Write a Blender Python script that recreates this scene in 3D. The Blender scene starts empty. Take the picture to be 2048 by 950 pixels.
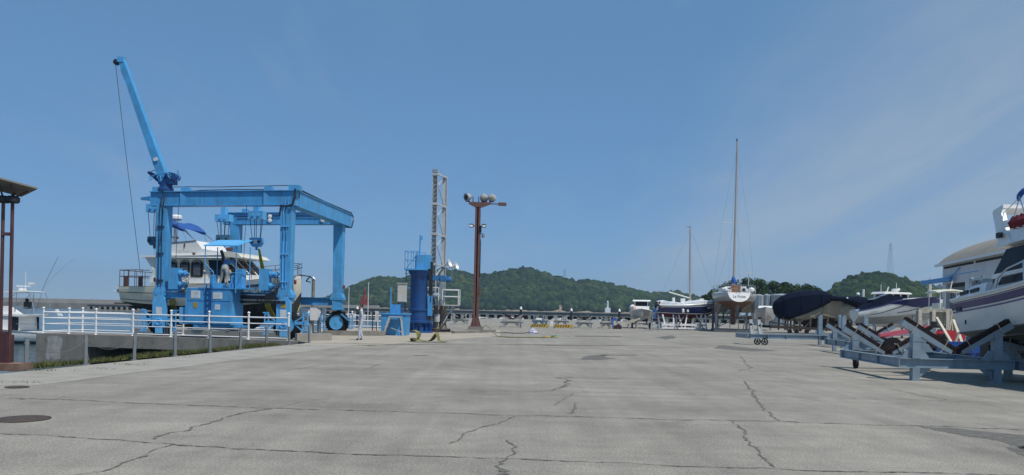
import bpy, bmesh, math, random
import numpy as np
from mathutils import Vector, Matrix, Quaternion
rnd = random.Random(7)
SC = bpy.context.scene
COL = SC.collection
PI = math.pi
R = math.radians

# ------------------------------------------------------------------ camera
FPX, EYE, ROLL = 1593.0, 1.65, 0.021
cam = bpy.data.cameras.new('camera'); cam.lens = 28.0; cam.sensor_width = 36.0
cam.shift_y = 143 / 2048; cam.clip_start = 0.1; cam.clip_end = 12000
camo = bpy.data.objects.new('camera', cam); COL.objects.link(camo)
camo.location = (0, 0, EYE)
camo.rotation_mode = 'XYZ'
camo.matrix_world = Matrix.Translation((0, 0, EYE)) @ Matrix.Rotation(R(90), 4, 'X') @ Matrix.Rotation(ROLL, 4, 'Z')
SC.camera = camo

# ------------------------------------------------------------------ sky and sun
SUN_DIR = Vector((0.352, -0.345, 0.87)).normalized()
elev = math.asin(SUN_DIR.z); azim = math.atan2(SUN_DIR.x, SUN_DIR.y)
w = bpy.data.worlds.new('World'); SC.world = w; w.use_nodes = True
nt = w.node_tree; nt.nodes.clear()
N = nt.nodes.new; Lk = nt.links.new
SKY = 0.108
out = N('ShaderNodeOutputWorld'); bg = N('ShaderNodeBackground'); bg.inputs['Strength'].default_value = SKY
sky = N('ShaderNodeTexSky'); sky.sky_type = 'NISHITA'; sky.sun_disc = False
sky.sun_elevation = elev; sky.sun_rotation = azim; sky.altitude = 0; sky.air_density = 0.7; sky.dust_density = 0.0; sky.ozone_density = 8
def mixc(fac, a, b):
    m = N('ShaderNodeMix'); m.data_type = 'RGBA'
    if isinstance(fac, float): m.inputs[0].default_value = fac
    else: Lk(fac, m.inputs[0])
    for k, v in ((6, a), (7, b)):
        if isinstance(v, tuple): m.inputs[k].default_value = v
        else: Lk(v, m.inputs[k])
    return m.outputs[2]
def math1(op, a, b):
    m = N('ShaderNodeMath'); m.operation = op; m.use_clamp = False
    for k, v in ((0, a), (1, b)):
        if isinstance(v, (int, float)): m.inputs[k].default_value = v
        else: Lk(v, m.inputs[k])
    return m.outputs[0]
def mapr(v, a, b, c, d):
    m = N('ShaderNodeMapRange'); m.interpolation_type = 'SMOOTHSTEP'; Lk(v, m.inputs['Value'])
    for n_, x in (('From Min', a), ('From Max', b), ('To Min', c), ('To Max', d)): m.inputs[n_].default_value = x
    return m.outputs['Result']
# clear sky under a thin even veil of high moisture
col = mixc(0.6, sky.outputs[0], (0.136 / SKY, 0.312 / SKY, 0.545 / SKY, 1))
# cirrus on a high plane: direction / (height + small) gives plane coordinates
tc = N('ShaderNodeTexCoord'); sep = N('ShaderNodeSeparateXYZ'); Lk(tc.outputs['Generated'], sep.inputs[0])
hh_ = math1('ADD', math1('MAXIMUM', sep.outputs['Z'], 0.0), 0.12)
cx_ = math1('DIVIDE', sep.outputs['X'], hh_); cy_ = math1('DIVIDE', sep.outputs['Y'], hh_)
cmb = N('ShaderNodeCombineXYZ'); Lk(cx_, cmb.inputs[0]); Lk(cy_, cmb.inputs[1])
def cloudnoise(scale, rot, sc, det=9):
    mp = N('ShaderNodeMapping'); mp.inputs['Rotation'].default_value = (0, 0, R(rot)); mp.inputs['Scale'].default_value = sc; Lk(cmb.outputs[0], mp.inputs[0])
    n1 = N('ShaderNodeTexNoise'); n1.inputs['Scale'].default_value = scale; n1.inputs['Detail'].default_value = det; n1.inputs['Roughness'].default_value = 0.6; n1.inputs['Distortion'].default_value = 0.5
    Lk(mp.outputs[0], n1.inputs['Vector']); return n1.outputs['Fac']
streak = mapr(cloudnoise(1.5, -25, (1.2, 0.45, 1)), 0.50, 0.80, 0.0, 0.20)
wob = math1('MULTIPLY_ADD', cloudnoise(0.8, 0, (1, 0.5, 1), 5), 0.5)
bank = math1('MULTIPLY', mapr(math1('ADD', cx_, wob), 1.25, 2.0, 0.0, 0.50), mapr(cloudnoise(1.1, 4, (1.6, 0.30, 1)), 0.30, 0.62, 0.45, 1.0))
veil = math1('MINIMUM', math1('ADD', streak, bank), 0.6)
col = mixc(veil, col, (0.44 / SKY, 0.50 / SKY, 0.545 / SKY, 1))
Lk(col, bg.inputs['Color']); Lk(bg.outputs[0], out.inputs['Surface'])

sl = bpy.data.lights.new('sun', 'SUN'); sl.energy = 4.0; sl.angle = R(0.5); sl.color = (1, 0.955, 0.89)
so = bpy.data.objects.new('sun', sl); COL.objects.link(so)
so.rotation_euler = (-SUN_DIR).to_track_quat('-Z', 'Y').to_euler(); so.location = (0, 0, 60)
vs = SC.view_settings; vs.view_transform = 'Standard'; vs.look = 'None'; vs.exposure = 0.0; vs.gamma = 1; vs.use_curve_mapping = False
SC.cycles.max_bounces = 6; SC.cycles.volume_bounces = 0; SC.cycles.transparent_max_bounces = 12
SC.cycles.volume_step_rate = 8; SC.cycles.volume_max_steps = 64

# ------------------------------------------------------------------ helpers
_c, _s = math.cos(ROLL), math.sin(ROLL)
def P(px, py, Y):
    """world point at depth Y seen at photograph pixel px, py"""
    dx, dy = px - 1024, py - 618
    return Vector(((dx * _c + dy * _s) / FPX * Y, Y, EYE - (-dx * _s + dy * _c) / FPX * Y))
def G(px, py, z=0.0):
    """world point on the level z seen at photograph pixel px, py"""
    dx, dy = px - 1024, py - 618
    v = -dx * _s + dy * _c
    return P(px, py, (EYE - z) * FPX / v)

def srgb(r, g, b):
    f = lambda c: (c / 255 / 12.92) if c <= 10 else ((c / 255 + 0.055) / 1.055) ** 2.4
    return (f(r), f(g), f(b), 1)

MATS = {}
def mat(name, col, rough=0.55, metal=0.0, var=0.14, scale=3.0, bump=0.0, bscale=40, dirt=None, dirt_amt=0.5, dirt_scale=(2, 2, 0.5), spec=0.5, coat=0.0):
    """paint, metal, cloth ...: base colour with a broad noise, optional stains with a shape of their own"""
    if name in MATS: return MATS[name]
    m = bpy.data.materials.new(name); m.use_nodes = True; t = m.node_tree; b = t.nodes['Principled BSDF']
    b.inputs['Roughness'].default_value = rough; b.inputs['Metallic'].default_value = metal
    b.inputs['Specular IOR Level'].default_value = spec; b.inputs['Coat Weight'].default_value = coat
    c = tuple(col[:3]) + (1,)
    co = t.nodes.new('ShaderNodeTexCoord')
    nz = t.nodes.new('ShaderNodeTexNoise'); nz.inputs['Scale'].default_value = scale; nz.inputs['Detail'].default_value = 6
    t.links.new(co.outputs['Object'], nz.inputs['Vector'])
    r = t.nodes.new('ShaderNodeValToRGB'); e = r.color_ramp.elements
    e[0].position = 0.3; e[0].color = tuple(x * (1 - var) for x in c[:3]) + (1,)
    e[1].position = 0.7; e[1].color = tuple(min(1, x * (1 + var)) for x in c[:3]) + (1,)
    t.links.new(nz.outputs['Fac'], r.inputs[0]); last = r.outputs[0]
    if dirt:
        mpn = t.nodes.new('ShaderNodeMapping'); mpn.inputs['Scale'].default_value = dirt_scale; t.links.new(co.outputs['Object'], mpn.inputs[0])
        n2 = t.nodes.new('ShaderNodeTexNoise'); n2.inputs['Scale'].default_value = 2.2; n2.inputs['Detail'].default_value = 8; n2.inputs['Roughness'].default_value = 0.65
        t.links.new(mpn.outputs[0], n2.inputs['Vector'])
        r2 = t.nodes.new('ShaderNodeValToRGB'); r2.color_ramp.elements[0].position = 0.5; r2.color_ramp.elements[0].color = (0, 0, 0, 1)
        r2.color_ramp.elements[1].position = 0.72; r2.color_ramp.elements[1].color = (dirt_amt,) * 3 + (1,)
        t.links.new(n2.outputs['Fac'], r2.inputs[0])
        mm = t.nodes.new('ShaderNodeMix'); mm.data_type = 'RGBA'; t.links.new(r2.outputs[0], mm.inputs[0]); t.links.new(last, mm.inputs[6])
        mm.inputs[7].default_value = tuple(dirt[:3]) + (1,); last = mm.outputs[2]
    t.links.new(last, b.inputs['Base Color'])
    if bump:
        n3 = t.nodes.new('ShaderNodeTexNoise'); n3.inputs['Scale'].default_value = bscale; n3.inputs['Detail'].default_value = 4
        t.links.new(co.outputs['Object'], n3.inputs['Vector'])
        bp = t.nodes.new('ShaderNodeBump'); bp.inputs['Strength'].default_value = bump; bp.inputs['Distance'].default_value = 0.03
        t.links.new(n3.outputs['Fac'], bp.inputs['Height']); t.links.new(bp.outputs[0], b.inputs['Normal'])
    MATS[name] = m
    return m

RUST = (0.16, 0.07, 0.03); GRIME = (0.10, 0.09, 0.08)
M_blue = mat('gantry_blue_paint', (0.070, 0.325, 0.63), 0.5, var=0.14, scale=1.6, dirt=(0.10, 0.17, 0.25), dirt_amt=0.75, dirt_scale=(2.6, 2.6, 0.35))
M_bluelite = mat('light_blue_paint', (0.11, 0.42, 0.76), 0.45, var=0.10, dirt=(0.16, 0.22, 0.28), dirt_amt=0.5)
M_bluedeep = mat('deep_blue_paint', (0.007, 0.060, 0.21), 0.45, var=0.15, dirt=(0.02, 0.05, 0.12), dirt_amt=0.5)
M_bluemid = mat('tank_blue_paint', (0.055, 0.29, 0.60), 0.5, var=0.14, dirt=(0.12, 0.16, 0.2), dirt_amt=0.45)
M_canvasblue = mat('blue_canvas', (0.016, 0.085, 0.31), 0.8, var=0.25, scale=5, bump=0.6, bscale=9)
M_rubber = mat('black_rubber', (0.012, 0.012, 0.013), 0.8, spec=0.2, bump=0.3, bscale=30)
M_black = mat('black_steel', (0.015, 0.016, 0.02), 0.5)
M_wire = mat('wire_rope', (0.05, 0.05, 0.055), 0.5, metal=0.3)
M_white = mat('white_gelcoat', (0.78, 0.78, 0.75), 0.3, var=0.03, dirt=(0.55, 0.53, 0.48), dirt_amt=0.35, coat=0.3)
M_whitep = mat('white_paint', (0.80, 0.80, 0.79), 0.45, var=0.04, dirt=(0.45, 0.38, 0.30), dirt_amt=0.35, dirt_scale=(6, 6, 3))
M_cream = mat('cream_gelcoat', (0.72, 0.69, 0.54), 0.35, var=0.04, dirt=(0.42, 0.40, 0.32), dirt_amt=0.4, coat=0.3)
M_cream2 = mat('old_cream_hull', (0.50, 0.50, 0.40), 0.4, var=0.06, dirt=(0.26, 0.25, 0.20), dirt_amt=0.5)
M_brown = mat('brown_trim', (0.10, 0.045, 0.035), 0.5)
M_dkhull = mat('dark_antifouling', (0.035, 0.04, 0.045), 0.8, var=0.3, dirt=(0.12, 0.13, 0.11), dirt_amt=0.5)
M_glass = mat('tinted_glass', (0.014, 0.018, 0.026), 0.16, var=0.2, spec=0.16)
M_grille = mat('window_blind', (0.09, 0.10, 0.12), 0.5, var=0.2)
M_navy = mat('navy_gelcoat', (0.006, 0.013, 0.085), 0.25, var=0.1, coat=0.4)
M_navycloth = mat('navy_canvas', (0.0045, 0.008, 0.022), 0.9, spec=0.08, var=0.25, scale=2, bump=0.5, bscale=3)
M_redfoul = mat('red_antifouling', (0.13, 0.014, 0.022), 0.75, var=0.2, dirt=(0.07, 0.02, 0.025), dirt_amt=0.6)
M_orangefoul = mat('worn_orange_antifouling', (0.25, 0.105, 0.055), 0.85, var=0.3, scale=5, dirt=(0.13, 0.08, 0.05), dirt_amt=0.7)
M_greyhullshade = mat('grey_hull_and_shade', (0.42, 0.43, 0.43), 0.35, var=0.05, dirt=(0.26, 0.25, 0.22), dirt_amt=0.5, coat=0.2)  # plain grey for some boats, painted-in shade on the yacht and fishing boat
M_tanhull = mat('tan_hull', (0.33, 0.29, 0.21), 0.5, var=0.14, dirt=(0.2, 0.16, 0.11), dirt_amt=0.6)
M_silver = mat('silver_tarpaulin', (0.62, 0.65, 0.67), 0.4, var=0.12, scale=6, bump=1.0, bscale=6)
M_galv = mat('blue_grey_steel', (0.22, 0.29, 0.35), 0.5, metal=0.15, var=0.13, scale=4, dirt=(0.20, 0.19, 0.17), dirt_amt=0.5, dirt_scale=(3, 3, 1))
M_galvpale = mat('pale_grey_steel', (0.45, 0.48, 0.48), 0.5, metal=0.1, var=0.12, dirt=(0.22, 0.17, 0.12), dirt_amt=0.6)
M_mastgrey = mat('mast_grey_paint', (0.43, 0.46, 0.48), 0.5, var=0.10, dirt=(0.24, 0.22, 0.2), dirt_amt=0.5)
M_crust = mat('encrusted_column', (0.22, 0.20, 0.17), 0.95, var=0.4, scale=6, bump=1.0, bscale=10, dirt=(0.07, 0.055, 0.05), dirt_amt=0.9)
M_pad = mat('dark_carpet_pad', (0.028, 0.020, 0.020), 0.95, spec=0.1, var=0.3, scale=12, bump=0.6, bscale=30)
M_steel = mat('stainless_tube', (0.55, 0.56, 0.57), 0.25, metal=0.9, var=0.05)
M_alu = mat('aluminium_spar', (0.50, 0.46, 0.42), 0.4, metal=0.4, var=0.06)
M_masttone = mat('brown_mast_paint', (0.135, 0.062, 0.052), 0.55, var=0.12, dirt=(0.20, 0.12, 0.10), dirt_amt=0.5)
M_maroon = mat('maroon_lamp_paint', (0.070, 0.026, 0.028), 0.5, var=0.12, dirt=(0.20, 0.11, 0.09), dirt_amt=0.5)
M_oldwood = mat('weathered_wood', (0.40, 0.375, 0.31), 0.9, var=0.2, scale=8, dirt=(0.17, 0.14, 0.11), dirt_amt=0.6)
M_newwood = mat('pale_timber', (0.56, 0.50, 0.38), 0.8, var=0.12)
M_teak = mat('teak_board', (0.24, 0.12, 0.055), 0.55, var=0.2, scale=6)
M_royal = mat('royal_blue_steel', (0.008, 0.06, 0.27), 0.45, var=0.15, dirt=(0.05, 0.05, 0.08), dirt_amt=0.4)
M_red = mat('red_paint', (0.42, 0.022, 0.04), 0.4, var=0.12, coat=0.2)
M_pink = mat('faded_red_paint', (0.50, 0.10, 0.14), 0.45, var=0.12)
M_redcloth = mat('red_canvas', (0.15, 0.011, 0.019), 0.85, var=0.25, bump=0.6, bscale=7)
M_yellow = mat('yellow_paint', (0.45, 0.29, 0.03), 0.5, var=0.15)
M_olive = mat('olive_strap', (0.19, 0.185, 0.05), 0.9, var=0.25, scale=7)
M_olivedk = mat('olive_strap_worn', (0.13, 0.13, 0.035), 0.9, var=0.25, scale=7)
M_green = mat('green_strap', (0.05, 0.20, 0.09), 0.85)
M_darksteel = mat('dark_grey_steel', (0.10, 0.12, 0.135), 0.55, var=0.15, dirt=RUST, dirt_amt=0.3)
M_lightred = mat('lighthouse_red', (0.22, 0.035, 0.025), 0.5)
M_signwhite = mat('white_plate', (0.70, 0.71, 0.70), 0.5, var=0.05, dirt=(0.5, 0.45, 0.4), dirt_amt=0.4)
M_ink = mat('black_lettering', (0.02, 0.02, 0.022), 0.6)
M_fadeink = mat('faded_grey_lettering', (0.58, 0.585, 0.56), 0.6)
M_greycab = mat('grey_cabinet', (0.50, 0.49, 0.45), 0.5, dirt=(0.3, 0.27, 0.22), dirt_amt=0.4)
M_lampglass = mat('lamp_glass', (0.55, 0.56, 0.55), 0.15, spec=0.8)
M_lamphood = mat('lamp_hood', (0.36, 0.355, 0.33), 0.4, dirt=(0.25, 0.23, 0.2), dirt_amt=0.5)
M_solar = mat('solar_panel_back', (0.16, 0.15, 0.13), 0.7, var=0.1)
M_skin = mat('skin', (0.42, 0.23, 0.15), 0.55, var=0.06)
M_hair = mat('black_hair', (0.012, 0.010, 0.010), 0.6)
M_coverall = mat('pale_coverall', (0.48, 0.50, 0.58), 0.85, var=0.10, scale=9, bump=0.7, bscale=9)
M_khaki = mat('pale_khaki_trousers', (0.34, 0.34, 0.31), 0.9, var=0.15, scale=9, bump=0.7, bscale=9)
M_shirtblue = mat('blue_work_shirt', (0.10, 0.20, 0.40), 0.9, var=0.15, scale=9)
M_darkcloth = mat('dark_navy_clothes', (0.02, 0.025, 0.05), 0.9, var=0.2)
M_brightblue = mat('bright_blue_clothes', (0.05, 0.17, 0.52), 0.9, var=0.2)
M_shoe = mat('dark_shoes', (0.03, 0.03, 0.035), 0.7)
M_straw = mat('straw_hat', (0.48, 0.36, 0.18), 0.9)
M_grass = mat('verge_grass', (0.095, 0.108, 0.030), 0.9, var=0.35, scale=2.0)
M_concrete = mat('old_concrete', (0.22, 0.207, 0.18), 0.92, var=0.14, scale=1.3, bump=0.5, bscale=22, dirt=(0.11, 0.10, 0.085), dirt_amt=0.75, dirt_scale=(1.4, 1.4, 0.7))
M_concpale = mat('pale_concrete', (0.315, 0.298, 0.256), 0.92, var=0.10, scale=1.5, bump=0.4, bscale=20, dirt=(0.22, 0.20, 0.17), dirt_amt=0.7, dirt_scale=(0.6, 0.6, 0.6))
M_efflor = mat('pale_wall_stain', (0.345, 0.34, 0.315), 0.95, var=0.2, scale=4)
M_bwall = mat('breakwater_concrete', (0.25, 0.24, 0.215), 0.95, var=0.2, scale=0.3, dirt=(0.11, 0.10, 0.09), dirt_amt=0.7, dirt_scale=(0.3, 0.3, 1.2))
M_bwtop = mat('breakwater_cap', (0.34, 0.32, 0.28), 0.95, var=0.12, scale=0.3)
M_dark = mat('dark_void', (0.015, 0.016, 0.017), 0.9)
M_roof = mat('hangar_roof', (0.27, 0.24, 0.19), 0.7, var=0.10, scale=0.6)
M_wall = mat('hangar_wall', (0.68, 0.69, 0.69), 0.7, var=0.08, scale=0.6, dirt=(0.5, 0.49, 0.46), dirt_amt=0.4)
M_shutter = mat('grey_shutter', (0.24, 0.23, 0.21), 0.6)
M_tank = mat('grey_tank', (0.27, 0.31, 0.335), 0.5, var=0.1, scale=0.5, dirt=(0.25, 0.26, 0.26), dirt_amt=0.5, dirt_scale=(0.5, 0.5, 0.15))

SPLIT = set('beam_bracket control_console lower_window red_canvas side_window vent exhaust_port window_sill side_coaming fender_post cockpit_coaming seat_cushion prop hatch_box hanging_fender deck_fitting carton label_plate cabinet_door foot clerestory_strip windscreen_pillar navy_flash curved_graphic black_line registration_mark bow_stripe signal_lamp stern_drive tie_bar hull_plank cleat cabin_window cradle_foot silver_pipe cross_bar window_blind window windscreen gusset lower_pipe frame canopy_pole canopy_post strut support cross_arm platform_floor clamp brace base_frame bumper_strip rung work_lamp pad_tie tie_rope'.split())

class MB:
    """collects verts and faces, then links them as ONE mesh object in the space of its root"""
    def __init__(s): s.v = []; s.f = []; s.mi = []; s.cur = 0; s.g = []
    def add(s, vs, fs):
        o = len(s.v); s.g.append((o, len(s.f))); s.v += [tuple(x) for x in vs]
        for f in fs: s.f.append(tuple(i + o for i in f)); s.mi.append(s.cur)
        return s
    def box(s, c, d, rot=None):
        c = Vector(c); h = Vector(d) / 2
        q = [Vector((x * h.x, y * h.y, z * h.z)) for z in (-1, 1) for y in (-1, 1) for x in (-1, 1)]
        if rot is not None: q = [rot @ p for p in q]
        return s.add([c + p for p in q], [(0, 2, 3, 1), (4, 5, 7, 6), (0, 1, 5, 4), (2, 6, 7, 3), (0, 4, 6, 2), (1, 3, 7, 5)])
    def bar(s, a, b, w, h, w2=None, h2=None, up=(0, 0, 1)):
        """tapered box from a to b; w across, h along 'up'"""
        a, b = Vector(a), Vector(b); d = (b - a).normalized(); up = Vector(up)
        if abs(d.dot(up)) > 0.98: up = Vector((0, 1, 0)) if abs(d.y) < 0.9 else Vector((1, 0, 0))
        x = d.cross(up).normalized(); y = x.cross(d)
        w2 = w if w2 is None else w2; h2 = h if h2 is None else h2
        r = []
        for p, ww, hh in ((a, w, h), (b, w2, h2)):
            for sx, sy in ((-1, -1), (1, -1), (1, 1), (-1, 1)): r.append(p + x * sx * ww / 2 + y * sy * hh / 2)
        return s.add(r, [(3, 2, 1, 0), (4, 5, 6, 7), (0, 1, 5, 4), (1, 2, 6, 5), (2, 3, 7, 6), (3, 0, 4, 7)])
    def tube(s, a, b, r, r2=None, n=8, cap=True):
        a, b = Vector(a), Vector(b); d = (b - a)
        if d.length < 1e-6: return s
        q = d.to_track_quat('Z', 'Y'); r2 = r if r2 is None else r2
        v = []
        for p, rr in ((a, r), (b, r2)):
            for k in range(n):
                t = 2 * PI * k / n; v.append(p + q @ Vector((rr * math.cos(t), rr * math.sin(t), 0)))
        f = [(k, (k + 1) % n, n + (k + 1) % n, n + k) for k in range(n)]
        if cap: f += [tuple(reversed(range(n))), tuple(range(n, 2 * n))]
        return s.add(v, f)
    def path(s, pts, r, n=6):
        pts = [Vector(p) for p in pts]; v = []; f = []
        for i, p in enumerate(pts):
            d = (pts[min(i + 1, len(pts) - 1)] - pts[max(i - 1, 0)]).normalized(); q = d.to_track_quat('Z', 'Y')
            for k in range(n):
                t = 2 * PI * k / n; v.append(p + q @ Vector((r * math.cos(t), r * math.sin(t), 0)))
        for i in range(len(pts) - 1):
            for k in range(n): f.append((i * n + k, i * n + (k + 1) % n, (i + 1) * n + (k + 1) % n, (i + 1) * n + k))
        f += [tuple(reversed(range(n))), tuple(range((len(pts) - 1) * n, len(pts) * n))]
        return s.add(v, f)
    def lathe(s, c, prof, n=16, axis=(0, 0, 1), cap=True):
        """prof: list of (radius, height along axis)"""
        q = Vector(axis).to_track_quat('Z', 'Y'); c = Vector(c); v = []; f = []
        for r, h in prof:
            for k in range(n):
                t = 2 * PI * k / n; v.append(c + q @ Vector((r * math.cos(t), r * math.sin(t), h)))
        for i in range(len(prof) - 1):
            for k in range(n): f.append((i * n + k, i * n + (k + 1) % n, (i + 1) * n + (k + 1) % n, (i + 1) * n + k))
        if cap and prof[0][0] > 1e-4: f.append(tuple(reversed(range(n))))
        if cap and prof[-1][0] > 1e-4: f.append(tuple(range((len(prof) - 1) * n, len(prof) * n)))
        return s.add(v, f)
    def prism(s, pts, vec):
        """closed polygon pts extruded by vec"""
        n = len(pts); pts = [Vector(p) for p in pts]; vec = Vector(vec)
        v = pts + [p + vec for p in pts]
        return s.add(v, [tuple(reversed(range(n))), tuple(range(n, 2 * n))] + [(k, (k + 1) % n, n + (k + 1) % n, n + k) for k in range(n)])
    def loft(s, rings, closed=False, cap=True):
        n = len(rings[0]); v = []; f = []
        for r in rings: v += list(r)
        m = n if closed else n - 1
        for i in range(len(rings) - 1):
            for k in range(m):
                a, b = i * n + k, i * n + (k + 1) % n
                f.append((a, b, b + n, a + n))
        if cap and closed: f += [tuple(reversed(range(n))), tuple(range((len(rings) - 1) * n, len(rings) * n))]
        return s.add(v, f)
    def ball(s, c, r, n=10, sq=(1, 1, 1)):
        prof = []
        m = max(4, n // 2)
        for i in range(m + 1):
            t = -PI / 2 + PI * i / m; prof.append((max(1e-5, r * math.cos(t)), r * math.sin(t)))
        o = len(s.v); s.lathe((0, 0, 0), prof, n)
        for i in range(o, len(s.v)):
            x, y, z = s.v[i]; s.v[i] = (x * sq[0] + c[0], y * sq[1] + c[1], z * sq[2] + c[2])
        return s
    def build(s, name, m=None, parent=None, world=False, smooth=True, label=None, kind=None, angle=35):
        if name in SPLIT and len(s.g) > 1:      # pieces that stand apart become objects of their own
            g = s.g + [(len(s.v), len(s.f))]; first = None
            for (v0, f0), (v1, f1) in zip(g, g[1:]):
                b = MB(); b.v = s.v[v0:v1]; b.f = [tuple(i - v0 for i in f) for f in s.f[f0:f1]]; b.mi = [0] * len(b.f)
                o = b.build(name, m, parent, world, smooth, label, kind, angle); first = first or o
            return first
        me = bpy.data.meshes.new(name)
        vs = np.array(s.v, dtype=float)
        if world and parent is not None:
            iv = np.array(ROOTM[parent.name].inverted()) if parent.name in ROOTM else np.eye(4)
            vs = vs @ iv[:3, :3].T + iv[:3, 3]
        me.from_pydata(vs.tolist(), [], s.f)
        ms = m if isinstance(m, (list, tuple)) else [m]
        for x in ms: me.materials.append(x)
        if len(ms) > 1: me.polygons.foreach_set('material_index', s.mi)
        bm = bmesh.new(); bm.from_mesh(me); bmesh.ops.recalc_face_normals(bm, faces=bm.faces); bm.to_mesh(me); bm.free()
        if smooth:
            me.shade_smooth(); me.set_sharp_from_angle(angle=R(angle))
        o = bpy.data.objects.new(name, me); COL.objects.link(o)
        if parent is not None:
            o.parent = parent
            if parent.name in ROOTM: ROOTM[o.name] = ROOTM[parent.name]
        if label: o['label'] = label
        if kind: o['kind'] = kind
        return o
ROOTM = {}
def thing(name, label, cat, loc=(0, 0, 0), rz=0.0, group=None):
    o = bpy.data.objects.new(name, None); COL.objects.link(o); o.empty_display_size = 0.2
    o.location = loc; o.rotation_euler = (0, 0, rz)
    o['label'] = label; o['category'] = cat
    if group: o['group'] = group
    ROOTM[o.name] = Matrix.Translation(Vector(loc)) @ Matrix.Rotation(rz, 4, 'Z')
    return o
def tag(o, label, cat, group=None, kind=None):
    o['label'] = label; o['category'] = cat
    if group: o['group'] = group
    if kind: o['kind'] = kind
    return o
def struct(o): o['kind'] = 'structure'; return o
CH = {}
def dup(root, loc, rz, label, group=None):
    kids = {}
    for x in bpy.data.objects:
        if x.parent: kids.setdefault(x.parent.name, []).append(x)
    def cp(o, par):
        c = o.copy(); COL.objects.link(c)
        if par is not None: c.parent = par
        for k in kids.get(o.name, []): cp(k, c)
        return c
    c = cp(root, None); c.location = loc; c.rotation_euler = (0, 0, rz); c['label'] = label
    if group: c['group'] = group
    return c
def B1(name, m, parent, fn, **k):
    b = MB(); fn(b); return b.build(name, m, parent, **k)

def text(name, body, size, origin, xdir, ydir, m, parent=None, world=False, depth=0.006, align='CENTER'):
    """flat lettering turned into a mesh, standing a few millimetres proud of its surface"""
    cu = bpy.data.curves.new(name, 'FONT'); cu.body = body; cu.size = size; cu.align_x = align; cu.align_y = 'CENTER'; cu.extrude = depth / 2
    o = bpy.data.objects.new(name, cu); COL.objects.link(o)
    dg = bpy.context.evaluated_depsgraph_get(); me = bpy.data.meshes.new_from_object(o.evaluated_get(dg))
    bpy.data.objects.remove(o)
    x = Vector(xdir).normalized(); y = Vector(ydir); y = (y - x * y.dot(x)).normalized(); z = x.cross(y)
    mm = Matrix((x, y, z)).transposed().to_4x4(); mm.translation = Vector(origin)
    if world and parent is not None: mm = ROOTM[parent.name].inverted() @ mm
    me.transform(mm); me.materials.clear(); me.materials.append(m)
    o = bpy.data.objects.new(name, me); COL.objects.link(o); o.parent = parent
    return o
# ------------------------------------------------------------------ ground, quay, water
WATER = -1.5
def gmat():
    m = bpy.data.materials.new('yard_asphalt'); m.use_nodes = True; t = m.node_tree; b = t.nodes['Principled BSDF']
    b.inputs['Roughness'].default_value = 0.93; b.inputs['Specular IOR Level'].default_value = 0.25
    co = t.nodes.new('ShaderNodeTexCoord')
    def noise(scale, det=6, ro=0.55, vec=None):
        n = t.nodes.new('ShaderNodeTexNoise'); n.inputs['Scale'].default_value = scale; n.inputs['Detail'].default_value = det; n.inputs['Roughness'].default_value = ro
        t.links.new(vec or co.outputs['Object'], n.inputs['Vector']); return n.outputs['Fac']
    def ramp(fac, p0, c0, p1, c1):
        r = t.nodes.new('ShaderNodeValToRGB'); e = r.color_ramp.elements; e[0].position = p0; e[0].color = c0; e[1].position = p1; e[1].color = c1
        t.links.new(fac, r.inputs[0]); return r.outputs[0]
    def mul(a, c):
        x = t.nodes.new('ShaderNodeMix'); x.data_type = 'RGBA'; x.blend_type = 'MULTIPLY'; x.inputs[0].default_value = 1
        t.links.new(a, x.inputs[6]); t.links.new(c, x.inputs[7]); return x.outputs[2]
    g = lambda v: (v, v, v, 1)
    base = ramp(noise(0.35, 5), 0.3, (0.222, 0.207, 0.175, 1), 0.72, (0.330, 0.309, 0.263, 1))
    base = mul(base, ramp(noise(2.1, 6, 0.7), 0.3, g(0.86), 0.7, g(1.08)))
    base = mul(base, ramp(noise(34, 3, 0.85), 0.30, g(0.55), 0.66, g(1.36)))          # aggregate
    base = mul(base, ramp(noise(95, 2, 0.8), 0.32, g(0.62), 0.64, g(1.32)))
    # long tyre and drag streaks running across the yard
    mpn = t.nodes.new('ShaderNodeMapping'); mpn.inputs['Scale'].default_value = (0.05, 1.1, 1); mpn.inputs['Rotation'].default_value = (0, 0, R(-6)); t.links.new(co.outputs['Object'], mpn.inputs[0])
    base = mul(base, ramp(noise(1.0, 7, 0.62, mpn.outputs[0]), 0.40, g(0.93), 0.55, g(1.02)))
    mpn2 = t.nodes.new('ShaderNodeMapping'); mpn2.inputs['Scale'].default_value = (1.6, 0.04, 1); mpn2.inputs['Rotation'].default_value = (0, 0, R(-14)); t.links.new(co.outputs['Object'], mpn2.inputs[0])
    base = mul(base, ramp(noise(1.3, 6, 0.6, mpn2.outputs[0]), 0.36, g(0.92), 0.62, g(1.05)))
    # oil and damp stains
    base = mul(base, ramp(noise(0.55, 8, 0.68), 0.30, g(0.80), 0.45, g(1.0)))
    t.links.new(base, b.inputs['Base Color'])
    bp = t.nodes.new('ShaderNodeBump'); bp.inputs['Strength'].default_value = 0.45; bp.inputs['Distance'].default_value = 0.012
    t.links.new(noise(130, 4, 0.7), bp.inputs['Height']); t.links.new(bp.outputs[0], b.inputs['Normal'])
    return m
M_yard = gmat()
M_crack = mat('crack_filler', (0.145, 0.139, 0.122), 0.95, var=0.4, scale=14)
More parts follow.
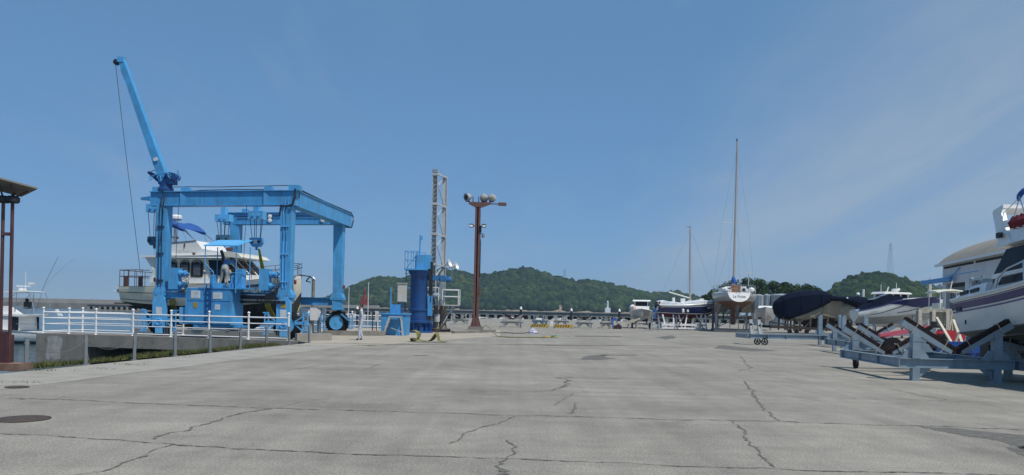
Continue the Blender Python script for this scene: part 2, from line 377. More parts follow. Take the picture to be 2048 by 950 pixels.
def holes(m, sc, lo, hi):
    t = m.node_tree; b = t.nodes['Principled BSDF']; co = t.nodes.new('ShaderNodeTexCoord'); n = t.nodes.new('ShaderNodeTexNoise'); n.inputs['Scale'].default_value = sc; n.inputs['Detail'].default_value = 5; n.inputs['Roughness'].default_value = .75
    t.links.new(co.outputs['Object'], n.inputs['Vector']); r = t.nodes.new('ShaderNodeValToRGB'); r.color_ramp.elements[0].position = lo; r.color_ramp.elements[0].color = (0, 0, 0, 1); r.color_ramp.elements[1].position = hi; r.color_ramp.elements[1].color = (1, 1, 1, 1)
    t.links.new(n.outputs['Fac'], r.inputs[0]); t.links.new(r.outputs[0], b.inputs['Alpha'])
holes(M_crack, 11, .30, .50)
M_patch = mat('dark_asphalt_patch', (0.165, 0.160, 0.145), 0.93, var=0.25, scale=9, bump=0.5, bscale=90)
holes(M_patch, 6, .34, .60)

# yard outline (water on the left beyond the quay edge, and beyond the far edge on the left)
e0, e1 = G(40, 744), G(620, 686)
ed = (e1 - e0).normalized()
q0 = e0 + ed * (-26); q1 = e1 + ed * 0.3
q0.z = q1.z = 0
SLIPX = -9.6
yard = [(q0.x, q0.y), (q1.x, q1.y), (SLIPX, q1.y + 1.2), (SLIPX, 49.0), (-8.0, 52), (-7.5, 131), (40, 135), (120, 150), (700, 230), (2500, 900), (2500, -300), (q0.x, -300)]
b = MB(); b.add([(x, y, 0) for x, y in yard] + [(x, y, -4) for x, y in yard], [tuple(range(len(yard)))])
struct(b.build('yard_ground', M_yard, smooth=False))
b = MB()
n = len(yard)
b.add([(x, y, -0.004) for x, y in yard[:8]] + [(x, y, -4) for x, y in yard[:8]], [(k, k + 1, 9 + k, 8 + k) for k in range(7)])
struct(b.build('quay_wall', M_concrete, smooth=False))
YARD = [o for o in COL.objects if o.name == 'yard_ground'][0]

# pale concrete strip along the quay edge
s0, s1 = G(0, 773), G(640, 691)
b = MB()
def strip(b, left, right, z):
    vs = []; fs = []
    for l, r in zip(left, right): vs += [(l[0], l[1], z), (r[0], r[1], z)]
    for i in range(len(left) - 1): fs.append((2 * i, 2 * i + 1, 2 * i + 3, 2 * i + 2))
    b.add(vs, fs)
L_, R_ = [], []
for i in range(41):
    t = i / 40
    a = q0.lerp(q1, t); 
    w_ = 2.35 + 0.05 * math.sin(i * 1.7) + rnd.uniform(-.04, .04)
    nrm = Vector((ed.y, -ed.x, 0))
    L_.append(a); R_.append(a + nrm * w_)
strip(b, L_, R_, 0.004); struct(b.build('quay_apron', M_concpale, smooth=False))
# joints of the apron, and paving patches near the hoist
b = MB()
hp = [G(600, 690), G(760, 690), G(1000, 672), G(1000, 661), G(900, 660), G(700, 655.5)]
b.add([(p.x, p.y, 0.005) for p in hp], [tuple(range(len(hp)))]); struct(b.build('hoist_apron', mat('tan_concrete', (0.37, 0.33, 0.26), 0.93, var=0.14, scale=0.8, bump=0.4, bscale=20, dirt=(0.20, 0.18, 0.15), dirt_amt=0.7, dirt_scale=(0.15, 1.4, 1)), smooth=False))

def crack(pts, w_, z=0.007, m=M_crack, name='crack', step=0.07, jag=0.5):
    """a jagged sheet following ground pixels of the photograph"""
    w = w_ * (.80 if jag == .5 and len(pts) > 10 else .62)
    g = [G(*p) for p in pts]; c = [g[0]]
    for a, bb in zip(g, g[1:]):
        d = (bb - a).length; k = max(2, int(d / step))
        k = min(k, 150)
        for i in range(1, k + 1): c.append(a.lerp(bb, i / k))
    l, r = [], []; off = 0
    for i, p in enumerate(c):
        d = (c[min(i + 1, len(c) - 1)] - c[max(i - 1, 0)]).normalized(); nn = Vector((-d.y, d.x, 0))
        off = off * 0.86 + rnd.uniform(-1, 1) * w_ * 1.0 * jag
        ww = w * rnd.uniform(0.2, 1.1) * (2.4 if rnd.random() < .04 else 1)
        if i in (0, len(c) - 1): ww *= 0.2
        l.append(p + nn * (off + ww / 2)); r.append(p + nn * (off - ww / 2))
    bb = MB(); strip(bb, l, r, z); bb.build(name, m, YARD, smooth=False)
W = 0.05
crack([(-40, 866), (0, 868.5), (80, 871), (200, 880), (330, 886), (470, 897), (600, 903), (700, 908.5), (850, 912), (1000, 918), (1150, 923), (1300, 929), (1400, 932.5), (1540, 937), (1700, 945), (1800, 946), (1900, 948), (2080, 951)], 0.050)
crack([(20, 795), (180, 801), (330, 810), (430, 812), (540, 817), (700, 821), (900, 827), (1030, 831), (1200, 835), (1350, 840), (1470, 842), (1560, 843), (1700, 848), (1850, 852), (1960, 856), (2080, 861)], 0.058)
crack([(540, 817), (505, 824), (455, 832), (415, 845), (385, 855), (340, 866), (300, 879)], 0.10)
crack([(560, 814), (600, 804), (680, 795)], 0.03)
crack([(348, 888), (300, 905), (245, 930), (205, 944), (150, 952)], 0.05)
crack([(0, 797), (60, 800), (110, 800), (135, 792)], 0.03)
crack([(860, 779), (1000, 784), (1080, 783), (1110, 781), (1150, 784), (1290, 788), (1500, 792), (1700, 797), (1900, 803), (2080, 807)], 0.050)
crack([(1110, 781), (1130, 775), (1146, 768), (1130, 759), (1105, 755), (1180, 756), (1240, 756)], 0.12)
crack([(1030, 832), (1010, 843), (965, 855), (925, 872), (895, 888)], 0.055)
crack([(1150, 786), (1125, 799), (1105, 811)], 0.05)
crack([(1135, 829), (1152, 815), (1158, 806)], 0.07)
crack([(1015, 918), (1035, 896), (1020, 880)], 0.055)
crack([(1015, 918), (1005, 945), (990, 960)], 0.09)
crack([(1470, 843), (1490, 868), (1500, 890), (1525, 912), (1550, 935)], 0.07)
crack([(1488, 762), (1500, 778), (1512, 795), (1535, 820), (1560, 843)], 0.075)
crack([(1480, 712), (1500, 735), (1475, 742)], 0.07)
crack([(1570, 756), (1620, 768)], 0.05); crack([(1780, 778), (1850, 792), (1900, 801)], 0.05)
crack([(1450, 745), (1580, 741), (1680, 745)], 0.05, jag=.3)
crack([(700, 727), (760, 729), (740, 735)], 0.06); crack([(560, 745), (640, 730), (700, 724)], 0.05)
crack([(1000, 748), (1080, 750), (1300, 757), (1500, 757)], 0.025)
crack([(0, 762), (150, 770), (320, 757)], .03); crack([(250, 806), (330, 809)], .03)
# dark repairs
def patch(pts, z=0.006, name='asphalt_patch', m=M_patch):
    g = [G(*p) for p in pts]; o = []
    for a, bb in zip(g, g[1:] + g[:1]):
        k = 9
        for i in range(k):
            p = a.lerp(bb, i / k); j = 0.05 * (a - bb).length
            o.append((p.x + rnd.uniform(-j, j) * .6, p.y + rnd.uniform(-j, j) * .6, z))
    bb = MB(); bb.add(o, [tuple(range(len(o)))]); bb.build(name, m, YARD, smooth=False)
patch([(1158, 719), (1178, 711), (1215, 709), (1210, 714), (1235, 718), (1195, 720)])
patch([(1200, 709.5), (1275, 711), (1270, 712), (1200, 711)])
patch([(1150, 671.5), (1245, 672.5), (1240, 674.3), (1150, 673.3)]); patch([(1310, 675), (1345, 671), (1352, 676.5), (1330, 679)])
patch([(1840, 855), (1900, 855), (1945, 861), (2060, 872), (2090, 895), (2060, 906), (2000, 882), (1930, 872)])
patch([(2010, 895), (2090, 890), (2090, 925), (2050, 915)])
patch([(1440, 690), (1480, 694), (1560, 702), (1500, 703), (1430, 697)])
patch([(960, 689), (1100, 689), (1330, 692), (1100, 691.5)]); patch([(620, 686.5), (820, 688), (980, 690.5), (800, 689.7)])
patch([(830, 710), (860, 710.5), (850, 712), (828, 711.5)])
# manhole cover and drain
mc = G(46, 838.5)
r_ = 0.31
o = B1('manhole_cover', mat('rusty_iron', (0.075, 0.055, 0.045), 0.8, var=0.25, scale=9, bump=0.8, bscale=60), None, lambda b: (b.lathe((mc.x, mc.y, 0), [(r_ + .03, 0.002), (r_ + .03, 0.012), (r_ + .01, 0.012), (r_, 0.004), (r_ - .015, 0.014), (r_ * .6, .016), (r_ * .58, .010), (r_ * .5, .010), (r_ * .48, .016), (0.001, 0.018)], 40)))
tag(o, 'round rusty iron manhole cover set flush in the grey yard', 'manhole cover')
o = B1('manhole_cover', MATS['rusty_iron'], None, lambda b: b.lathe((G(34, 775).x, G(34, 775).y, 0.006), [(0.20, 0), (0.20, .012), (0.001, .016)], 28))
tag(o, 'small dark drain cover at the edge of the pale quay strip', 'drain cover')

# water sheet far out to the horizon
def wmat():
    m = bpy.data.materials.new('harbour_water'); m.use_nodes = True; t = m.node_tree; b = t.nodes['Principled BSDF']
    b.inputs['Base Color'].default_value = (0.035, 0.065, 0.075, 1); b.inputs['Roughness'].default_value = 0.12; b.inputs['IOR'].default_value = 1.33
    co = t.nodes.new('ShaderNodeTexCoord'); mpn = t.nodes.new('ShaderNodeMapping'); mpn.inputs['Scale'].default_value = (0.7, 1.4, 1); t.links.new(co.outputs['Object'], mpn.inputs[0])
    n = t.nodes.new('ShaderNodeTexNoise'); n.inputs['Scale'].default_value = 1.6; n.inputs['Detail'].default_value = 5; t.links.new(mpn.outputs[0], n.inputs['Vector'])
    bp = t.nodes.new('ShaderNodeBump'); bp.inputs['Strength'].default_value = 0.5; bp.inputs['Distance'].default_value = 0.12; t.links.new(n.outputs['Fac'], bp.inputs['Height']); t.links.new(bp.outputs[0], b.inputs['Normal'])
    return m
b = MB(); b.add([(-3400, -300, WATER), (2900, -300, WATER), (2900, 3200, WATER), (-3400, 3200, WATER)], [(0, 1, 2, 3)])
struct(b.build('sea_water', wmat(), smooth=False))
HAZE_ON = True

# ------------------------------------------------------------------ near pier and far pier of the hoist slip
r0, r1 = G(150, 668), G(579, 681.5)
pd = (r1 - r0).normalized(); pn = Vector((-pd.y, pd.x, 0))          # pn points away from the camera
pier = thing('hoist_pier', 'weathered concrete pier beam on a thick wall, carrying the white railing', 'pier', (r1.x, r1.y, 0))
PA = r0 - pd * 1.9; PB = r1 + pd * 0.45
PW = 2.9
def slab(a, bb, y0, y1, z0, z1, mb):
    q = [a + pn * y0, bb + pn * y0, bb + pn * y1, a + pn * y1]
    mb.add([(p.x, p.y, z0) for p in q] + [(p.x, p.y, z1) for p in q], [(3, 2, 1, 0), (4, 5, 6, 7), (0, 1, 5, 4), (1, 2, 6, 5), (2, 3, 7, 6), (3, 0, 4, 7)])
b = MB(); slab(PA, PB, -0.22, PW, -0.58, -0.004, b); b.build('deck_beam', M_concrete, pier, world=True, smooth=False)
b = MB(); slab(PA - pd * 0.02, PA + pd * 2.75, -0.30, PW - .1, -3.2, -0.012, b); b.build('abutment', M_concrete, pier, world=True, smooth=False)
b = MB(); slab(PA + pd * 2.75, PB, 2.35, 2.7, -3.2, -0.584, b); b.build('shadow_wall', mat('shade_green_concrete', (0.045, 0.055, 0.045), 0.85, var=0.4, scale=0.9), pier, world=True, smooth=False)  # dark green colour stands in for the shade under the deck
b = MB()
c0 = PA + pd * 0.55 - pn * 0.304
pts = [(0, -1.15), (.1, -.35), (.05, -.2), (.2, -.12), (.55, -.1), (.85, -.16), (.95, -.3), (.9, -.6), (.8, -.75), (.82, -1.2), (.5, -1.25), (.3, -1.1), (.15, -1.3)]
b.add([(c0.x + pd.x * x, c0.y + pd.y * x, z) for x, z in pts], [tuple(range(len(pts)))]); b.build('salt_stain', M_efflor, pier, world=True, smooth=False)
far = thing('hoist_pier', 'far concrete pier under the big rubber wheel of the boat hoist', 'pier', (SLIPX, 47, 0))
FA = Vector((-23, 48.6, 0)); FB = Vector((SLIPX - .01, 45.2, 0))
b = MB(); q = [FA, FB, FB + Vector((0, 4.4, 0)), FA + Vector((0, 4.4, 0))]
b.add([(p.x, p.y, -1.1) for p in q] + [(p.x, p.y, -0.003) for p in q], [(3, 2, 1, 0), (4, 5, 6, 7), (0, 1, 5, 4), (1, 2, 6, 5), (2, 3, 7, 6), (3, 0, 4, 7)])
b.build('deck_beam', M_concpale, far, world=True, smooth=False)
b = MB()
for k in range(4):
    p = FA.lerp(FB, (k + .5) / 4) + Vector((0, 2.2, 0)); b.box((p.x, p.y, -2.2), (1.0, 3.4, 2.18))
b.build('pier_footing', M_concrete, far, world=True, smooth=False)

# low kerb blocks beside the hoist
def kerb(name, a, bb, wdt, h, m, lab, cat='kerb block'):
    o = MB().bar((a.x, a.y, h / 2 + .004), (bb.x, bb.y, h / 2 + .004), wdt, h).build(name, m, None, smooth=False); tag(o, lab, cat)
kerb('kerb_block', G(592, 681), G(661, 681), 0.45, 0.32, M_concpale, 'low pale concrete block on the ground beside the right near wheel')
kerb('wheel_kerb', P(645, 668, 43.5).xy.to_3d(), P(770, 668, 44.4).xy.to_3d(), 0.35, 0.26, M_concrete, 'long grey concrete kerb in front of the far hoist wheel', 'kerb')

# grass along the quay edge: nobody could count it
g0, g1 = G(58, 738), G(560, 690)
rg = random.Random(3)
b = MB()
ln = (g1 - g0).length
for i in range(11000):
    t = rg.random() ** 0.95; p = g0.lerp(g1, t) + Vector((-ed.y, ed.x, 0)) * (abs(rg.gauss(0.12, .22)) * (1 - .2 * t) - .05)
    clump = 0.55 + 0.75 * abs(math.sin(t * 23 + math.sin(t * 61)))
    h = rg.uniform(.025, .14) * clump; a = rg.uniform(0, PI); l = rg.uniform(-.08, .08); m_ = rg.uniform(.006, .014)
    dx_, dy_ = math.cos(a) * m_, math.sin(a) * m_
    b.add([(p.x - dx_, p.y - dy_, 0.0), (p.x + dx_, p.y + dy_, 0.0), (p.x + l, p.y + rg.uniform(-.08, .08), h)], [(0, 1, 2)])
for cx, cy, nn in ((245, 729, 60), (80, 742, 90), (55, 766, 25), (330, 714, 40), (372, 713, 26), (740, 692, 90), (205, 738, 30), (600, 692, 40)):
    c = G(cx, cy)
    for i in range(nn):
        x = c.x + rg.gauss(0, .25); y = c.y + rg.gauss(0, .12); h = rg.uniform(.015, .07); a = rg.uniform(0, PI)
        b.add([(x - .007 * math.cos(a), y - .007 * math.sin(a), .004), (x + .007 * math.cos(a), y + .007 * math.sin(a), .004), (x + rg.uniform(-.05, .05), y, h)], [(0, 1, 2)])
o = b.build('verge_grass', M_grass, None, smooth=False); o['kind'] = 'stuff'; o['label'] = 'uneven green weeds growing along the quay edge below the pier'; o['category'] = 'grass'

# ------------------------------------------------------------------ breakwaters
def breakwater(a, bb, ztop, thick, pitch, ow, oz0, oz1, lab, capm=M_bwtop, cap=0.25):
    a, bb = Vector(a), Vector(bb); d = (bb - a).normalized(); nn = Vector((-d.y, d.x, 0)); L = (bb - a).length
    root = thing('breakwater', lab, 'breakwater', (a.x, a.y, 0), math.atan2(d.y, d.x))
    b = MB(); b.box((L / 2, thick / 2, (ztop + oz1) / 2), (L, thick, ztop - oz1)); b.box((L / 2, thick / 2, (oz0 - 3) / 2), (L, thick, oz0 + 3))
    b.build('wall', M_bwall, root, smooth=False)
    B1('coping', capm, root, lambda b: b.box((L / 2, thick / 2 - .1, ztop + cap / 2 + .002), (L, thick + .3, cap)), smooth=False)
    n = int(L / pitch); pm = MB(); w_ = pitch - ow
    pier0 = None
    for k in range(min(n + 1, 280)):
        if pier0 is None:
            pm.box((0, 0, (oz0 + oz1) / 2), (w_, thick - .02, oz1 - oz0 + .004)); pier0 = pm.build('buttress', M_bwall, root, smooth=False); pier0.location = (w_ / 2, thick / 2, 0)
        else:
            c = pier0.copy(); COL.objects.link(c); c.parent = root; c.location = (k * pitch + w_ / 2, thick / 2, 0)
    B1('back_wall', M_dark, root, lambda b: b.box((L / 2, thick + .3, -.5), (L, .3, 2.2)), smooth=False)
    return root
breakwater((-55, 212, 0), (118, 196, 0), 0.98, 1.6, 2.2, 1.45, -1.3, 0.08, 'long grey concrete breakwater pierced by a row of dark openings')
breakwater((-128, 240, 0), (-68, 246, 0), 0.35, 1.4, 1.6, 0.95, -1.1, -0.25, 'low floating breakwater with small dark arches behind the lifted yacht', cap=.12)
o = MB(); o.bar((-420, 330, -1.2), (-52, 300, -1.2), 8, 3.2); o = o.build('sea_wall', M_bwall, None, smooth=False); tag(o, 'broad solid sea wall closing the harbour mouth on the left', 'sea wall')
o = MB(); o.bar((-420, 328.2, 1.2), (-50, 298.2, 1.2), 3.4, 1.5); o = o.build('wall_walkway', M_bwtop, None, smooth=False); tag(o, 'sunlit pale walkway on top of the broad harbour sea wall', 'walkway')  # pale colour and upright face imitate the sunlit sloping wall top

# ------------------------------------------------------------------ wooded hills
def forest_mat(name, dark, mid, light, yellow):
    m = bpy.data.materials.new(name); m.use_nodes = True; t = m.node_tree; b = t.nodes['Principled BSDF']; b.inputs['Roughness'].default_value = 0.9; b.inputs['Specular IOR Level'].default_value = 0.15
    ge = t.nodes.new('ShaderNodeNewGeometry'); co = t.nodes.new('ShaderNodeTexCoord')
    r = t.nodes.new('ShaderNodeValToRGB'); e = r.color_ramp.elements; e[0].position = 0; e[0].color = dark + (1,); e[1].position = 1; e[1].color = yellow + (1,)
    x = e.new(0.45); x.color = mid + (1,); x = e.new(0.8); x.color = light + (1,)
    n = t.nodes.new('ShaderNodeTexNoise'); n.inputs['Scale'].default_value = 0.03; n.inputs['Detail'].default_value = 4; t.links.new(co.outputs['Object'], n.inputs['Vector'])
    s = t.nodes.new('ShaderNodeMath'); s.operation = 'MULTIPLY_ADD'; s.inputs[1].default_value = 0.75; t.links.new(ge.outputs['Random Per Island'], s.inputs[0])
    s2 = t.nodes.new('ShaderNodeMath'); s2.operation = 'MULTIPLY_ADD'; s2.inputs[1].default_value = 1.5; s2.inputs[2].default_value = -0.62; t.links.new(n.outputs['Fac'], s2.inputs[0]); t.links.new(s2.outputs[0], s.inputs[2])
    t.links.new(s.outputs[0], r.inputs[0])
    n2 = t.nodes.new('ShaderNodeTexNoise'); n2.inputs['Scale'].default_value = 0.9; n2.inputs['Detail'].default_value = 6; t.links.new(co.outputs['Object'], n2.inputs['Vector'])
    r2 = t.nodes.new('ShaderNodeValToRGB'); r2.color_ramp.elements[0].position = .35; r2.color_ramp.elements[0].color = (.55, .55, .55, 1); r2.color_ramp.elements[1].position = .65; r2.color_ramp.elements[1].color = (1.25, 1.25, 1.25, 1); t.links.new(n2.outputs['Fac'], r2.inputs[0])
    mm = t.nodes.new('ShaderNodeMix'); mm.data_type = 'RGBA'; mm.blend_type = 'MULTIPLY'; mm.inputs[0].default_value = 1; t.links.new(r.outputs[0], mm.inputs[6]); t.links.new(r2.outputs[0], mm.inputs[7])
    t.links.new(mm.outputs[2], b.inputs['Base Color'])
    n3 = t.nodes.new('ShaderNodeTexNoise'); n3.inputs['Scale'].default_value = 1.4; n3.inputs['Detail'].default_value = 5; t.links.new(co.outputs['Object'], n3.inputs['Vector'])
    bp = t.nodes.new('ShaderNodeBump'); bp.inputs['Strength'].default_value = 1.0; bp.inputs['Distance'].default_value = 1.2; t.links.new(n3.outputs['Fac'], bp.inputs['Height']); t.links.new(bp.outputs[0], b.inputs['Normal'])
    return m
M_forest = forest_mat('far_forest', (0.009, 0.024, 0.013), (0.021, 0.049, 0.017), (0.044, 0.080, 0.022), (0.085, 0.095, 0.034))
M_forest2 = forest_mat('near_forest', (0.012, 0.030, 0.011), (0.026, 0.056, 0.015), (0.050, 0.088, 0.020), (0.085, 0.110, 0.028))
M_soil = mat('hill_soil', (0.045, 0.055, 0.025), 0.95, var=0.3, scale=0.05)
M_cliff = mat('cliff_rock', (0.27, 0.22, 0.155), 0.95, var=0.45, scale=0.5, bump=1.0, bscale=.6, dirt=(0.06, 0.075, 0.035), dirt_amt=0.9, dirt_scale=(.1, .1, .1))
_t = (1 + 5 ** .5) / 2
ICO_V = np.array([(-1, _t, 0), (1, _t, 0), (-1, -_t, 0), (1, -_t, 0), (0, -1, _t), (0, 1, _t), (0, -1, -_t), (0, 1, -_t), (_t, 0, -1), (_t, 0, 1), (-_t, 0, -1), (-_t, 0, 1)], float)
ICO_V /= np.linalg.norm(ICO_V[0])
ICO_F = [(0, 11, 5), (0, 5, 1), (0, 1, 7), (0, 7, 10), (0, 10, 11), (1, 5, 9), (5, 11, 4), (11, 10, 2), (10, 7, 6), (7, 1, 8), (3, 9, 4), (3, 4, 2), (3, 2, 6), (3, 6, 8), (3, 8, 9), (4, 9, 5), (2, 4, 11), (6, 2, 10), (8, 6, 7), (9, 8, 1)]
def subdiv(v, f):
    v = list(map(tuple, v)); c = {}; nf = []
    def mid(a, b):
        k = (min(a, b), max(a, b))
        if k not in c:
            p = np.array(v[a]) + np.array(v[b]); p /= np.linalg.norm(p); v.append(tuple(p)); c[k] = len(v) - 1
        return c[k]
    for a, b, d in f:
        x, y, z = mid(a, b), mid(b, d), mid(d, a); nf += [(a, x, z), (b, y, x), (d, z, y), (x, y, z)]
    return np.array(v), nf
IV1, IF1 = subdiv(ICO_V, ICO_F); IV2, IF2 = subdiv(IV1, IF1)
def crowns(name, pts, rad, m, lev, seed, label):
    """thousands of lumpy tree crowns as one mesh"""
    rs = np.random.RandomState(seed); V, F = (IV1, IF1) if lev == 1 else (IV2, IF2)
    n = len(pts); pts = np.array(pts); rad = np.array(rad)
    allv = np.repeat(V[None], n, 0)
    # lumps: a few random bumps per crown plus vertex jitter
    d = np.ones((n, len(V)))
    for k in range(5):
        ax = rs.normal(size=(n, 3)); ax /= np.linalg.norm(ax, axis=1)[:, None]
        d += 0.34 * np.clip(np.einsum('nvk,nk->nv', allv, ax) - 0.55, 0, 1) * 2
    d *= 1 + rs.uniform(-.17, .17, size=d.shape)
    sc = np.stack([rad * rs.uniform(.85, 1.2, n), rad * rs.uniform(.85, 1.2, n), rad * rs.uniform(.75, 1.15, n)], 1)
    v = allv * d[..., None] * sc[:, None, :] + pts[:, None, :]
    f = (np.array(F)[None] + (np.arange(n) * len(V))[:, None, None]).reshape(-1, 3)
    me = bpy.data.meshes.new(name); me.vertices.add(n * len(V)); me.vertices.foreach_set('co', v.reshape(-1))
    nf = len(f); me.loops.add(nf * 3); me.loops.foreach_set('vertex_index', f.reshape(-1)); me.polygons.add(nf)
    me.polygons.foreach_set('loop_start', np.arange(nf) * 3); me.polygons.foreach_set('loop_total', np.full(nf, 3)); me.update(); me.validate()
    me.materials.append(m); o = bpy.data.objects.new(name, me); COL.objects.link(o); o['kind'] = 'stuff'; o['label'] = label; o['category'] = 'forest'
    return o
def hill(name, ridge, Y0, depth, base, count, rmin, rmax, m, seed, label, lev=1, rough=0.10, cliff=None, zmin=2.5):
    """a ridge read off the skyline at distance Y0; falls away in front and behind; wooded"""
    R3 = [P(px, py, Y0) for px, py in ridge]; xs = [p.x for p in R3]; zs = [max(p.z - rmax * 1.0, base + .5) for p in R3]
    rs = np.random.RandomState(seed)
    ph = rs.uniform(0, 6.28, 8); fr = rs.uniform(.01, .06, 8) * 700 / Y0
    x0, x1 = xs[0], xs[-1]
    def zz(x, t):       # t in [-1,1] across the hill, -1 at the camera side
        h = np.interp(x, xs, zs) - base
        a = np.clip(1 - np.abs(t), 0, 1); s_ = a * a * (3 - 2 * a) * .35 + a ** 0.75 * .65
        wv = sum(np.sin(x * fr[k] + t * 7 * (k % 3 + .5) + ph[k]) for k in range(8)) / 8
        return base + h * s_ * (1 + rough * 3 * wv * (1 - a)) 
    nx, ny = 90, 26; vs = []; fs = []
    for j in range(ny):
        t = -1 + 2 * j / (ny - 1)
        for i in range(nx):
            x = x0 + (x1 - x0) * i / (nx - 1); y = Y0 + t * depth
            vs.append((x * (y / Y0), y, zz(x, t)))
    for j in range(ny - 1):
        for i in range(nx - 1): fs.append((j * nx + i, j * nx + i + 1, (j + 1) * nx + i + 1, (j + 1) * nx + i))
    b = MB(); b.add(vs, fs); struct(b.build(name, M_cliff if cliff else M_soil))
    pts, rad = [], []
    while len(pts) < count:
        x = rs.uniform(x0, x1); t = -1 + 1.25 * rs.rand() ** 0.9
        z = zz(x, t)
        if z - base < zmin: continue
        if cliff and z - base < cliff[0] and any(abs(x - P(c, 618, Y0).x) < wd for c, wd in cliff[1]): continue
        r = rmin + (rmax - rmin) * rs.rand() ** 1.6; pts.append((x * ((Y0 + t * depth) / Y0), Y0 + t * depth, z + r * .25)); rad.append(r)
    crowns('forest_canopy', pts, rad, m, lev, seed, label)
hill('island_hill', [(620, 606), (655, 597), (675, 588), (700, 576), (730, 562), (765, 555), (800, 557), (830, 552), (860, 545), (893, 537), (925, 545), (950, 553), (985, 547), (1020, 541), (1053, 535), (1080, 543), (1110, 553), (1150, 563), (1185, 560), (1210, 567), (1245, 574), (1275, 582), (1300, 588), (1350, 584), (1380, 590), (1420, 600), (1460, 612)], 760, 120, 0, 19000, 1.0, 3.5, M_forest, 11, 'dense green forest covering the long island hill beyond the breakwater', cliff=(6, [(1118, 5), (880, 2.5), (1010, 1.8), (1176, 4)]), zmin=1.3)
hill('wooded_hill', [(1640, 600), (1665, 578), (1690, 562), (1715, 552), (1740, 546), (1768, 546), (1800, 558), (1830, 566), (1860, 570), (1890, 590), (1930, 610)], 430, 60, 0, 8000, 0.7, 2.4, M_forest2, 5, 'green forest covering the rounded hill below the lattice pylon', lev=1, zmin=1)
hill('distant_hill', [(1780, 612), (1830, 590), (1880, 574), (1930, 572), (2000, 580), (2100, 600)], 1700, 120, 0, 1500, 6, 10, M_forest, 8, 'bluish far forest on the low hill beside the hangar')
hill('distant_island', [(296, 606), (310, 600.5), (326, 598.5), (345, 599), (362, 601), (382, 606)], 2600, 60, 0, 400, 5, 8, M_forest, 9, 'tiny hazy wooded island on the horizon left of the lifted yacht', zmin=1)
# ------------------------------------------------------------------ the boat hoist
YA, YB, YC = 38.9, 37.6, 45.9
hA = P(327, 520, YA); hB = P(574, 520, YB); hC = P(677, 545, YC)
hA.z = hB.z = hC.z = 0
hs = (hB - hA).normalized(); ht = (hC - hB); HW = ht.length; ht.normalize(); hD = hA + ht * HW
HL = (hB - hA).length
UZ = Vector((0, 0, 1))
hoist = thing('boat_hoist', 'tall light blue four-legged boat hoist on rubber wheels with a slanting jib', 'boat hoist', (hA.x, hA.y, 0))
def hp_(s, t, z): return hA + hs * s + ht * t + UZ * z
def hb(name, m, fn, parent=None, **k):
    b = MB(); fn(b); return b.build(name, m, parent or hoist, world=True, **k)
ZT0, ZT1 = 6.30, 7.00
for (s, t) in ((0, 0), (HL, 0), (HL, HW), (0, HW)):
    def leg(b):
        b.bar(hp_(s, t, 2.1), hp_(s, t, ZT0), .48, .54, .55, .54, up=ht)
        b.bar(hp_(s, t, 1.95), hp_(s, t, 2.1), .74, .66, up=ht)
        b.bar(hp_(s, t, 2.1), hp_(s, t, 2.35), .70, .62, .52, .58, up=ht)
    L_ = hb('leg', M_blue, leg, smooth=False)
    if t == 0:
        def pipe(b):
            for o_ in (-.10, .06):
                b.path([hp_(s + o_, -.31, z) for z in (2.4, 3.2, 4.6, 6.0)] + [hp_(s + o_ + .12, -.34, 6.7)], .028 if o_ < 0 else .018)
            for z in (2.7, 4.0, 5.3): b.box(hp_(s - .02, -.31, z), (.34, .06, .05))
        hb('pipe', M_bluelite if s else M_wire, pipe, parent=L_)
def ibeam(b, p, q, w, h, fl=.035, fw=.08):
    b.bar(p, q, w, h - 2 * fl); d = UZ * (h / 2 - fl / 2 + .001)
    b.bar(p + d, q + d, w + 2 * fw, fl); b.bar(p - d, q - d, w + fw, fl)
zc = (ZT0 + ZT1) / 2
hb('near_beam', M_blue, lambda b: (ibeam(b, hp_(-.62, 0, zc), hp_(HL + .42, 0, zc), .48, ZT1 - ZT0), b.bar(hp_(-1.25, -.1, zc + .02), hp_(-.6, -.1, zc + .02), .06, .12, .4, .2), b.box(hp_(-.3, 0, ZT1 + .1), (.5, .5, .24))), smooth=False)
hb('far_beam', M_blue, lambda b: ibeam(b, hp_(-.75, HW, zc), hp_(HL - .25, HW, zc), .48, ZT1 - ZT0), smooth=False)
hb('cross_beam', M_blue, lambda b: ibeam(b, hp_(HL + .2, .25, zc - .005), hp_(HL + .14, HW + 1.05, zc - .005), .55, ZT1 - ZT0 + .05, fw=.05), smooth=False)
hb('sill_beam', M_blue, lambda b: ibeam(b, hp_(.3, -.02, 2.02), hp_(HL - .3, -.02, 2.02), .42, .34), smooth=False)
hb('sill_beam', M_blue, lambda b: ibeam(b, hp_(.3, HW, 1.86), hp_(HL - .3, HW, 1.86), .42, .44), smooth=False)
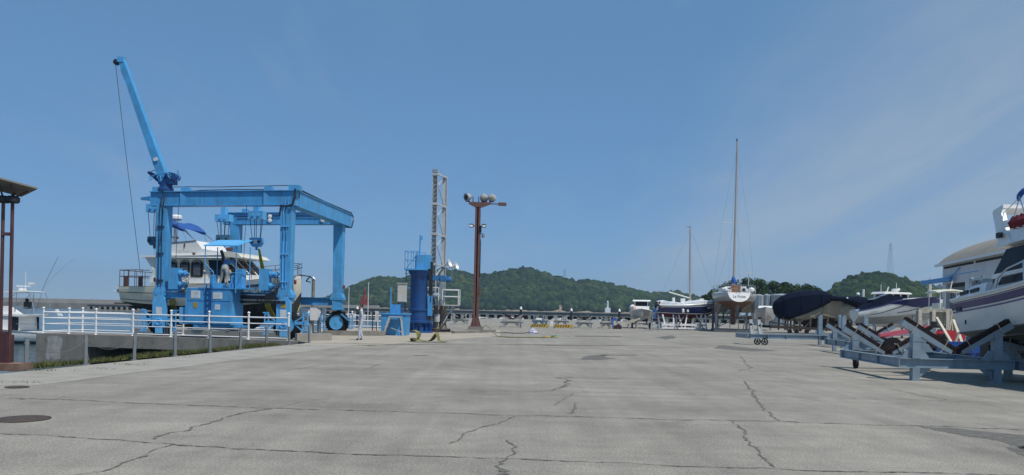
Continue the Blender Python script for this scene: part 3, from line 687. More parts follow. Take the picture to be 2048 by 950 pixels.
# ribs, cable trays and stiffeners on the beams
def ribs(b):
    for s in (1.15, HL - 1.0): b.box(hp_(s, -.02, ZT1 + .10), (.30, .52, .22)); b.box(hp_(s - .02, -.27, zc), (.26, .02, .68))
    b.box(hp_(HL + .35, 0, ZT1 + .12), (.5, .5, .25)); b.box(hp_(HL + .1, HW * .72, ZT1 + .1), (.3, .3, .2))
    for s in (0.6, HL - 1.2): b.box(hp_(s, HW - .02, ZT1 + .1), (.28, .5, .22))
hb('beam_bracket', M_blue, ribs, smooth=False)
def cables(b):
    b.path([hp_(-.3, -.15, ZT1 + .2), hp_(1.2, -.15, ZT1 + .23), hp_(3, -.15, ZT1 + .20), hp_(HL - 1, -.15, ZT1 + .23), hp_(HL + .4, -.15, ZT1 + .24)], .018)
    b.path([hp_(.1, -.29, ZT1 + .03), hp_(.9, -.29, ZT1 - .05), hp_(2.2, -.29, ZT1 + .03), hp_(4, -.29, ZT1 + .05), hp_(5.4, -.29, ZT1 + .03)], .022)
    b.path([hp_(HL + .45, -.3, ZT1 + .05), hp_(HL + .47, -.33, zc), hp_(HL + .35, -.34, ZT0 + .02), hp_(HL + .1, -.33, ZT0 - .06), hp_(HL - .25, -.32, ZT0 - .02), hp_(HL - .3, -.32, 5.8)], .045)
    b.path([hp_(HL + .5, .4, ZT1 + .08), hp_(HL + .42, HW * .5, ZT1 + .06), hp_(HL + .44, HW + .9, ZT1 + .08), hp_(HL + .46, HW + 1.2, ZT1 - .1), hp_(HL + .46, HW + 1.28, zc), hp_(HL + .42, HW + 1.1, ZT0 - .05), hp_(HL + .2, HW + .4, ZT0 - .1)], .04)
    b.path([hp_(0.2, HW - .29, zc + .1), hp_(3, HW - .29, zc + .14), hp_(6, HW - .29, zc + .1)], .02)
    b.path([hp_(.05, -.33, ZT1), hp_(.1, -.35, zc), hp_(.12, -.35, 6.0), hp_(.05, -.35, 4.6)], .02)
hb('hydraulic_hose', M_black, cables)
# "40" plate on the cross beam
pl0 = hp_(HL + .2 - .1 * .62 + .285, HW * .60, zc + .06); crossd = (hp_(HL + .1, HW + .75, 0) - hp_(HL + .2, .25, 0)).normalized()
cn = crossd.cross(UZ).normalized()
plate = hb('capacity_plate', M_signwhite, lambda b: b.bar(pl0 - crossd * .1, pl0 + crossd * 1.75, .02, .40), smooth=False)
text('capacity_lettering', '40', .44, pl0 + crossd * 1.42 + cn * .014, crossd, UZ, M_ink, plate, world=True)
# twin sheaves and lamps on the far beam
def lamp2(b):
    for s in (2.3, 5.6):
        for dz in (.10, -.14): b.lathe(hp_(s, HW - .30, zc + dz), [(.02, 0), (.12, .02), (.12, .07), (.05, .09)], 12, axis=-ht)
hb('signal_lamp', M_signwhite, lamp2)

# wheels, forks and bumper frames
def wheel(c, r=.655, w=.46, ax=None):
    ax = ax or ht
    root = hb('wheel', M_rubber, lambda b: b.lathe(c - ax * w / 2, [(r * .62, 0), (r * .86, -.0), (r * .97, .05), (r, .12), (r, w - .12), (r * .97, w - .05), (r * .86, w), (r * .62, w)], 32, axis=ax, cap=False))
    def rim(b):
        for sgn in (-1, 1):
            q = c + ax * sgn * (w / 2 - .06)
            b.lathe(q, [(r * .62, 0.05), (r * .60, .07), (r * .55, .0), (r * .30, -.10), (r * .22, -.02), (r * .20, .06), (.001, .07)], 24, axis=ax * sgn)
    hb('rim', M_bluelite, rim, parent=root)
    def tread(b):
        for k in range(22):
            a = 2 * PI * k / 22
            e = ax.orthogonal().normalized(); f = ax.cross(e)
            dd = e * math.cos(a) + f * math.sin(a); tt = ax.cross(dd)
            b.bar(c + dd * (r + .002) - ax * w * .40, c + dd * (r + .002) + ax * w * .40 + tt * .08, .07, .03, up=dd)
    hb('tread', M_rubber, tread, parent=root, smooth=False)
    return root
WZ = .655
wheel(hp_(HL + .02, .18, WZ)); wheel(hp_(-.12, .18, WZ)); wheel(hp_(HL + .0, HW - .02, WZ)); wheel(hp_(0, HW, WZ))
for s, x in ((HL, 0), (0, 0)):
    def fork(b):
        o = [(-.36, .42), (-.36, 1.72), (-.22, 1.98), (.18, 1.98), (.32, 1.80), (.32, .42)]
        b.prism([hp_(s + u, -.34, z) for u, z in o], ht * .26)
        b.box(hp_(s - .02, .1, 1.9), (.6, .6, .3)); b.box(hp_(s + .02, -.30, .33), (.34, .14, .42))
        b.lathe(hp_(s + .02, -.355, WZ + .02), [(.18, 0), (.18, .06), (.12, .07), (.12, .0), (.001, -.01)], 16, axis=-ht)
    f = hb('wheel_fork', M_bluelite, fork, smooth=False)
    hb('data_plate', M_signwhite, lambda b: b.box(hp_(s, -.352, 1.22), (.30, .015, .34), Matrix.Rotation(math.atan2(hs.y, hs.x), 3, 'Z')), parent=f, smooth=False)
    if s: hb('warning_mark', M_yellow, lambda b: b.box(hp_(s, -.352, 1.56), (.24, .015, .18), Matrix.Rotation(math.atan2(hs.y, hs.x), 3, 'Z')), parent=f, smooth=False)
def fork2(b):
    b.bar(hp_(HL, HW + .36, 1.95), hp_(HL, HW + .36, .5), .3, .12, .22, .12, up=ht)
    b.box(hp_(HL, HW, 1.7), (.55, .6, .5)); b.box(hp_(HL, HW, 1.42), (.62, .7, .06))
hb('wheel_fork', M_blue, fork2, smooth=False)
hb('wheel_fork', M_blue, lambda b: (b.box(hp_(0, HW, 1.7), (.55, .6, .5)), [b.bar(hp_(0, HW + t, 1.9), hp_(0, HW + t, .5), .3, .12) for t in (-.36, .36)]), smooth=False)
def bump(s, t, sg):
    def f(b):
        k = .05
        A_, B_ = .35 * sg, 1.0 * sg
        b.bar(hp_(s + A_, t, .78), hp_(s + B_ - .1 * sg, t, .78), .10, .14, up=UZ)
        b.bar(hp_(s + A_, t, .72), hp_(s + B_, t, .22), k, k); b.bar(hp_(s + A_, t, .85), hp_(s + B_, t, 1.22), k, k)
        for u in (B_, B_ - .22 * sg): b.bar(hp_(s + u, t, .2), hp_(s + u, t, 1.26), k, k, up=ht)
        for z in (.22, .74, 1.24): b.bar(hp_(s + B_, t - .2, z), hp_(s + B_, t + .3, z), k, k); b.bar(hp_(s + B_ - .24 * sg, t, z), hp_(s + B_, t, z), k, k)
    return hb('bumper_frame', M_bluelite, f, smooth=False)
bump(HL + .2, -.22, 1); bump(HL - .1, -.30, -.85); bump(-.1, -.25, -.85); bump(.1, -.30, .8)
def bump2(b):
    for sg in (-1, 1):
        for u in (.80, .98): b.bar(hp_(HL + u * sg, HW - .25, .28), hp_(HL + u * sg, HW - .25, 1.15), .05, .05, up=ht)
        for z in (.35, .6, .85, 1.1): b.bar(hp_(HL + .8 * sg, HW - .25, z), hp_(HL + .98 * sg, HW - .25, z), .04, .04)
        b.bar(hp_(HL + .3 * sg, HW - .28, 1.15), hp_(HL + .9 * sg, HW - .25, .7), .07, .07)
hb('bumper_frame', M_blue, bump2, smooth=False)

# winch units standing on the sill
for s in (.75, HL - 1.02):
    u = hb('winch_housing', M_blue, lambda b: (b.box(hp_(s, -.15, 2.78), (.46, .5, 1.02)), b.box(hp_(s + .05, -.15, 2.22), (.3, .4, .14))), smooth=False)
    def motor(b):
        for z in (3.03, 2.48):
            b.lathe(hp_(s + .23, -.2, z), [(.16, 0), (.17, .12), (.13, .14), (.13, .30), (.16, .31), (.16, .38), (.05, .40), (.05, .5), (.001, .5)], 14, axis=hs)
    hb('motor', M_blue, motor, parent=u)
    def hose(b):
        for k in range(5):
            a = rnd.uniform(.3, .7)
            b.path([hp_(s + .5, -.3 - .03 * k, 3.0 - .12 * k), hp_(s + .5 + a * .6, -.35, 2.8 - .1 * k), hp_(s + .55 + a * .3, -.36, 2.3), hp_(s + .2 + .3 * k * .4, -.34, 2.12)], .016)
    hb('hydraulic_hose', M_black, hose, parent=u)
# pipe rack below the right winch
def rack(b):
    b.bar(hp_(3.2, -.30, 1.98), hp_(HL - .4, -.30, 1.98), .2, .20); b.bar(hp_(3.3, -.30, 1.72), hp_(HL + .1, -.30, 1.74), .18, .12)
    for k in range(7): b.path([hp_(HL - 1.3 + .17 * k, -.40, 2.3), hp_(HL - 1.2 + .15 * k, -.42, 1.95), hp_(HL - 1.4 + .22 * k, -.42, 1.68)], .018)
hb('valve_rack', M_black, rack, smooth=False)
def rack2(b):
    b.bar(hp_(3.2, -.44, 2.06), hp_(HL - .9, -.44, 2.06), .03, .03); b.bar(hp_(.35, -.26, 2.13), hp_(1.6, -.26, 2.13), .03, .03)
hb('silver_pipe', M_steel, rack2)
for s_, t_ in ((HL + .38, .15), (HL + .36, HW), (-.34, -.2)):
    hb('warning_light', mat('dark_red_lens', (.16, .01, .015), .4), lambda b: b.lathe(hp_(s_, t_, 2.6), [(.05, 0), (.065, .02), (.065, .18), (.04, .22), (.001, .23)], 10))
# engine house with panels, labels, small tank
ce = P(416, 612, 37.2); eL, eR = P(376, 612, 37.4), P(474, 612, 37.0)
es = (ce - hA).dot(hs); ew = (eR - eL).length
EZ0, EZ1 = .62, 2.33
et = -.62
eng = hb('engine_house', M_blue, lambda b: (b.bar(hp_(es - ew / 2, et, (EZ0 + EZ1) / 2), hp_(es + ew / 2 - .08, et, (EZ0 + EZ1) / 2), 1.0, EZ1 - EZ0), b.box(hp_(es + .3, et, .55), (2.3, .8, .10)), b.box(hp_(es + .5, et, EZ1 + .12), (.9, .8, .24)), b.box(hp_(es + .95, et + .2, EZ1 + .35), (.4, .3, .6))), smooth=False)
RZ = Matrix.Rotation(math.atan2(hs.y, hs.x), 3, 'Z')
F_ = et - .5
def epan(b):
    for u, wd in ((-.55 * ew / 2, .40 * ew), (.40 * ew / 2, .42 * ew)):
        b.box(hp_(es + u, F_ - .012, 1.18), (wd, .03, 1.02), RZ); b.box(hp_(es + u, F_ - .012, 2.02), (wd, .03, .56), RZ)
hb('cabinet_door', M_blue, epan, parent=eng, smooth=False)
hb('label_plate', M_signwhite, lambda b: (b.box(hp_(es - .62 * ew / 2, F_ - .035, 2.02), (.46, .015, .36), RZ), b.box(hp_(es + .30 * ew / 2, F_ - .035, 1.98), (.46, .015, .30), RZ), b.box(hp_(es + .30 * ew / 2, F_ - .035, 1.45), (.24, .015, .24), RZ)), parent=eng, smooth=False)
def ink(b):
    for u, z0, n, wd in ((-.62 * ew / 2, 2.02, 5, .36), (.30 * ew / 2, 1.98, 4, .36), (.30 * ew / 2, 1.45, 3, .16)):
        for k in range(n): b.box(hp_(es + u, F_ - .045, z0 + (k - (n - 1) / 2) * .062), (wd * rnd.uniform(.6, 1), .005, .022), RZ)
hb('label_lettering', M_fadeink, ink, parent=eng, smooth=False)
hb('warning_mark', M_yellow, lambda b: b.prism([hp_(es - .62 * ew / 2 + x, F_ - .03, 1.52 + z) for x, z in ((-.10, .14), (.10, .14), (.10, -.06), (0, -.16), (-.10, -.06))], -ht * .012), parent=eng, smooth=False)
def lad(b):
    for u in (-.12, .12): b.bar(hp_(es - .06 + u, F_ - .1, .6), hp_(es - .06 + u, F_ - .1, 2.5), .04, .04, up=ht)
    for k in range(7): b.tube(hp_(es - .18, F_ - .1, .75 + .26 * k), hp_(es + .06, F_ - .1, .75 + .26 * k), .018, n=6)
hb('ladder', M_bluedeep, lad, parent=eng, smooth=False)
hb('fuel_tank', M_bluelite, lambda b: (b.box(hp_(es - ew / 2 - .24, et - .1, 1.02), (.38, .5, .78), RZ), b.lathe(hp_(es - ew / 2 - .24, et - .1, 1.41), [(.05, 0), (.05, .06), (.001, .07)], 8)), smooth=False)
# operator platform and its canopy
PZ = 2.36
cx0, cx1 = (P(403, 490, 37.1) - hA).dot(hs), (P(470, 490, 36.9) - hA).dot(hs)
CZ = 4.28
def canopy(b):
    a0, a1 = hp_(cx0 - .06, et - .62, CZ), hp_(cx1 + .02, et - .62, CZ)
    b.prism([a0, a1, hp_(cx1 + .30, et + .5, CZ + .34), hp_(cx0 + .12, et + .5, CZ + .34)], UZ * .045)
plat = hb('operator_canopy', M_bluelite, canopy, smooth=False)
def posts(b):
    for s_, t_ in ((cx0, et - .55), (cx1 - .05, et - .55), (cx0 + .15, et + .42), (cx1 + .22, et + .42)): b.tube(hp_(s_, t_, PZ - .25), hp_(s_, t_, CZ + .03), .024, n=6)
    b.tube(hp_(cx0, et - .55, 3.48), hp_(cx0 + .42, et - .52, 3.08), .024, n=6); b.tube(hp_(cx0 + .42, et - .52, 3.08), hp_(cx0 + .42, et - .52, PZ), .024, n=6)
    b.tube(hp_(cx0, et - .55, 3.08), hp_(cx0 + .42, et - .52, 3.08), .02, n=6); b.tube(hp_(cx1 + .22, et + .42, 3.05), hp_(cx1 - .05, et - .55, 3.05), .018, n=6)
    b.tube(hp_(cx1 - .5, et - .58, 3.05), hp_(cx1 - .05, et - .55, 3.05), .018, n=6)
hb('canopy_post', M_blue, posts, parent=plat)
hb('work_lamp', M_lamphood, lambda b: b.ball(hp_(cx0, et - .62, 3.1), .07), parent=plat)
hb('platform_floor', M_blue, lambda b: b.box(hp_((cx0 + cx1) / 2 + .1, et, PZ - .03), (cx1 - cx0 + .7, 1.1, .06), RZ), smooth=False)
hb('control_console', M_blue, lambda b: (b.box(hp_(cx1 - .10, et + .1, PZ + .45), (.34, .4, .9), RZ), b.box(hp_(cx0 + .28, et - .2, PZ + .3), (.22, .3, .62), RZ)), smooth=False)
hb('seat', M_black, lambda b: (b.box(hp_(cx1 - .62, et + .35, PZ + .3), (.4, .3, .10), RZ), b.box(hp_(cx1 - .62, et + .5, PZ + .5), (.4, .08, .4), RZ)), smooth=False)

# hoist trolleys, cables, hook blocks and slings
def block(s, t, ztop, zblk, m, sling, wdt=.62, wire=6, big=1.0):
    tr = hb('trolley', M_bluelite, lambda b: (b.box(hp_(s, t, ztop), (wdt * 1.25, .42, .40), RZ), b.box(hp_(s, t, ztop + .38), (.28, .3, .5), RZ), b.lathe(hp_(s - .15, t - .23, ztop), [(.04, 0), (.08, .02), (.001, .03)], 8, axis=-ht), b.lathe(hp_(s + .15, t - .23, ztop), [(.04, 0), (.08, .02), (.001, .03)], 8, axis=-ht)), smooth=False)
    def wires(b):
        for k in range(wire):
            u = (k / (wire - 1) - .5)
            b.tube(hp_(s + u * wdt * 1.15, t + (.1 if k % 2 else -.1), ztop - .1), hp_(s + u * wdt * .92 * (1 if k % 2 else .75), t + (.06 if k % 2 else -.06), zblk + .12), .016, n=5)
    hb('hoist_cable', M_wire, wires)
    bk = hb('hook_block', m, lambda b: (b.prism([hp_(s + x * big, t - .16, zblk + z * big) for x, z in ((-.32, .2), (.32, .2), (.34, -.05), (.18, -.24), (-.18, -.24), (-.34, -.05))], ht * .32), b.box(hp_(s, t, zblk - .3 * big), (.1, .1, .2))), smooth=False)
    def sh(b):
        for u in (-.18, .18): b.lathe(hp_(s + u * big, t - .17, zblk), [(.05 * big, 0), (.07 * big, .02), (.001, .03)], 10, axis=-ht)
    hb('sheave_pin', M_black, sh, parent=bk)
    if sling == 1: hb('block_label', M_signwhite, lambda b: b.box(hp_(s, t - .168, zblk), (.2, .012, .2), RZ), parent=bk, smooth=False)
    return bk
CL = HW * .5
s1 = (P(523, 493, 39.3) - hA).dot(hs)
block(s1, 1.1, 5.98, 4.68, M_bluelite, 1, wire=5)
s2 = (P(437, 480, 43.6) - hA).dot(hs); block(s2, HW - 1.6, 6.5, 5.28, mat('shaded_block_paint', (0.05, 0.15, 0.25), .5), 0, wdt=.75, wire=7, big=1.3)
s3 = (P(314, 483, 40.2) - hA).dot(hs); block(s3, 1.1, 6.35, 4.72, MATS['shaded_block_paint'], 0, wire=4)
s4 = s2 + .2
def hang(b):
    for t_ in (1.1,): b.tube(hp_(s1, -.12, ZT1 + .1), hp_(s1 - .01, -.5, 2.4), .012, n=5)
    b.tube(hp_(.95, -.34, ZT0), hp_(.86, -.34, 3.6), .012, n=5)
hb('hoist_cable', M_wire, hang)

# swinging jib on the near left leg
jb = hp_(.05, 0, ZT1 + .12)
jt = P(243, 118, 38.6); jf = P(330, 362, 38.85)
boom = hb('jib_boom', M_blue, lambda b: (b.bar(jf, jt, .42, .40, .26, .26, up=-ht), b.box(jt + Vector((.0, 0, -.05)), (.3, .3, .25))), smooth=False)
hb('boom_sheave', M_black, lambda b: (b.lathe(jt + Vector((-.24, -.08, -.16)), [(.14, 0), (.14, .16)], 12, axis=ht), b.bar(jt + Vector((.05, 0, -.05)), jt + Vector((-.28, 0, -.16)), .2, .12)), parent=boom)
hb('boom_label', M_signwhite, lambda b: b.bar(jf.lerp(jt, .16) - ht * .235 + hs * .03, jf.lerp(jt, .185) - ht * .235 + hs * .03, .20, .02, up=ht), parent=boom, smooth=False)
def turret(b):
    b.lathe(jb - UZ * .1, [(.36, 0), (.36, .16), (.30, .2), (.30, .34)], 18)
    b.box(jb + UZ * .52 + hs * .1, (.72, .5, .55), RZ); b.bar(jb + UZ * .5 - hs * .3, jb + UZ * .86 - hs * .95, .34, .30, .2, .10)
    b.lathe(jb + UZ * .6 + hs * .5 - ht * .26, [(.16, 0), (.16, .5)], 12, axis=ht)
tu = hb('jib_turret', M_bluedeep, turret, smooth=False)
def tubes(b):
    rr = random.Random(4)
    for k in range(9):
        a = jb + UZ * rr.uniform(.35, .8) + hs * rr.uniform(-.9, .5) - ht * .3; c = jb + UZ * rr.uniform(.35, .85) + hs * rr.uniform(-.9, .6) - ht * .3
        b.path([a, (a + c) / 2 + UZ * rr.uniform(-.15, .2) - ht * .05, c], .02)
    b.path([jb + UZ * .85 - hs * .95, jb + UZ * .98 - hs * .6, jb + UZ * .95 - hs * .2], .02)
    b.path([jb + UZ * .4 + hs * .5, jb + UZ * .95 + hs * .62, jb + UZ * .6 + hs * .75, jb + UZ * .4 + hs * .6], .02)
hb('turret_hose', M_bluelite, tubes, parent=tu)
def jw(b):
    a = jt + Vector((-.26, -.05, -.28)); c = P(281, 548, 39.9)
    pts = [a.lerp(c, k / 8) + Vector((-.0, 0, -.10 * math.sin(PI * k / 8))) for k in range(9)]
    b.path(pts, .012, 5)
    b.tube(jt.lerp(jf, .05) + Vector((-.15, 0, -.2)), jb + UZ * .8 - hs * .3, .009, n=5)
hb('jib_cable', M_wire, jw)

# ------------------------------------------------------------------ yacht hanging in the hoist
class Hull:
    """stations: x, half beam at sheer, z sheer, half beam at chine, z chine, z keel"""
    def __init__(s, st, n=24):
        st = np.array(st, float); s.x = np.linspace(st[0, 0], st[-1, 0], n)
        s.c = [s.interp(s.x, st[:, 0], st[:, k]) for k in range(1, 6)]
    @staticmethod
    def interp(x, xp, fp):
        m = np.gradient(fp, xp); i = np.clip(np.searchsorted(xp, x) - 1, 0, len(xp) - 2); h = xp[i + 1] - xp[i]; t = (x - xp[i]) / h
        return (2 * t**3 - 3 * t**2 + 1) * fp[i] + (t**3 - 2 * t**2 + t) * h * m[i] + (-2 * t**3 + 3 * t**2) * fp[i + 1] + (t**3 - t**2) * h * m[i + 1]
    def pt(s, i, t, side, off=0.0, bulge=.04):
        ys, zs, yc, zc_, zk = [c[i] for c in s.c]
        y = yc + (ys - yc) * t + bulge * 4 * t * (1 - t) * min(1, max(0, ys) * 2); z = zc_ + (zs - zc_) * t
        return Vector((s.x[i], side * (max(0.0, y) + off), z))
    def side(s, b, t0=0, t1=1, off=0.0, i0=0, i1=None, k=5, bulge=.04, sides=(-1, 1)):
        i1 = len(s.x) if i1 is None else i1
        for sd in sides: b.loft([[s.pt(i, t0 + (t1 - t0) * j / k, sd, off, bulge) for j in range(k + 1)] for i in range(i0, i1)])
    def bottom(s, b, k=3, round_=0.0):
        for sd in (-1, 1):
            rings = []
            for i in range(len(s.x)):
                ys, zs, yc, zc_, zk = [c[i] for c in s.c]; r = []
                for j in range(k + 1):
                    t = j / k; r.append(Vector((s.x[i], sd * max(0, yc) * t, zk + (zc_ - zk) * (t ** (1 + round_)))))
                rings.append(r)
            b.loft(rings)
    def transom(s, b, i=0, rake=0.0):
        ring = [s.pt(i, j / 5, 1) for j in range(6)][::-1]; ys, zs, yc, zc_, zk = [c[i] for c in s.c]
        ring += [Vector((s.x[i], 0, zk))] + [s.pt(i, j / 5, -1) for j in range(6)]
        b.add(ring, [tuple(range(len(ring)))])
    def deck(s, b, dz=-.05, inset=.02):
        n = len(s.x); r = [[Vector((s.x[i], -max(0, s.c[0][i] - inset), s.c[1][i] + dz)), Vector((s.x[i], 0, s.c[1][i] + dz + .04)), Vector((s.x[i], max(0, s.c[0][i] - inset), s.c[1][i] + dz))] for i in range(n)]
        b.loft(r)
    def rail(s, b, r=.03, dz=0.0, i0=0, i1=None):
        i1 = len(s.x) if i1 is None else i1
        for sd in (-1, 1): b.path([s.pt(i, 1, sd) + UZ * dz for i in range(i0, i1)], r, 6)

ystern = hp_((P(243, 580, 43.0) - hA).dot(hs) + .88, HW * .47, 0)
yrz = math.atan2(hs.y, hs.x)
yacht = thing('motor_yacht', 'old cream motor yacht with arched cabin windows hanging in the blue hoist', 'yacht', tuple(ystern), yrz)
H = Hull([(0, 1.42, 2.42, 1.22, 1.62, 1.36), (2, 1.60, 2.45, 1.40, 1.50, .92), (4.5, 1.68, 2.55, 1.45, 1.46, .62), (7, 1.50, 2.78, 1.02, 1.58, .55), (8.6, .95, 3.0, .42, 1.75, .62), (9.5, .32, 3.14, .03, 1.85, .95), (9.75, .02, 3.18, 0, 2.3, 1.9)])
YW = lambda n, m, fn, **k: B1(n, m, k.pop('parent', yacht), fn, **k)
YW('hull', M_cream, lambda b: (H.side(b), H.transom(b)))
YW('hull_bottom', M_dkhull, lambda b: (H.bottom(b), b.prism([(1.2, -.06, 1.0), (7.6, -.06, .6), (7.0, -.06, .28), (1.4, -.06, .3)], (0, .12, 0))))
YW('rub_rail', M_brown, lambda b: (H.side(b, .98, 1.0, .03, k=1), H.side(b, .60, .635, .02, k=1, i1=9), H.side(b, .16, .19, .02, k=1, i1=9)))
YW('deck', M_white, lambda b: H.deck(b, -.03))
YW('hull_band', M_white, lambda b: H.side(b, .82, .965, .012, k=1, i0=8))
YW('blue_stripe', M_canvasblue, lambda b: H.side(b, .70, .78, .014, k=1, i0=15, i1=20))
# cabin
def cab(b):
    b.prism([(1.85, -1.28, 2.40), (1.95, -1.28, 3.95), (6.2, -1.28, 3.95), (7.15, -1.12, 3.02), (7.3, -1.1, 2.7)], (0, 2.56, 0))
cabin = YW('cabin', M_cream, cab, smooth=False)
YW('cabin_base', M_white, lambda b: b.box((4.6, 0, 2.78), (5.6, 2.72, .26)), smooth=False)
YW('roof', M_white, lambda b: (b.prism([(1.3, -1.45, 3.97), (6.7, -1.45, 3.97), (7.1, -1.40, 4.02), (7.05, -1.36, 4.08), (6.6, -1.45, 4.14), (1.3, -1.45, 4.06)], (0, 2.9, 0)), b.prism([(1.45, -1.3, 3.97), (1.95, -1.3, 3.3), (1.95, -1.3, 3.97)], (0, .05, 0))), smooth=False)
visor = [(7.0, 3.99), (6.1, 4.06), (6.0, 4.32), (6.5, 4.30), (6.95, 4.2), (7.06, 4.08)]
YW('visor', M_cream, lambda b: b.prism([(x, -1.46, z - .02) for x, z in visor], (0, 2.92, 0)))
for k, x in enumerate((2.36, 3.06, 3.78, 4.5)):
    def win(b):
        w2, z0, z1 = (.27, 3.02, 3.66) if k < 3 else (.34, 2.98, 3.66)
        pts = [(x - w2, z0), (x + w2, z0), (x + w2, z1)] + [(x + w2 * math.cos(a), z1 + .2 * math.sin(a)) for a in (.5, 1.0, PI / 2, PI - 1.0, PI - .5)] + [(x - w2, z1)]
        for yy in (-1.284, 1.284 - .02): b.prism([(px, yy, pz) for px, pz in pts], (0, .02, 0))
    wf = YW('window', M_glass, win, smooth=False)
    YW('window_blind', M_grille, lambda b: [b.box((x, sy * 1.292, 3.33), (.40, .006, .56)) for sy in (-1, 1)], parent=wf, smooth=False)
    YW('window_arch_trim', M_cream, lambda b: b.path([(x + .20 * math.cos(a), -1.294, 3.68 + .12 * math.sin(a)) for a in np.linspace(.15, PI - .15, 9)], .014, 5), parent=wf)
def wsc(b):
    b.prism([(5.30, -1.284, 3.06), (5.14, -1.284, 3.86), (5.95, -1.284, 3.86), (6.35, -1.262, 3.42), (6.15, -1.27, 3.06)], (0, .012, 0))
    b.prism([(6.42, -1.255, 3.40), (6.10, -1.28, 3.78), (6.45, -1.255, 3.60), (6.98, -1.16, 3.12), (6.5, -1.24, 3.08)], (0, .012, 0))
    for y in (-.8, 0, .8): b.add([(6.27, y - .33, 3.90), (6.27, y + .33, 3.90), (7.10, y + .30, 3.10), (7.10, y - .30, 3.10)], [(0, 1, 2, 3)])
YW('windscreen', M_glass, wsc, smooth=False)
YW('windscreen_pillar', M_cream, lambda b: (b.bar((6.12, -1.31, 3.92), (6.52, -1.27, 3.04), .03, .07), b.bar((6.4, -1.30, 3.95), (7.16, -1.13, 3.02), .03, .05)), smooth=False)
# flying bridge
fb = [(2.15, 4.08), (2.65, 4.52), (3.0, 4.74), (4.38, 4.86), (4.72, 4.45), (5.7, 4.30), (6.0, 4.08)]
fly = YW('flybridge', M_white, lambda b: b.prism([(x, -1.22, z) for x, z in fb], (0, 2.44, 0)), smooth=False)
YW('flybridge_trim', M_brown, lambda b: b.path([(x, -1.23, z + .01) for x, z in fb[1:4]], .02), parent=fly)
text('name_lettering', 'AROHA II', .22, (3.7, -1.226, 4.30), (1, 0, .03), (0, 0, 1), M_fadeink, fly)
YW('cleat', M_brown, lambda b: (b.box((3.72, -1.24, 4.62), (.05, .04, .2)), b.box((4.35, -1.36, 4.18), (.1, .1, .12))), parent=fly)
YW('search_light', M_brown, lambda b: b.tube((5.9, -.8, 4.45), (6.2, -.8, 4.47), .1))
def bim(b):
    L0 = [(2.10, 5.72), (2.25, 5.86), (2.55, 5.84), (2.95, 5.72), (3.35, 5.52), (3.55, 5.40)]; rr = [.10, .16, .18, .17, .13, .05]
    n = 10; rings = []
    for (x, z), r in zip(L0, rr): rings.append([Vector((x + .25 * r * math.sin(a), -.95 + r * .9 * math.cos(a), z + r * math.sin(a))) for a in np.linspace(0, 2 * PI, n, endpoint=False)])
    b.loft(rings, closed=True)
    rings = [[Vector((v.x, v.y + 1.9, v.z)) for v in r] for r in rings]; b.loft(rings, closed=True); 
    b.loft([[Vector((x, -.9, z + .1)), Vector((x, .9, z + .1))] for x, z in L0])
YW('bimini_cover', M_canvasblue, bim)
YW('bimini_frame', M_steel, lambda b: [(b.tube((2.25, s * .95, 5.66), (3.22, s * 1.0, 4.72), .028), b.tube((3.52, s * .95, 5.4), (4.3, s * 1.0, 4.8), .028), b.tube((3.45, s * .95, 5.3), (3.75, s * 1.0, 4.72), .012)) for s in (-1, 1)])
YW('radar_mast', M_white, lambda b: (b.bar((2.2, .2, 4.4), (2.15, .2, 6.08), .14, .14, .1, .1), b.box((2.15, .2, 6.1), (.5, .4, .05))))
YW('radar_dome', M_white, lambda b: b.lathe((2.20, .2, 6.13), [(.30, 0), (.33, .04), (.33, .17), (.28, .24), (.1, .26), (.001, .26)], 20))
def frail(b):
    for z in (4.72, 5.05): b.path([(1.9, -1.2, z), (2.4, -1.2, z), (3.3, -1.15, z)], .014)
    for x in (1.95, 2.25, 2.6, 3.0): b.tube((x, -1.2, 4.1), (x, -1.2, 5.05), .013, n=5)
    b.tube((2.3, -1.2, 5.05), (2.6, -1.0, 5.4), .012, n=5)
YW('flybridge_rail', M_steel, frail)
YW('boat_hook_ball', M_brown, lambda b: (b.tube((1.9, -1.2, 5.0), (3.25, -1.2, 5.02), .014), b.ball((3.28, -1.2, 5.02), .07)))
# after deck
def arail(b):
    for z in (2.95, 3.28): b.path([(.02, 1.36, z), (.0, 0, z), (.02, -1.36, z), (1.0, -1.46, z + .02), (1.9, -1.5, z)], .022)
    for p in ((.02, -1.36), (.3, -1.4), (.62, -1.43), (1.0, -1.46), (1.45, -1.48), (.02, 0), (.02, 1.36), (.02, .7), (.02, -.7)): b.tube((p[0], p[1], 2.42), (p[0], p[1], 3.28), .018, n=6)
YW('after_rail', M_brown, arail)
YW('fender_post', M_brown, lambda b: [b.box((x, -1.40, 2.68), (.2, .12, .52)) for x in (.42, 1.30)], smooth=False)
YW('swim_platform', M_brown, lambda b: b.box((-.25, 0, 1.52), (.5, 2.2, .06)), smooth=False)
YW('dinghy_davit', M_white, lambda b: (b.box((-.22, -.5, 2.05), (.34, .4, .38)), b.bar((-.35, -.5, 2.0), (-1.0, -.5, 2.2), .06, .05), b.bar((-.35, -.5, 2.35), (-1.05, -.5, 2.42), .04, .03), b.bar((-.1, -.5, 1.78), (-.5, -.5, 1.82), .2, .06)))
YW('outboard_bracket', M_brown, lambda b: b.prism([(-.55, -.56, 2.12), (-.8, -.56, 2.2), (-.62, -.56, 2.34)], (0, .12, 0)))
YW('rudder', M_dkhull, lambda b: (b.prism([(-.5, -.03, 1.38), (.5, -.03, 1.42), (.7, -.03, 1.30), (-.1, -.03, 1.22)], (0, .06, 0)), b.tube((.8, 0, .95), (2.2, 0, 1.05), .04)))
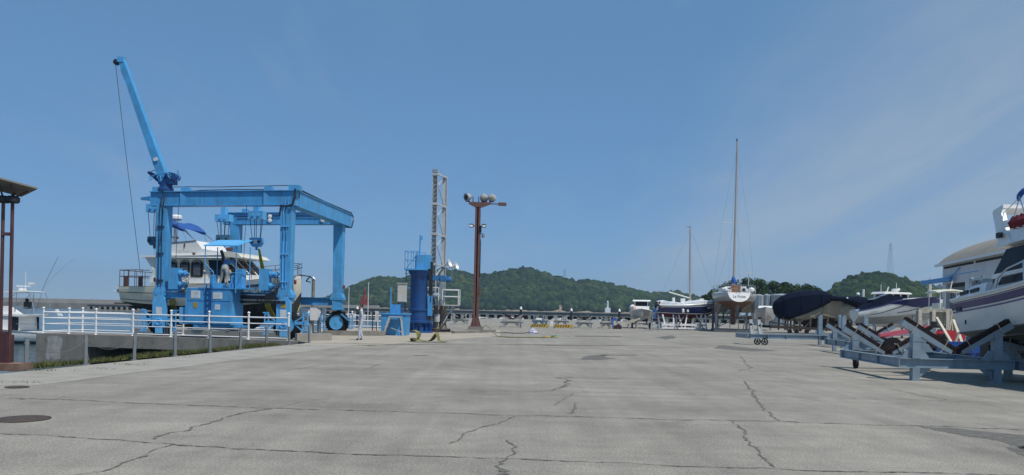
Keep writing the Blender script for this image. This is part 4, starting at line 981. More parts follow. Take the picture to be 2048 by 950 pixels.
YW('propeller', M_brown, lambda b: (b.lathe((.75, 0, .95), [(.09, 0), (.05, -.15)], 10, axis=(1, 0, 0)), [b.bar((.75, .06 * math.cos(a), .95 + .06 * math.sin(a)), (.72, .3 * math.cos(a), .95 + .3 * math.sin(a)), .2, .02) for a in (0.5, 2.6, 4.7)]))
# foredeck
YW('foredeck_trunk', M_white, lambda b: b.prism([(7.1, -.95, 2.72), (7.1, -.95, 3.12), (8.5, -.65, 3.14), (8.8, -.6, 2.95)], (0, 1.9, 0)), smooth=False)
def prail(b):
    for sd in (-1, 1):
        for z in (.42, .62): b.path([(6.6, sd * 1.5, 2.74 + z), (7.6, sd * 1.28, 2.85 + z), (8.7, sd * .85, 3.02 + z), (9.7, sd * .15, 3.18 + z)], .016)
        for x, y, z in ((6.7, 1.5, 2.72), (7.6, 1.28, 2.85), (8.7, .85, 3.02), (9.3, .4, 3.1), (9.65, .12, 3.15)): b.tube((x, sd * y, z), (x, sd * y, z + .62), .015, n=6)
YW('bow_rail', M_brown, prail)
YW('bow_roller', M_black, lambda b: (b.bar((9.6, 0, 3.2), (10.25, 0, 3.12), .12, .05), b.bar((10.2, 0, 3.1), (10.0, 0, 2.88), .05, .05), b.bar((10.25, 0, 3.1), (10.45, 0, 2.95), .04, .05), b.bar((10.0, 0, 2.88), (10.25, 0, 2.82), .05, .05)))
YW('port_hole', M_black, lambda b: [b.lathe((x, -H.c[0][16] - .02, 2.2), [(.07, 0), (.07, .02), (.001, .02)], 10, axis=(0, -1, 0)) for x in (6.9,)])
# slings under the yacht (the hoist's), olive and yellow webbing
def sling(name, x, xa, za, m, lab):
    yy = 1.1 - HW * .47
    pr = [Vector((xa, yy, za - .35)), Vector((xa + (x - xa) * .3, yy * .9, za - .9)), Vector((x, -1.76, 2.5)), Vector((x, -1.60, 1.5)), Vector((x, -.9, .80)), Vector((x, 0, .22)), Vector((x, .9, .80)), Vector((x, 1.60, 1.5)), Vector((x, 1.76, 2.5))]
    wd = [.05, .09, .15, .16, .16, .16, .16, .16, .15]
    b = MB(); b.loft([[p + Vector((-w_, 0, 0)), p + Vector((w_, 0, 0))] for p, w_ in zip(pr, wd)])
    o = b.build(name, m, None, smooth=False); o.location = ystern; o.rotation_euler = (0, 0, yrz); o.modifiers.new('thick', 'SOLIDIFY').thickness = .02; tag(o, lab, 'sling', 'lifting slings under the yacht')
LX = lambda s_, t_: (hp_(s_, t_, 0) - ystern).dot(hs)
sling('lifting_sling', LX(s1, 0) - .12, LX(s1, 0), 4.68, mat('yellow_sling', (.46, .40, .055), .9, var=.2, scale=7), 'yellow green lifting sling below the pale hook block near the bow')
sling('lifting_sling', LX(s3, 0) + .1, LX(s3, 0), 4.72, M_olivedk, 'olive brown lifting sling hanging beside the left near leg of the hoist')
xs_st = (P(426, 530, 37.2) - hA).dot(hs)
hb('exhaust_pipe', mat('sooty_pipe', (.05, .045, .04), .7, var=.3), lambda b: (b.tube(hp_(xs_st, et + .4, 2.3), hp_(xs_st - .03, et + .4, 3.9), .085, .075, 12), b.tube(hp_(xs_st - .03, et + .4, 3.9), hp_(xs_st - .12, et + .35, 4.16), .075, .07, 12)))
# ------------------------------------------------------------------ white railing on the near pier
rail = thing('pier_railing', 'white tubular railing with ball topped posts along the near pier edge', 'railing', (r1.x, r1.y, 0))
def RP(px): # position along the pier edge seen at pixel px
    t = (px - 1024) / FPX; a = r0; d = pd
    k = (t * a.y - a.x) / (d.x - t * d.y); return a + d * k
RH = 1.17
xs_ = [110, 140, 158, 193, 267, 343, 419, 498, 578]
sp = [RP(x) for x in xs_]
# the railing turns the corner at the outer end of the pier
sp = [PA + pd * .12 + pn * .1, PA + pd * .12 + pn * 1.6] + [RP(158)] + [RP(x) for x in (193, 267, 343, 419, 498, 578)]
run = [PA + pd * .1 + pn * .0] + [RP(139), RP(193), RP(267), RP(343), RP(419), RP(498), RP(578)]
def rpost(b, p, h=RH):
    b.tube((p.x, p.y, 0), (p.x, p.y, h), .045, n=8); b.ball((p.x, p.y, h + .045), .07, 8); b.lathe((p.x, p.y, 0), [(.09, 0), (.09, .02), (.045, .03)], 8)
p0 = None
for p in run + [PA + pd * .1 + pn * 2.6, RP(193) + pn * 2.6, RP(300) + pn * 2.6]:
    B1('post', M_whitep, rail, lambda b: rpost(b, p), world=True)
for z, r in ((1.02, .034), (.74, .026), (.46, .020), (.10, .026)):
    B1('rail_bar', M_whitep, rail, lambda b: (b.tube((run[0].x, run[0].y, z), (run[-1].x, run[-1].y, z), r), b.tube((run[0].x, run[0].y, z), (run[0].x + pn.x * 2.6, run[0].y + pn.y * 2.6, z), r), b.tube((run[0] + pn * 2.6).to_tuple()[:2] + (z,), (RP(300) + pn * 2.6).to_tuple()[:2] + (z,), r)), world=True)
def bars(b):
    a, e = RP(330), RP(576); n = int((e - a).length / .085)
    for k in range(n):
        p = a.lerp(e, k / n); b.tube((p.x, p.y, .10), (p.x, p.y, .46), .008, n=4, cap=False)
o = B1('baluster_screen', M_galv, rail, bars, world=True, smooth=False); o['kind'] = 'stuff'
# railing on the far side of the slip
rail2 = thing('quay_railing', 'white railing behind the far wheel, running to the blue tank', 'railing', (-8, 50, 0))
fa, fbp = FA + Vector((0, 4.2, 0)), Vector((-6.4, 49.4, 0)); k0 = (fbp - fa)
for x in (.05, .2, .36, .52, .66, .78, .88, .985):
    p = fa + k0 * x; B1('post', M_whitep, rail2, lambda b: rpost(b, p, 1.2), world=True)
for z in (1.05, .72, .38): B1('rail_bar', M_whitep, rail2, lambda b: b.tube((fa.x, fa.y, z), (fbp.x, fbp.y, z), .03), world=True)

# ------------------------------------------------------------------ steel posts with a slack rope along the quay edge
pix = [(52, 740), (171, 730), (268, 720.5), (350, 712), (420, 705), (480, 698.5), (533, 692), (578, 690), (618, 686)]
PG = [G(*p) for p in pix]
plab = ['grey steel bollard post beside the brick footing of the solar lamp', 'grey steel bollard post second along the quay edge, on the grass verge', 'grey steel bollard post third along the quay edge, before the dark pier opening', 'grey steel bollard post fourth from the solar lamp on the grassy verge', 'grey steel bollard post fifth from the solar lamp, before the engine house', 'grey steel bollard post sixth from the solar lamp, between two railing posts', 'grey steel bollard post seventh along the quay, at the end of the weeds', 'grey steel bollard post at the end of the white railing', 'grey steel bollard post standing before the low pale concrete block']
for i, p in enumerate(PG):
    b = MB(); b.box((0, 0, .37), (.075, .075, .74)); b.box((0, 0, .745), (.085, .085, .012)); b.tube((-.06, 0, .62), (.06, 0, .62), .012, n=6); b.box((0, 0, .01), (.16, .16, .012))
    o = b.build('bollard_post', mat('post_steel', (.17, .19, .205), .55, var=.15, dirt=RUST, dirt_amt=.3), None, smooth=False); o.location = (p.x, p.y, .002); o.rotation_euler = (R(rnd.uniform(-1, 1)), R(rnd.uniform(-1.2, 1.2)), R(40)); tag(o, plab[i], 'post', 'steel posts along the quay edge')
def rope(b):
    for a, c in zip(PG[:4], PG[1:5]):
        b.path([(a.x + (c.x - a.x) * t, a.y + (c.y - a.y) * t, .63 - 1.1 * t * (1 - t)) for t in np.linspace(0, 1, 11)], .007, 5)
o = B1('slack_rope', mat('grey_rope', (.13, .125, .115), .9), None, rope); tag(o, 'thin grey rope sagging between the nearest quay posts', 'rope')

# ------------------------------------------------------------------ solar lamp at the left edge
lp = G(14, 742); lp.y += .25
sl_ = thing('solar_lamp', 'maroon twin-post street lamp with a tilted solar panel on top', 'street lamp', (lp.x, lp.y, 0))
pxm = lp.y / FPX
pxa, pxb = P(2.5, 600, lp.y).x - lp.x, P(21, 600, lp.y).x - lp.x
zt = P(12, 404, lp.y).z
for x in (pxa, pxb): B1('post', M_maroon, sl_, lambda b: b.tube((x, 0, .12), (x, 0, zt), .038, n=16))
B1('cross_bar', M_maroon, sl_, lambda b: [b.box(((pxa + pxb) / 2, 0, z), (pxb - pxa, .10, .07)) for z in (P(12, 468, lp.y).z, .85)], smooth=False)
B1('equipment_box', M_maroon, sl_, lambda b: b.box(((pxa + pxb) / 2 - .02, .02, .47), (pxb - pxa + .06, .26, .68)), smooth=False)
B1('footing', mat('red_brown_footing', (.20, .115, .085), .95, var=.25, scale=6, bump=.5, dirt=(.22, .19, .15), dirt_amt=.6), sl_, lambda b: b.box((-.14, -.02, .085), (.86, .56, .17)), smooth=False)
B1('lamp_head', M_black, sl_, lambda b: (b.lathe((pxa, 0, zt - .02), [(.12, 0), (.15, .03), (.15, .12), (.10, .16)], 14), b.lathe((pxb, 0, zt - .02), [(.12, 0), (.15, .03), (.15, .12), (.10, .16)], 14), b.box(((pxa + pxb) / 2, 0, zt + .07), (pxb - pxa + .1, .2, .06))))
zp = P(20, 374.5, lp.y).z
pan_rot = Matrix.Rotation(R(-13), 3, 'X') @ Matrix.Rotation(R(-4), 3, 'Y') @ Matrix.Rotation(R(56), 3, 'Z')
pcx = P(21, 378, lp.y).x - lp.x
B1('solar_panel', M_solar, sl_, lambda b: b.box((pcx, 0, zp), (0.80, 0.72, .03), pan_rot), smooth=False)
B1('panel_frame', M_solar, sl_, lambda b: [b.box(Vector((pcx, 0, zp)) + pan_rot @ Vector((sx * .405, sy * .365, 0)), (.02 if sx else .82, .02 if sy else .74, .04), pan_rot) for sx, sy in ((1, 0), (-1, 0), (0, 1), (0, -1))], smooth=False)
B1('strut', M_maroon, sl_, lambda b: [(b.tube((x, 0, zt + .08), tuple(Vector((pcx, 0, zp)) + pan_rot @ Vector((ox, oy, -.02))), .022, n=6)) for x, ox, oy in ((pxb, .34, -.1), (pxb, -.1, -.25), (pxa, -.3, -.1), (pxb, .2, .25))])

# ------------------------------------------------------------------ flood lamp mast
fm = G(951, 659.5)
fl_ = thing('floodlight_mast', 'tall maroon double-column mast with three round floodlights on its crossbar', 'light mast', (fm.x, fm.y, 0))
k = fm.y / FPX; zt = P(955, 408, fm.y).z
B1('footing', M_concrete, fl_, lambda b: b.box((0, 0, .12), (1.15, .9, .24)), smooth=False)
for sx in (-1, 1): B1('column', M_masttone, fl_, lambda b: b.bar((sx * .13, 0, .24), (sx * .13, 0, zt), .17, .30, .15, .26, up=(0, 1, 0)), smooth=False)
B1('base_plate', M_masttone, fl_, lambda b: (b.prism([(-.42, -.12, .24), (.42, -.12, .24), (.22, -.12, .95), (-.22, -.12, .95)], (0, .24, 0)), b.box((0, 0, .27), (.9, .6, .06))), smooth=False)
B1('web_plate', M_rubber, fl_, lambda b: b.box((0, .0, zt / 2 + .5), (.1, .06, zt - 1.2)), smooth=False)
B1('crossbar', M_masttone, fl_, lambda b: (b.prism([(-.72, -.16, zt + .14), (.95, -.16, zt + .14), (.95, -.16, zt + .0), (.30, -.16, zt - .25), (-.22, -.16, zt - .25), (-.72, -.16, zt + .0)], (0, .32, 0)), b.bar((.9, 0, zt + .03), (1.62, 0, zt + .03), .08, .08), b.box((1.86, 0, zt + .02), (.62, .26, .24))), smooth=False)
for x, ax in ((-.78, (-.75, -.65, -.25)), (.42, (.1, .85, -.2)), (1.02, (.35, .75, -.35))):
    f = B1('floodlight', M_lamphood, fl_, lambda b: b.lathe((x, 0, zt + .52), [(.06, -.28), (.16, -.25), (.26, -.1), (.31, .12), (.32, .2), (.30, .21)], 20, axis=ax))
    B1('lens', M_black if x < 0 else M_lampglass, f, lambda b: b.lathe(Vector((x, 0, zt + .52)) + Vector(ax).normalized() * .17, [(.30, 0), (.2, .04), (.001, .05)], 18, axis=ax)); 
    B1('yoke', M_rubber, f, lambda b: (b.bar((x + .38 * (1 if x < 0 else -1), 0, zt + .14), (x + .38 * (1 if x < 0 else -1), 0, zt + .56), .06, .10), b.box((x, 0, zt + .19), (.3, .1, .08))), smooth=False)
z2 = P(955, 452, fm.y).z
for sx in (-1, 1):
    f = B1('side_lamp', M_rubber, fl_, lambda b: (b.prism([(sx * .32, -.2, z2 - .10), (sx * .62, -.26, z2 - .14), (sx * .64, -.2, z2 + .14), (sx * .34, -.1, z2 + .16)], (0, .25, 0)), b.box((sx * .26, 0, z2), (.2, .08, .06))), smooth=False)
    B1('lens', M_lampglass, f, lambda b: b.prism([(sx * .36, -.215, z2 - .08), (sx * .60, -.265, z2 - .11), (sx * .61, -.225, z2 + .07), (sx * .37, -.16, z2 + .06)], (0, -.015, 0)), smooth=False)
z3 = P(962, 470, fm.y).z
B1('camera_dome', M_steel, fl_, lambda b: (b.lathe((.44, -.1, z3 - .12), [(.001, -.12), (.08, -.10), (.12, 0), (.12, .14), (.05, .2)], 14), b.bar((.2, 0, z3 + .12), (.44, -.1, z3 + .1), .05, .05)))
B1('control_box', M_masttone, fl_, lambda b: b.box((.27, -.05, P(962, 582, fm.y).z), (.14, .3, .6)), smooth=False)
B1('cable', M_rubber, fl_, lambda b: (b.path([(.25, -.16, z3 + .3), (.26, -.17, z3 - .5), (.25, -.16, 4)], .03), b.box((.22, -.1, z3 + .45), (.16, .2, .5))))

# ------------------------------------------------------------------ blue slewing crane column with work platform
bc = G(836, 665); kb = bc.y / FPX
bcr = thing('crane_column', 'deep blue cylindrical crane column with railed platform near its top', 'crane', (bc.x, bc.y, 0))
Z = lambda px, py: P(px, py, bc.y).z
X = lambda px, py: P(px, py, bc.y).x - bc.x
zpl = Z(835, 541)
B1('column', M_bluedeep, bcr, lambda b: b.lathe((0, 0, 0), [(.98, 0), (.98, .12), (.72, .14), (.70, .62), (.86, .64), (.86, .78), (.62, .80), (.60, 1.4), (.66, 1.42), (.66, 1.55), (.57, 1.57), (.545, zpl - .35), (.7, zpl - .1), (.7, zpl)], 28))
def gus(b):
    for k_ in range(14):
        a = 2 * PI * k_ / 14; b.bar((.7 * math.cos(a), .7 * math.sin(a), .38), (.92 * math.cos(a), .92 * math.sin(a), .30), .03, .5)
B1('gusset', M_bluedeep, bcr, gus, smooth=False)
xl, xr = X(811, 540), X(857, 540)
B1('platform', M_blue, bcr, lambda b: b.box(((xl + xr) / 2, 0, zpl + .05), (xr - xl, 1.5, .10)), smooth=False)
B1('drum_housing', M_blue, bcr, lambda b: (b.box((.25, .05, zpl + .55), (.95, 1.0, .9)), b.bar((-.12, -.5, zpl + .1), (-.12, -.5, zpl + 1.0), .06, .06, up=(0, 1, 0))), smooth=False)
def prl(b):
    zt_ = zpl + 1.2
    pts = [(xl + .05, -.72), (xr - .9, -.72), (xl + .05, .72), (xr - .3, .72), (xl + .45, -.72), (xl + .8, -.72)]
    for x, y in pts: b.tube((x, y, zpl + .1), (x, y, zt_), .022, n=6)
    for z in (zt_, zpl + .65):
        b.tube((xl + .05, -.72, z), (xr - .55, -.72, z), .022, n=6); b.tube((xl + .05, .72, z), (xr - .3, .72, z), .022, n=6); b.tube((xl + .05, -.72, z), (xl + .05, .72, z), .022, n=6)
    b.tube((xl + .15, -.72, zpl + .1), (xl + .95, -.72, zt_), .03, n=6)
B1('guard_rail', M_blue, bcr, prl)
B1('antenna_rod', M_blue, bcr, lambda b: (b.tube((.0, 0, zpl + 1.0), (.03, 0, Z(837, 470)), .05, n=8), b.box((.1, 0, Z(837, 476)), (.16, .12, .22))))
def cage(b):
    x0 = X(817, 600)
    for dx_ in (-.2, .22): b.tube((x0 + dx_, .1, 2.0), (x0 + dx_, .1, zpl), .025, n=6)
    for k_ in range(9):
        z = 2.1 + k_ * .32
        if z < zpl - .1: b.tube((x0 - .2, .1, z), (x0 + .22, .1, z), .018, n=5)
    for z in (2.2, 3.0, 3.8): b.path([(x0 - .2, .1, z), (x0 - .22, -.3, z), (x0, -.5, z), (x0 + .24, -.3, z), (x0 + .22, .1, z)], .018, 5)
B1('ladder', M_bluedeep, bcr, cage)
zar = Z(870, 556)
B1('slew_arm', mat('arm_blue_paint', (.022, .14, .34), .5, dirt=RUST, dirt_amt=.2), bcr, lambda b: (b.bar((.4, .25, zar), (1.9, .35, zar), .26, .30), b.lathe((1.55, .0, zar - .02), [(.2, 0), (.24, .05), (.24, .25), (.001, .3)], 12, axis=(0, 1, 0)), b.lathe((1.75, .4, zar - .08), [(.2, 0), (.2, .3)], 12, axis=(1, 0, 0))), smooth=False)
B1('hose_reel', M_black, bcr, lambda b: (b.box((.75, .2, 3.0), (.22, .5, 3.2)), b.path([(.62, -.3, 3.9), (.9, -.5, 3.0), (.8, -.4, 2.0)], .03)), smooth=False)
B1('side_panel', M_bluemid, bcr, lambda b: b.box((.78, -.35, 1.75), (.30, .08, 1.3)), smooth=False)

# ------------------------------------------------------------------ blue tank with steps, cabinet
bt = G(787, 671); bt0, bt1 = G(760, 670.5), G(816, 670.5)
kx = bt.y / FPX; hw = (bt1.x - bt0.x) / 2
tk = thing('equipment_tank', 'square light blue steel tank with folding steps leaning on its front', 'tank', (bt.x, bt.y + .8, 0))
zt = P(787, 627, bt.y).z
B1('tank_body', M_bluemid, tk, lambda b: b.prism([(-hw * .96, -.8, .0), (hw * .96, -.8, 0), (hw, -.8, zt - .05), (-hw, -.8, zt - .05)], (0, 1.6, 0)), smooth=False)
B1('rim', M_bluemid, tk, lambda b: b.box((0, 0, zt - .02), (hw * 2 + .12, 1.72, .07)), smooth=False)
B1('frame_rib', M_bluemid, tk, lambda b: b.box((hw * .4, -.815, zt / 2), (.06, .03, zt - .1)), smooth=False)
B1('pump_housing', M_bluemid, tk, lambda b: (b.box((-.02, 0, zt + .26), (.55, .7, .52)), b.box((-.30, -.1, zt + .75), (.07, .07, 1.5)), b.box((.38, .3, zt + .75), (.06, .06, 1.5)), b.box((.55, .3, zt + 1.5), (.4, .05, .05))), smooth=False)
cab_ = thing('control_cabinet', 'upright pale grey control cabinet standing above the blue tank', 'cabinet', (bt.x + .28, bt.y + .8, 0))
cz0, cz1 = P(797, 604, bt.y + .6).z, P(797, 567, bt.y + .6).z
B1('cabinet_body', M_greycab, cab_, lambda b: (b.box((.05, 0, (cz0 + cz1) / 2), (.50, .34, cz1 - cz0)), b.box((.05, -.02, cz1 + .02), (.56, .42, .04))), smooth=False)
B1('door', M_greycab, cab_, lambda b: b.box((.05, -.18, (cz0 + cz1) / 2), (.44, .02, cz1 - cz0 - .08)), smooth=False)
B1('stand', M_black, cab_, lambda b: [b.box((x, y, (zt + cz0) / 2 + .02), (.05, .05, cz0 - zt)) for x in (-.14, .24) for y in (-.1, .1)], smooth=False)
st_ = thing('folding_steps', 'grey metal folding steps standing against the light blue tank', 'steps', (bt.x, bt.y - .3, 0))
a0, a1 = P(767, 668, bt.y - .3), P(781, 634, bt.y - .2); b0_, b1_ = P(806, 668, bt.y - .25), P(803, 634, bt.y - .2)
for o in (a0, a1, b0_, b1_): o.x -= bt.x; o.y = 0
a0.z = b0_.z = .03
for dy_ in (-.2, .2):
    B1('leg', M_galvpale, st_, lambda b: b.bar((a0.x, dy_, .0), (a1.x, dy_ + .0, a1.z), .05, .10), smooth=False); B1('leg', M_galvpale, st_, lambda b: b.bar((b0_.x, dy_, .0), (b1_.x, dy_, a1.z), .05, .06), smooth=False)
for t in (.15, .42, .69): B1('tread', M_galvpale, st_, lambda b: b.box((a0.x + (a1.x - a0.x) * t, 0, a1.z * t + .06), (.20, .42, .03)), smooth=False)
B1('top_step', M_galvpale, st_, lambda b: (b.box(((a1.x + b1_.x) / 2, 0, a1.z + .02), (b1_.x - a1.x + .1, .46, .05)), b.bar((a0.x + .45, -.2, .45), (b0_.x, -.2, .2), .04, .04)), smooth=False)

# ------------------------------------------------------------------ grey mast-stepping tower
tw = G(872, 664); tw.y += .1
T = thing('mast_tower', 'tall grey steel lattice tower with ladder rungs and a white railed platform', 'tower', (tw.x, tw.y, 0))
TX = lambda px, py: P(px, py, tw.y).x - tw.x
TZ = lambda px, py: P(px, py, tw.y).z
zt = TZ(875, 340); zb = TZ(880, 612)
fx, bx = TX(869, 480), TX(886, 480)
B1('front_channel', M_mastgrey, T, lambda b: [b.bar((fx + s_ * .17, -.25, zb), (fx + s_ * .17, -.25, zt), .07, .22, up=(0, 1, 0)) for s_ in (-1, 1)] + [b.box((fx, -.15, (zb + zt) / 2), (.3, .02, zt - zb))], smooth=False)
nr = int((zt - zb) / .30)
rung = None
for k_ in range(nr):
    if rung is None:
        rung = B1('rung', M_galv, T, lambda b: (b.box((0, 0, 0), (.32, .06, .05)),), smooth=False); rung.location = (fx, -.35, zb + .3)
    else:
        c = rung.copy(); COL.objects.link(c); c.parent = T; c.location = (fx, -.35, zb + .3 + .30 * k_)
B1('rear_plate', M_mastgrey, T, lambda b: (b.box((bx, .55, (zb + zt - .35) / 2), (.30, .10, zt - .35 - zb)), b.box((bx + .15, .55, (zb + zt - .35) / 2), (.05, .22, zt - .35 - zb))), smooth=False)
zz_ = np.linspace(zb + .8, zt - .3, 5)
def diag(b):
    for i in range(4):
        z0, z1 = zz_[i], zz_[i + 1]; m_ = z0 + (z1 - z0) * .62
        b.bar((fx + .2, -.2, m_), (bx - .05, .5, z1 - .1), .07, .06); b.bar((fx + .2, -.2, m_), (bx - .05, .5, z0 + .05), .05, .05)
B1('diagonal_brace', M_mastgrey, T, diag, smooth=False)
B1('tie_bar', M_mastgrey, T, lambda b: [b.bar((fx + .15, -.2, z), (bx + .1, .5, z - .12), .10, .10) for z in zz_] + [b.box((fx, -.3, z), (.46, .16, .16)) for z in zz_[1:]], smooth=False)
B1('head_block', M_galv, T, lambda b: b.box((fx, -.3, zt - .12), (.34, .2, .22)), smooth=False)
# platform
px0, px1 = TX(845, 608), TX(918, 612); zp_ = TZ(880, 609)
B1('platform', M_galvpale, T, lambda b: (b.box(((px0 + px1) / 2, 0, zp_ - .04), (px1 - px0, 1.6, .08)), [b.box((px1 - .3 - .35 * k_, -.5, zp_ - .2), (.05, .05, .3)) for k_ in range(4)]), smooth=False)
def grl(b):
    zr = TZ(918, 580) ; zr2 = TZ(850, 575)
    for x0, x1, zh in ((px0, px0 + 1.15, zr2), (px1 - 1.05, px1, zr)):
        for x in (x0, x1): b.bar((x, -.78, zp_), (x, -.78, zh), .05, .05, up=(0, 1, 0)); b.bar((x, .78, zp_), (x, .78, zh), .05, .05, up=(0, 1, 0))
        for z in (zh, (zh + zp_) / 2 + .05): b.bar((x0, -.78, z), (x1, -.78, z), .05, .05); b.bar((x0, .78, z), (x1, .78, z), .05, .05)
    for x in (px0, px1): b.bar((x, -.78, zr), (x, .78, zr), .05, .05); b.bar((x, -.78, zp_ + .5), (x, .78, zp_ + .5), .05, .05)
B1('guard_rail', M_whitep, T, grl, smooth=False)
B1('winch', M_galv, T, lambda b: (b.box((fx - .1, -.5, zp_ + .7), (.5, .3, .7)), b.lathe((fx + .1, -.7, zp_ + .55), [(.22, 0), (.22, .3)], 14, axis=(1, 0, 0)), b.box((bx, -.4, zp_ + .9), (.2, .2, 1.0))), smooth=False)
rs2 = random.Random(12)
def crusty(b, x, y, r, h):
    rings = []
    for i in range(9):
        z = h * i / 8; rr = r * (1.5 - .5 * min(1, i / 3)) * rs2.uniform(.88, 1.12)
        rings.append([Vector((x + rr * math.cos(a) * rs2.uniform(.85, 1.1), y + rr * math.sin(a) * rs2.uniform(.85, 1.1), z)) for a in np.linspace(0, 2 * PI, 11)[:-1]])
    b.loft(rings, closed=True)
for x, y, r in ((fx - .32, -.3, .20), (fx + .22, -.35, .17), (bx + .1, -.1, .24), (bx + .05, .6, .2)): B1('encrusted_leg', M_crust, T, lambda b: crusty(b, x, y, r, zp_ - .08), smooth=False)
B1('base_mound', mat('dark_stained_base', (.06, .05, .045), .95, var=.4, scale=5), T, lambda b: (crusty(b, fx, -.2, .62, .25), crusty(b, bx + .1, 0, .6, .22)), smooth=False)
B1('lower_pipe', M_mastgrey, T, lambda b: (b.path([(fx - .05, -.55, .1), (fx - .02, -.56, 1.2), (fx, -.5, zp_)], .05), b.bar((px1 - 1.0, -.5, .6), (px1 - .35, -.5, zp_ - .1), .06, .06), b.bar((px1 - .45, -.5, 0), (px1 - .45, -.5, zp_ - .1), .07, .07, up=(0, 1, 0)), b.lathe((bx - .25, -.6, .95), [(.2, -.25), (.2, .25)], 12)))
for (hx, hy, dxx) in ((893, 528, .9), (907, 533, .95)):
    p = P(hx, hy, tw.y - .4); p.x -= tw.x; p.y = -.3
    hn = B1('loudspeaker', M_white, T, lambda b: b.lathe(p, [(.04, -.40), (.05, -.2), (.09, -.1), (.15, .08), (.27, .24), (.25, .24), (.10, .06)], 16, axis=(dxx, -.3, .35)))
    B1('bracket', M_mastgrey, hn, lambda b: (b.tube(p + Vector((-.1, 0, -.05)), (p.x - .12, -.2, p.z - .9), .03, n=6), b.tube((p.x - .12, -.2, p.z - .9), (bx, .4, p.z - .95), .03, n=6)))

# ------------------------------------------------------------------ notice board, yellow tool, white tanks, pile
nb = G(748, 668)
N_ = thing('notice_board', 'narrow white notice plate on two dark posts behind the standing man', 'sign', (nb.x, nb.y, 0))
for px in (-.1, .16): B1('post', M_black, N_, lambda b: b.bar((px, 0, 0), (px, 0, 1.42), .05, .05, up=(0, 1, 0)), smooth=False)
B1('plate', M_signwhite, N_, lambda b: b.box((.15, -.04, 1.05), (.20, .02, .62)), smooth=False)
B1('plate_lettering', M_fadeink, N_, lambda b: [b.box((.15, -.053, .82 + .055 * k_), (.14 * rnd.uniform(.5, 1), .004, .02)) for k_ in range(9)], smooth=False)
yt = G(752, 670); Yt = thing('yellow_trolley', 'small yellow hand trolley lying on the ground beside the blue tank', 'hand trolley', (yt.x, yt.y, 0))
B1('frame', M_yellow, Yt, lambda b: (b.tube((-.3, 0, .06), (.75, .1, .18), .035), b.tube((-.3, .3, .06), (.75, .25, .18), .035), b.box((-.1, .15, .14), (.34, .3, .2)), b.tube((.7, .1, .18), (.75, .25, .18), .03)))
for x in (-.25, .25): B1('wheel', M_rubber, Yt, lambda b: b.lathe((x, -.08, .08), [(.07, 0), (.08, .02), (.08, .06), (.07, .08)], 12, axis=(0, 1, 0)))
for i, (px, lab) in enumerate(((609, 'white cylindrical tank lying behind the right near leg of the hoist'), (624, 'white box-ended tank beside the cylindrical one behind the hoist'))):
    p = P(px, 640, 46.2); zc_ = P(px, 627, 46.2).z
    t_ = thing('white_tank', lab, 'tank', (p.x, p.y, 0))
    if i == 0: B1('shell', M_whitep, t_, lambda b: b.lathe((-.30, 0, zc_), [(.25, 0), (.36, .08), (.39, .2), (.39, 1.0), (.25, 1.1)], 22, axis=(1, .25, 0)))
    else: B1('shell', M_whitep, t_, lambda b: (b.box((.25, .1, zc_ - .02), (.62, .7, .74)), b.box((.66, .1, zc_ - .02), (.12, .6, .7))), smooth=False)
    B1('cradle_foot', M_galvpale, t_, lambda b: [b.box((x, .1, (zc_ - .36) / 2), (.12, .5, max(.1, zc_ - .36))) for x in (-.15, .4)], smooth=False)
pl = P(626, 600, 62); zt = P(626, 557, 62).z
o = thing('mooring_pile', 'tall weathered mooring pile with white cap right of the yacht bow', 'pile', (pl.x, pl.y, WATER))
B1('shaft', mat('rusty_pile', (.23, .19, .15), .9, var=.2, dirt=RUST), o, lambda b: b.tube((0, 0, -1), (0, 0, zt - WATER - .1), .13, n=14))
B1('cap', M_white, o, lambda b: b.lathe((0, 0, zt - WATER - .1), [(.16, 0), (.16, .1), (.001, .26)], 14))
plab = ['black mooring pile with white cone cap beside the red lighthouse', 'black mooring pile with white cone cap just right of the floodlight mast', 'black mooring pile with white cone cap at the centre of the breakwater', 'black mooring pile with white cone cap above the striped barriers', 'black mooring pile with white cone cap left of the small fishing boat']
pile = None
for i, (px, py) in enumerate(((715, 612.5), (955, 612.5), (1042, 613), (1143, 616.5), (1239, 617.5))):
    p = P(px, py, 142); lab = plab[i]
    if pile is None:
        pile = thing('mooring_pile', lab, 'pile', (p.x, p.y, p.z), group='white capped piles of the floating dock')
        B1('shaft', M_black, pile, lambda b: b.tube((0, 0, -6), (0, 0, -.52), .20, n=14)); B1('cap', M_white, pile, lambda b: b.lathe((0, 0, -.52), [(.235, 0), (.235, .08), (.22, .16), (.1, .45), (.001, .54)], 14))
    else: dup(pile, (p.x, p.y, p.z), 0, lab)
# lighthouses
p = P(729, 612, 300); zt = P(730, 575, 300).z
o = thing('red_lighthouse', 'small red harbour lighthouse in front of the wooded hill', 'lighthouse', (p.x, p.y, 0)); s_ = zt
B1('pedestal', M_lightred, o, lambda b: (b.box((0, 0, 1.0), (2.9, 2.9, 4.6)), b.box((0, 0, 3.8), (2.2, 2.2, 1.0))), smooth=False)
B1('tower', M_lightred, o, lambda b: b.lathe((0, 0, 4.3), [(.75, 0), (.42, s_ - 6.6), (.62, s_ - 6.5), (.62, s_ - 6.2)], 16))
B1('lantern', M_lightred, o, lambda b: b.lathe((0, 0, s_ - 1.9), [(.3, 0), (.3, 1.0), (.42, 1.1), (.001, 1.8)], 12))
for a in range(4):
    B1('buttress', M_lightred, o, lambda b: b.bar((1.25 * math.cos(a * PI / 2), 1.25 * math.sin(a * PI / 2), 3.2), (.6 * math.cos(a * PI / 2), .6 * math.sin(a * PI / 2), s_ * .62), .25, .25), smooth=False)
p = P(1215, 625, 260); zt = P(1215, 601, 260).z
o = thing('white_lighthouse', 'slim white lighthouse on a square block above the breakwater', 'lighthouse', (p.x, p.y, 0))
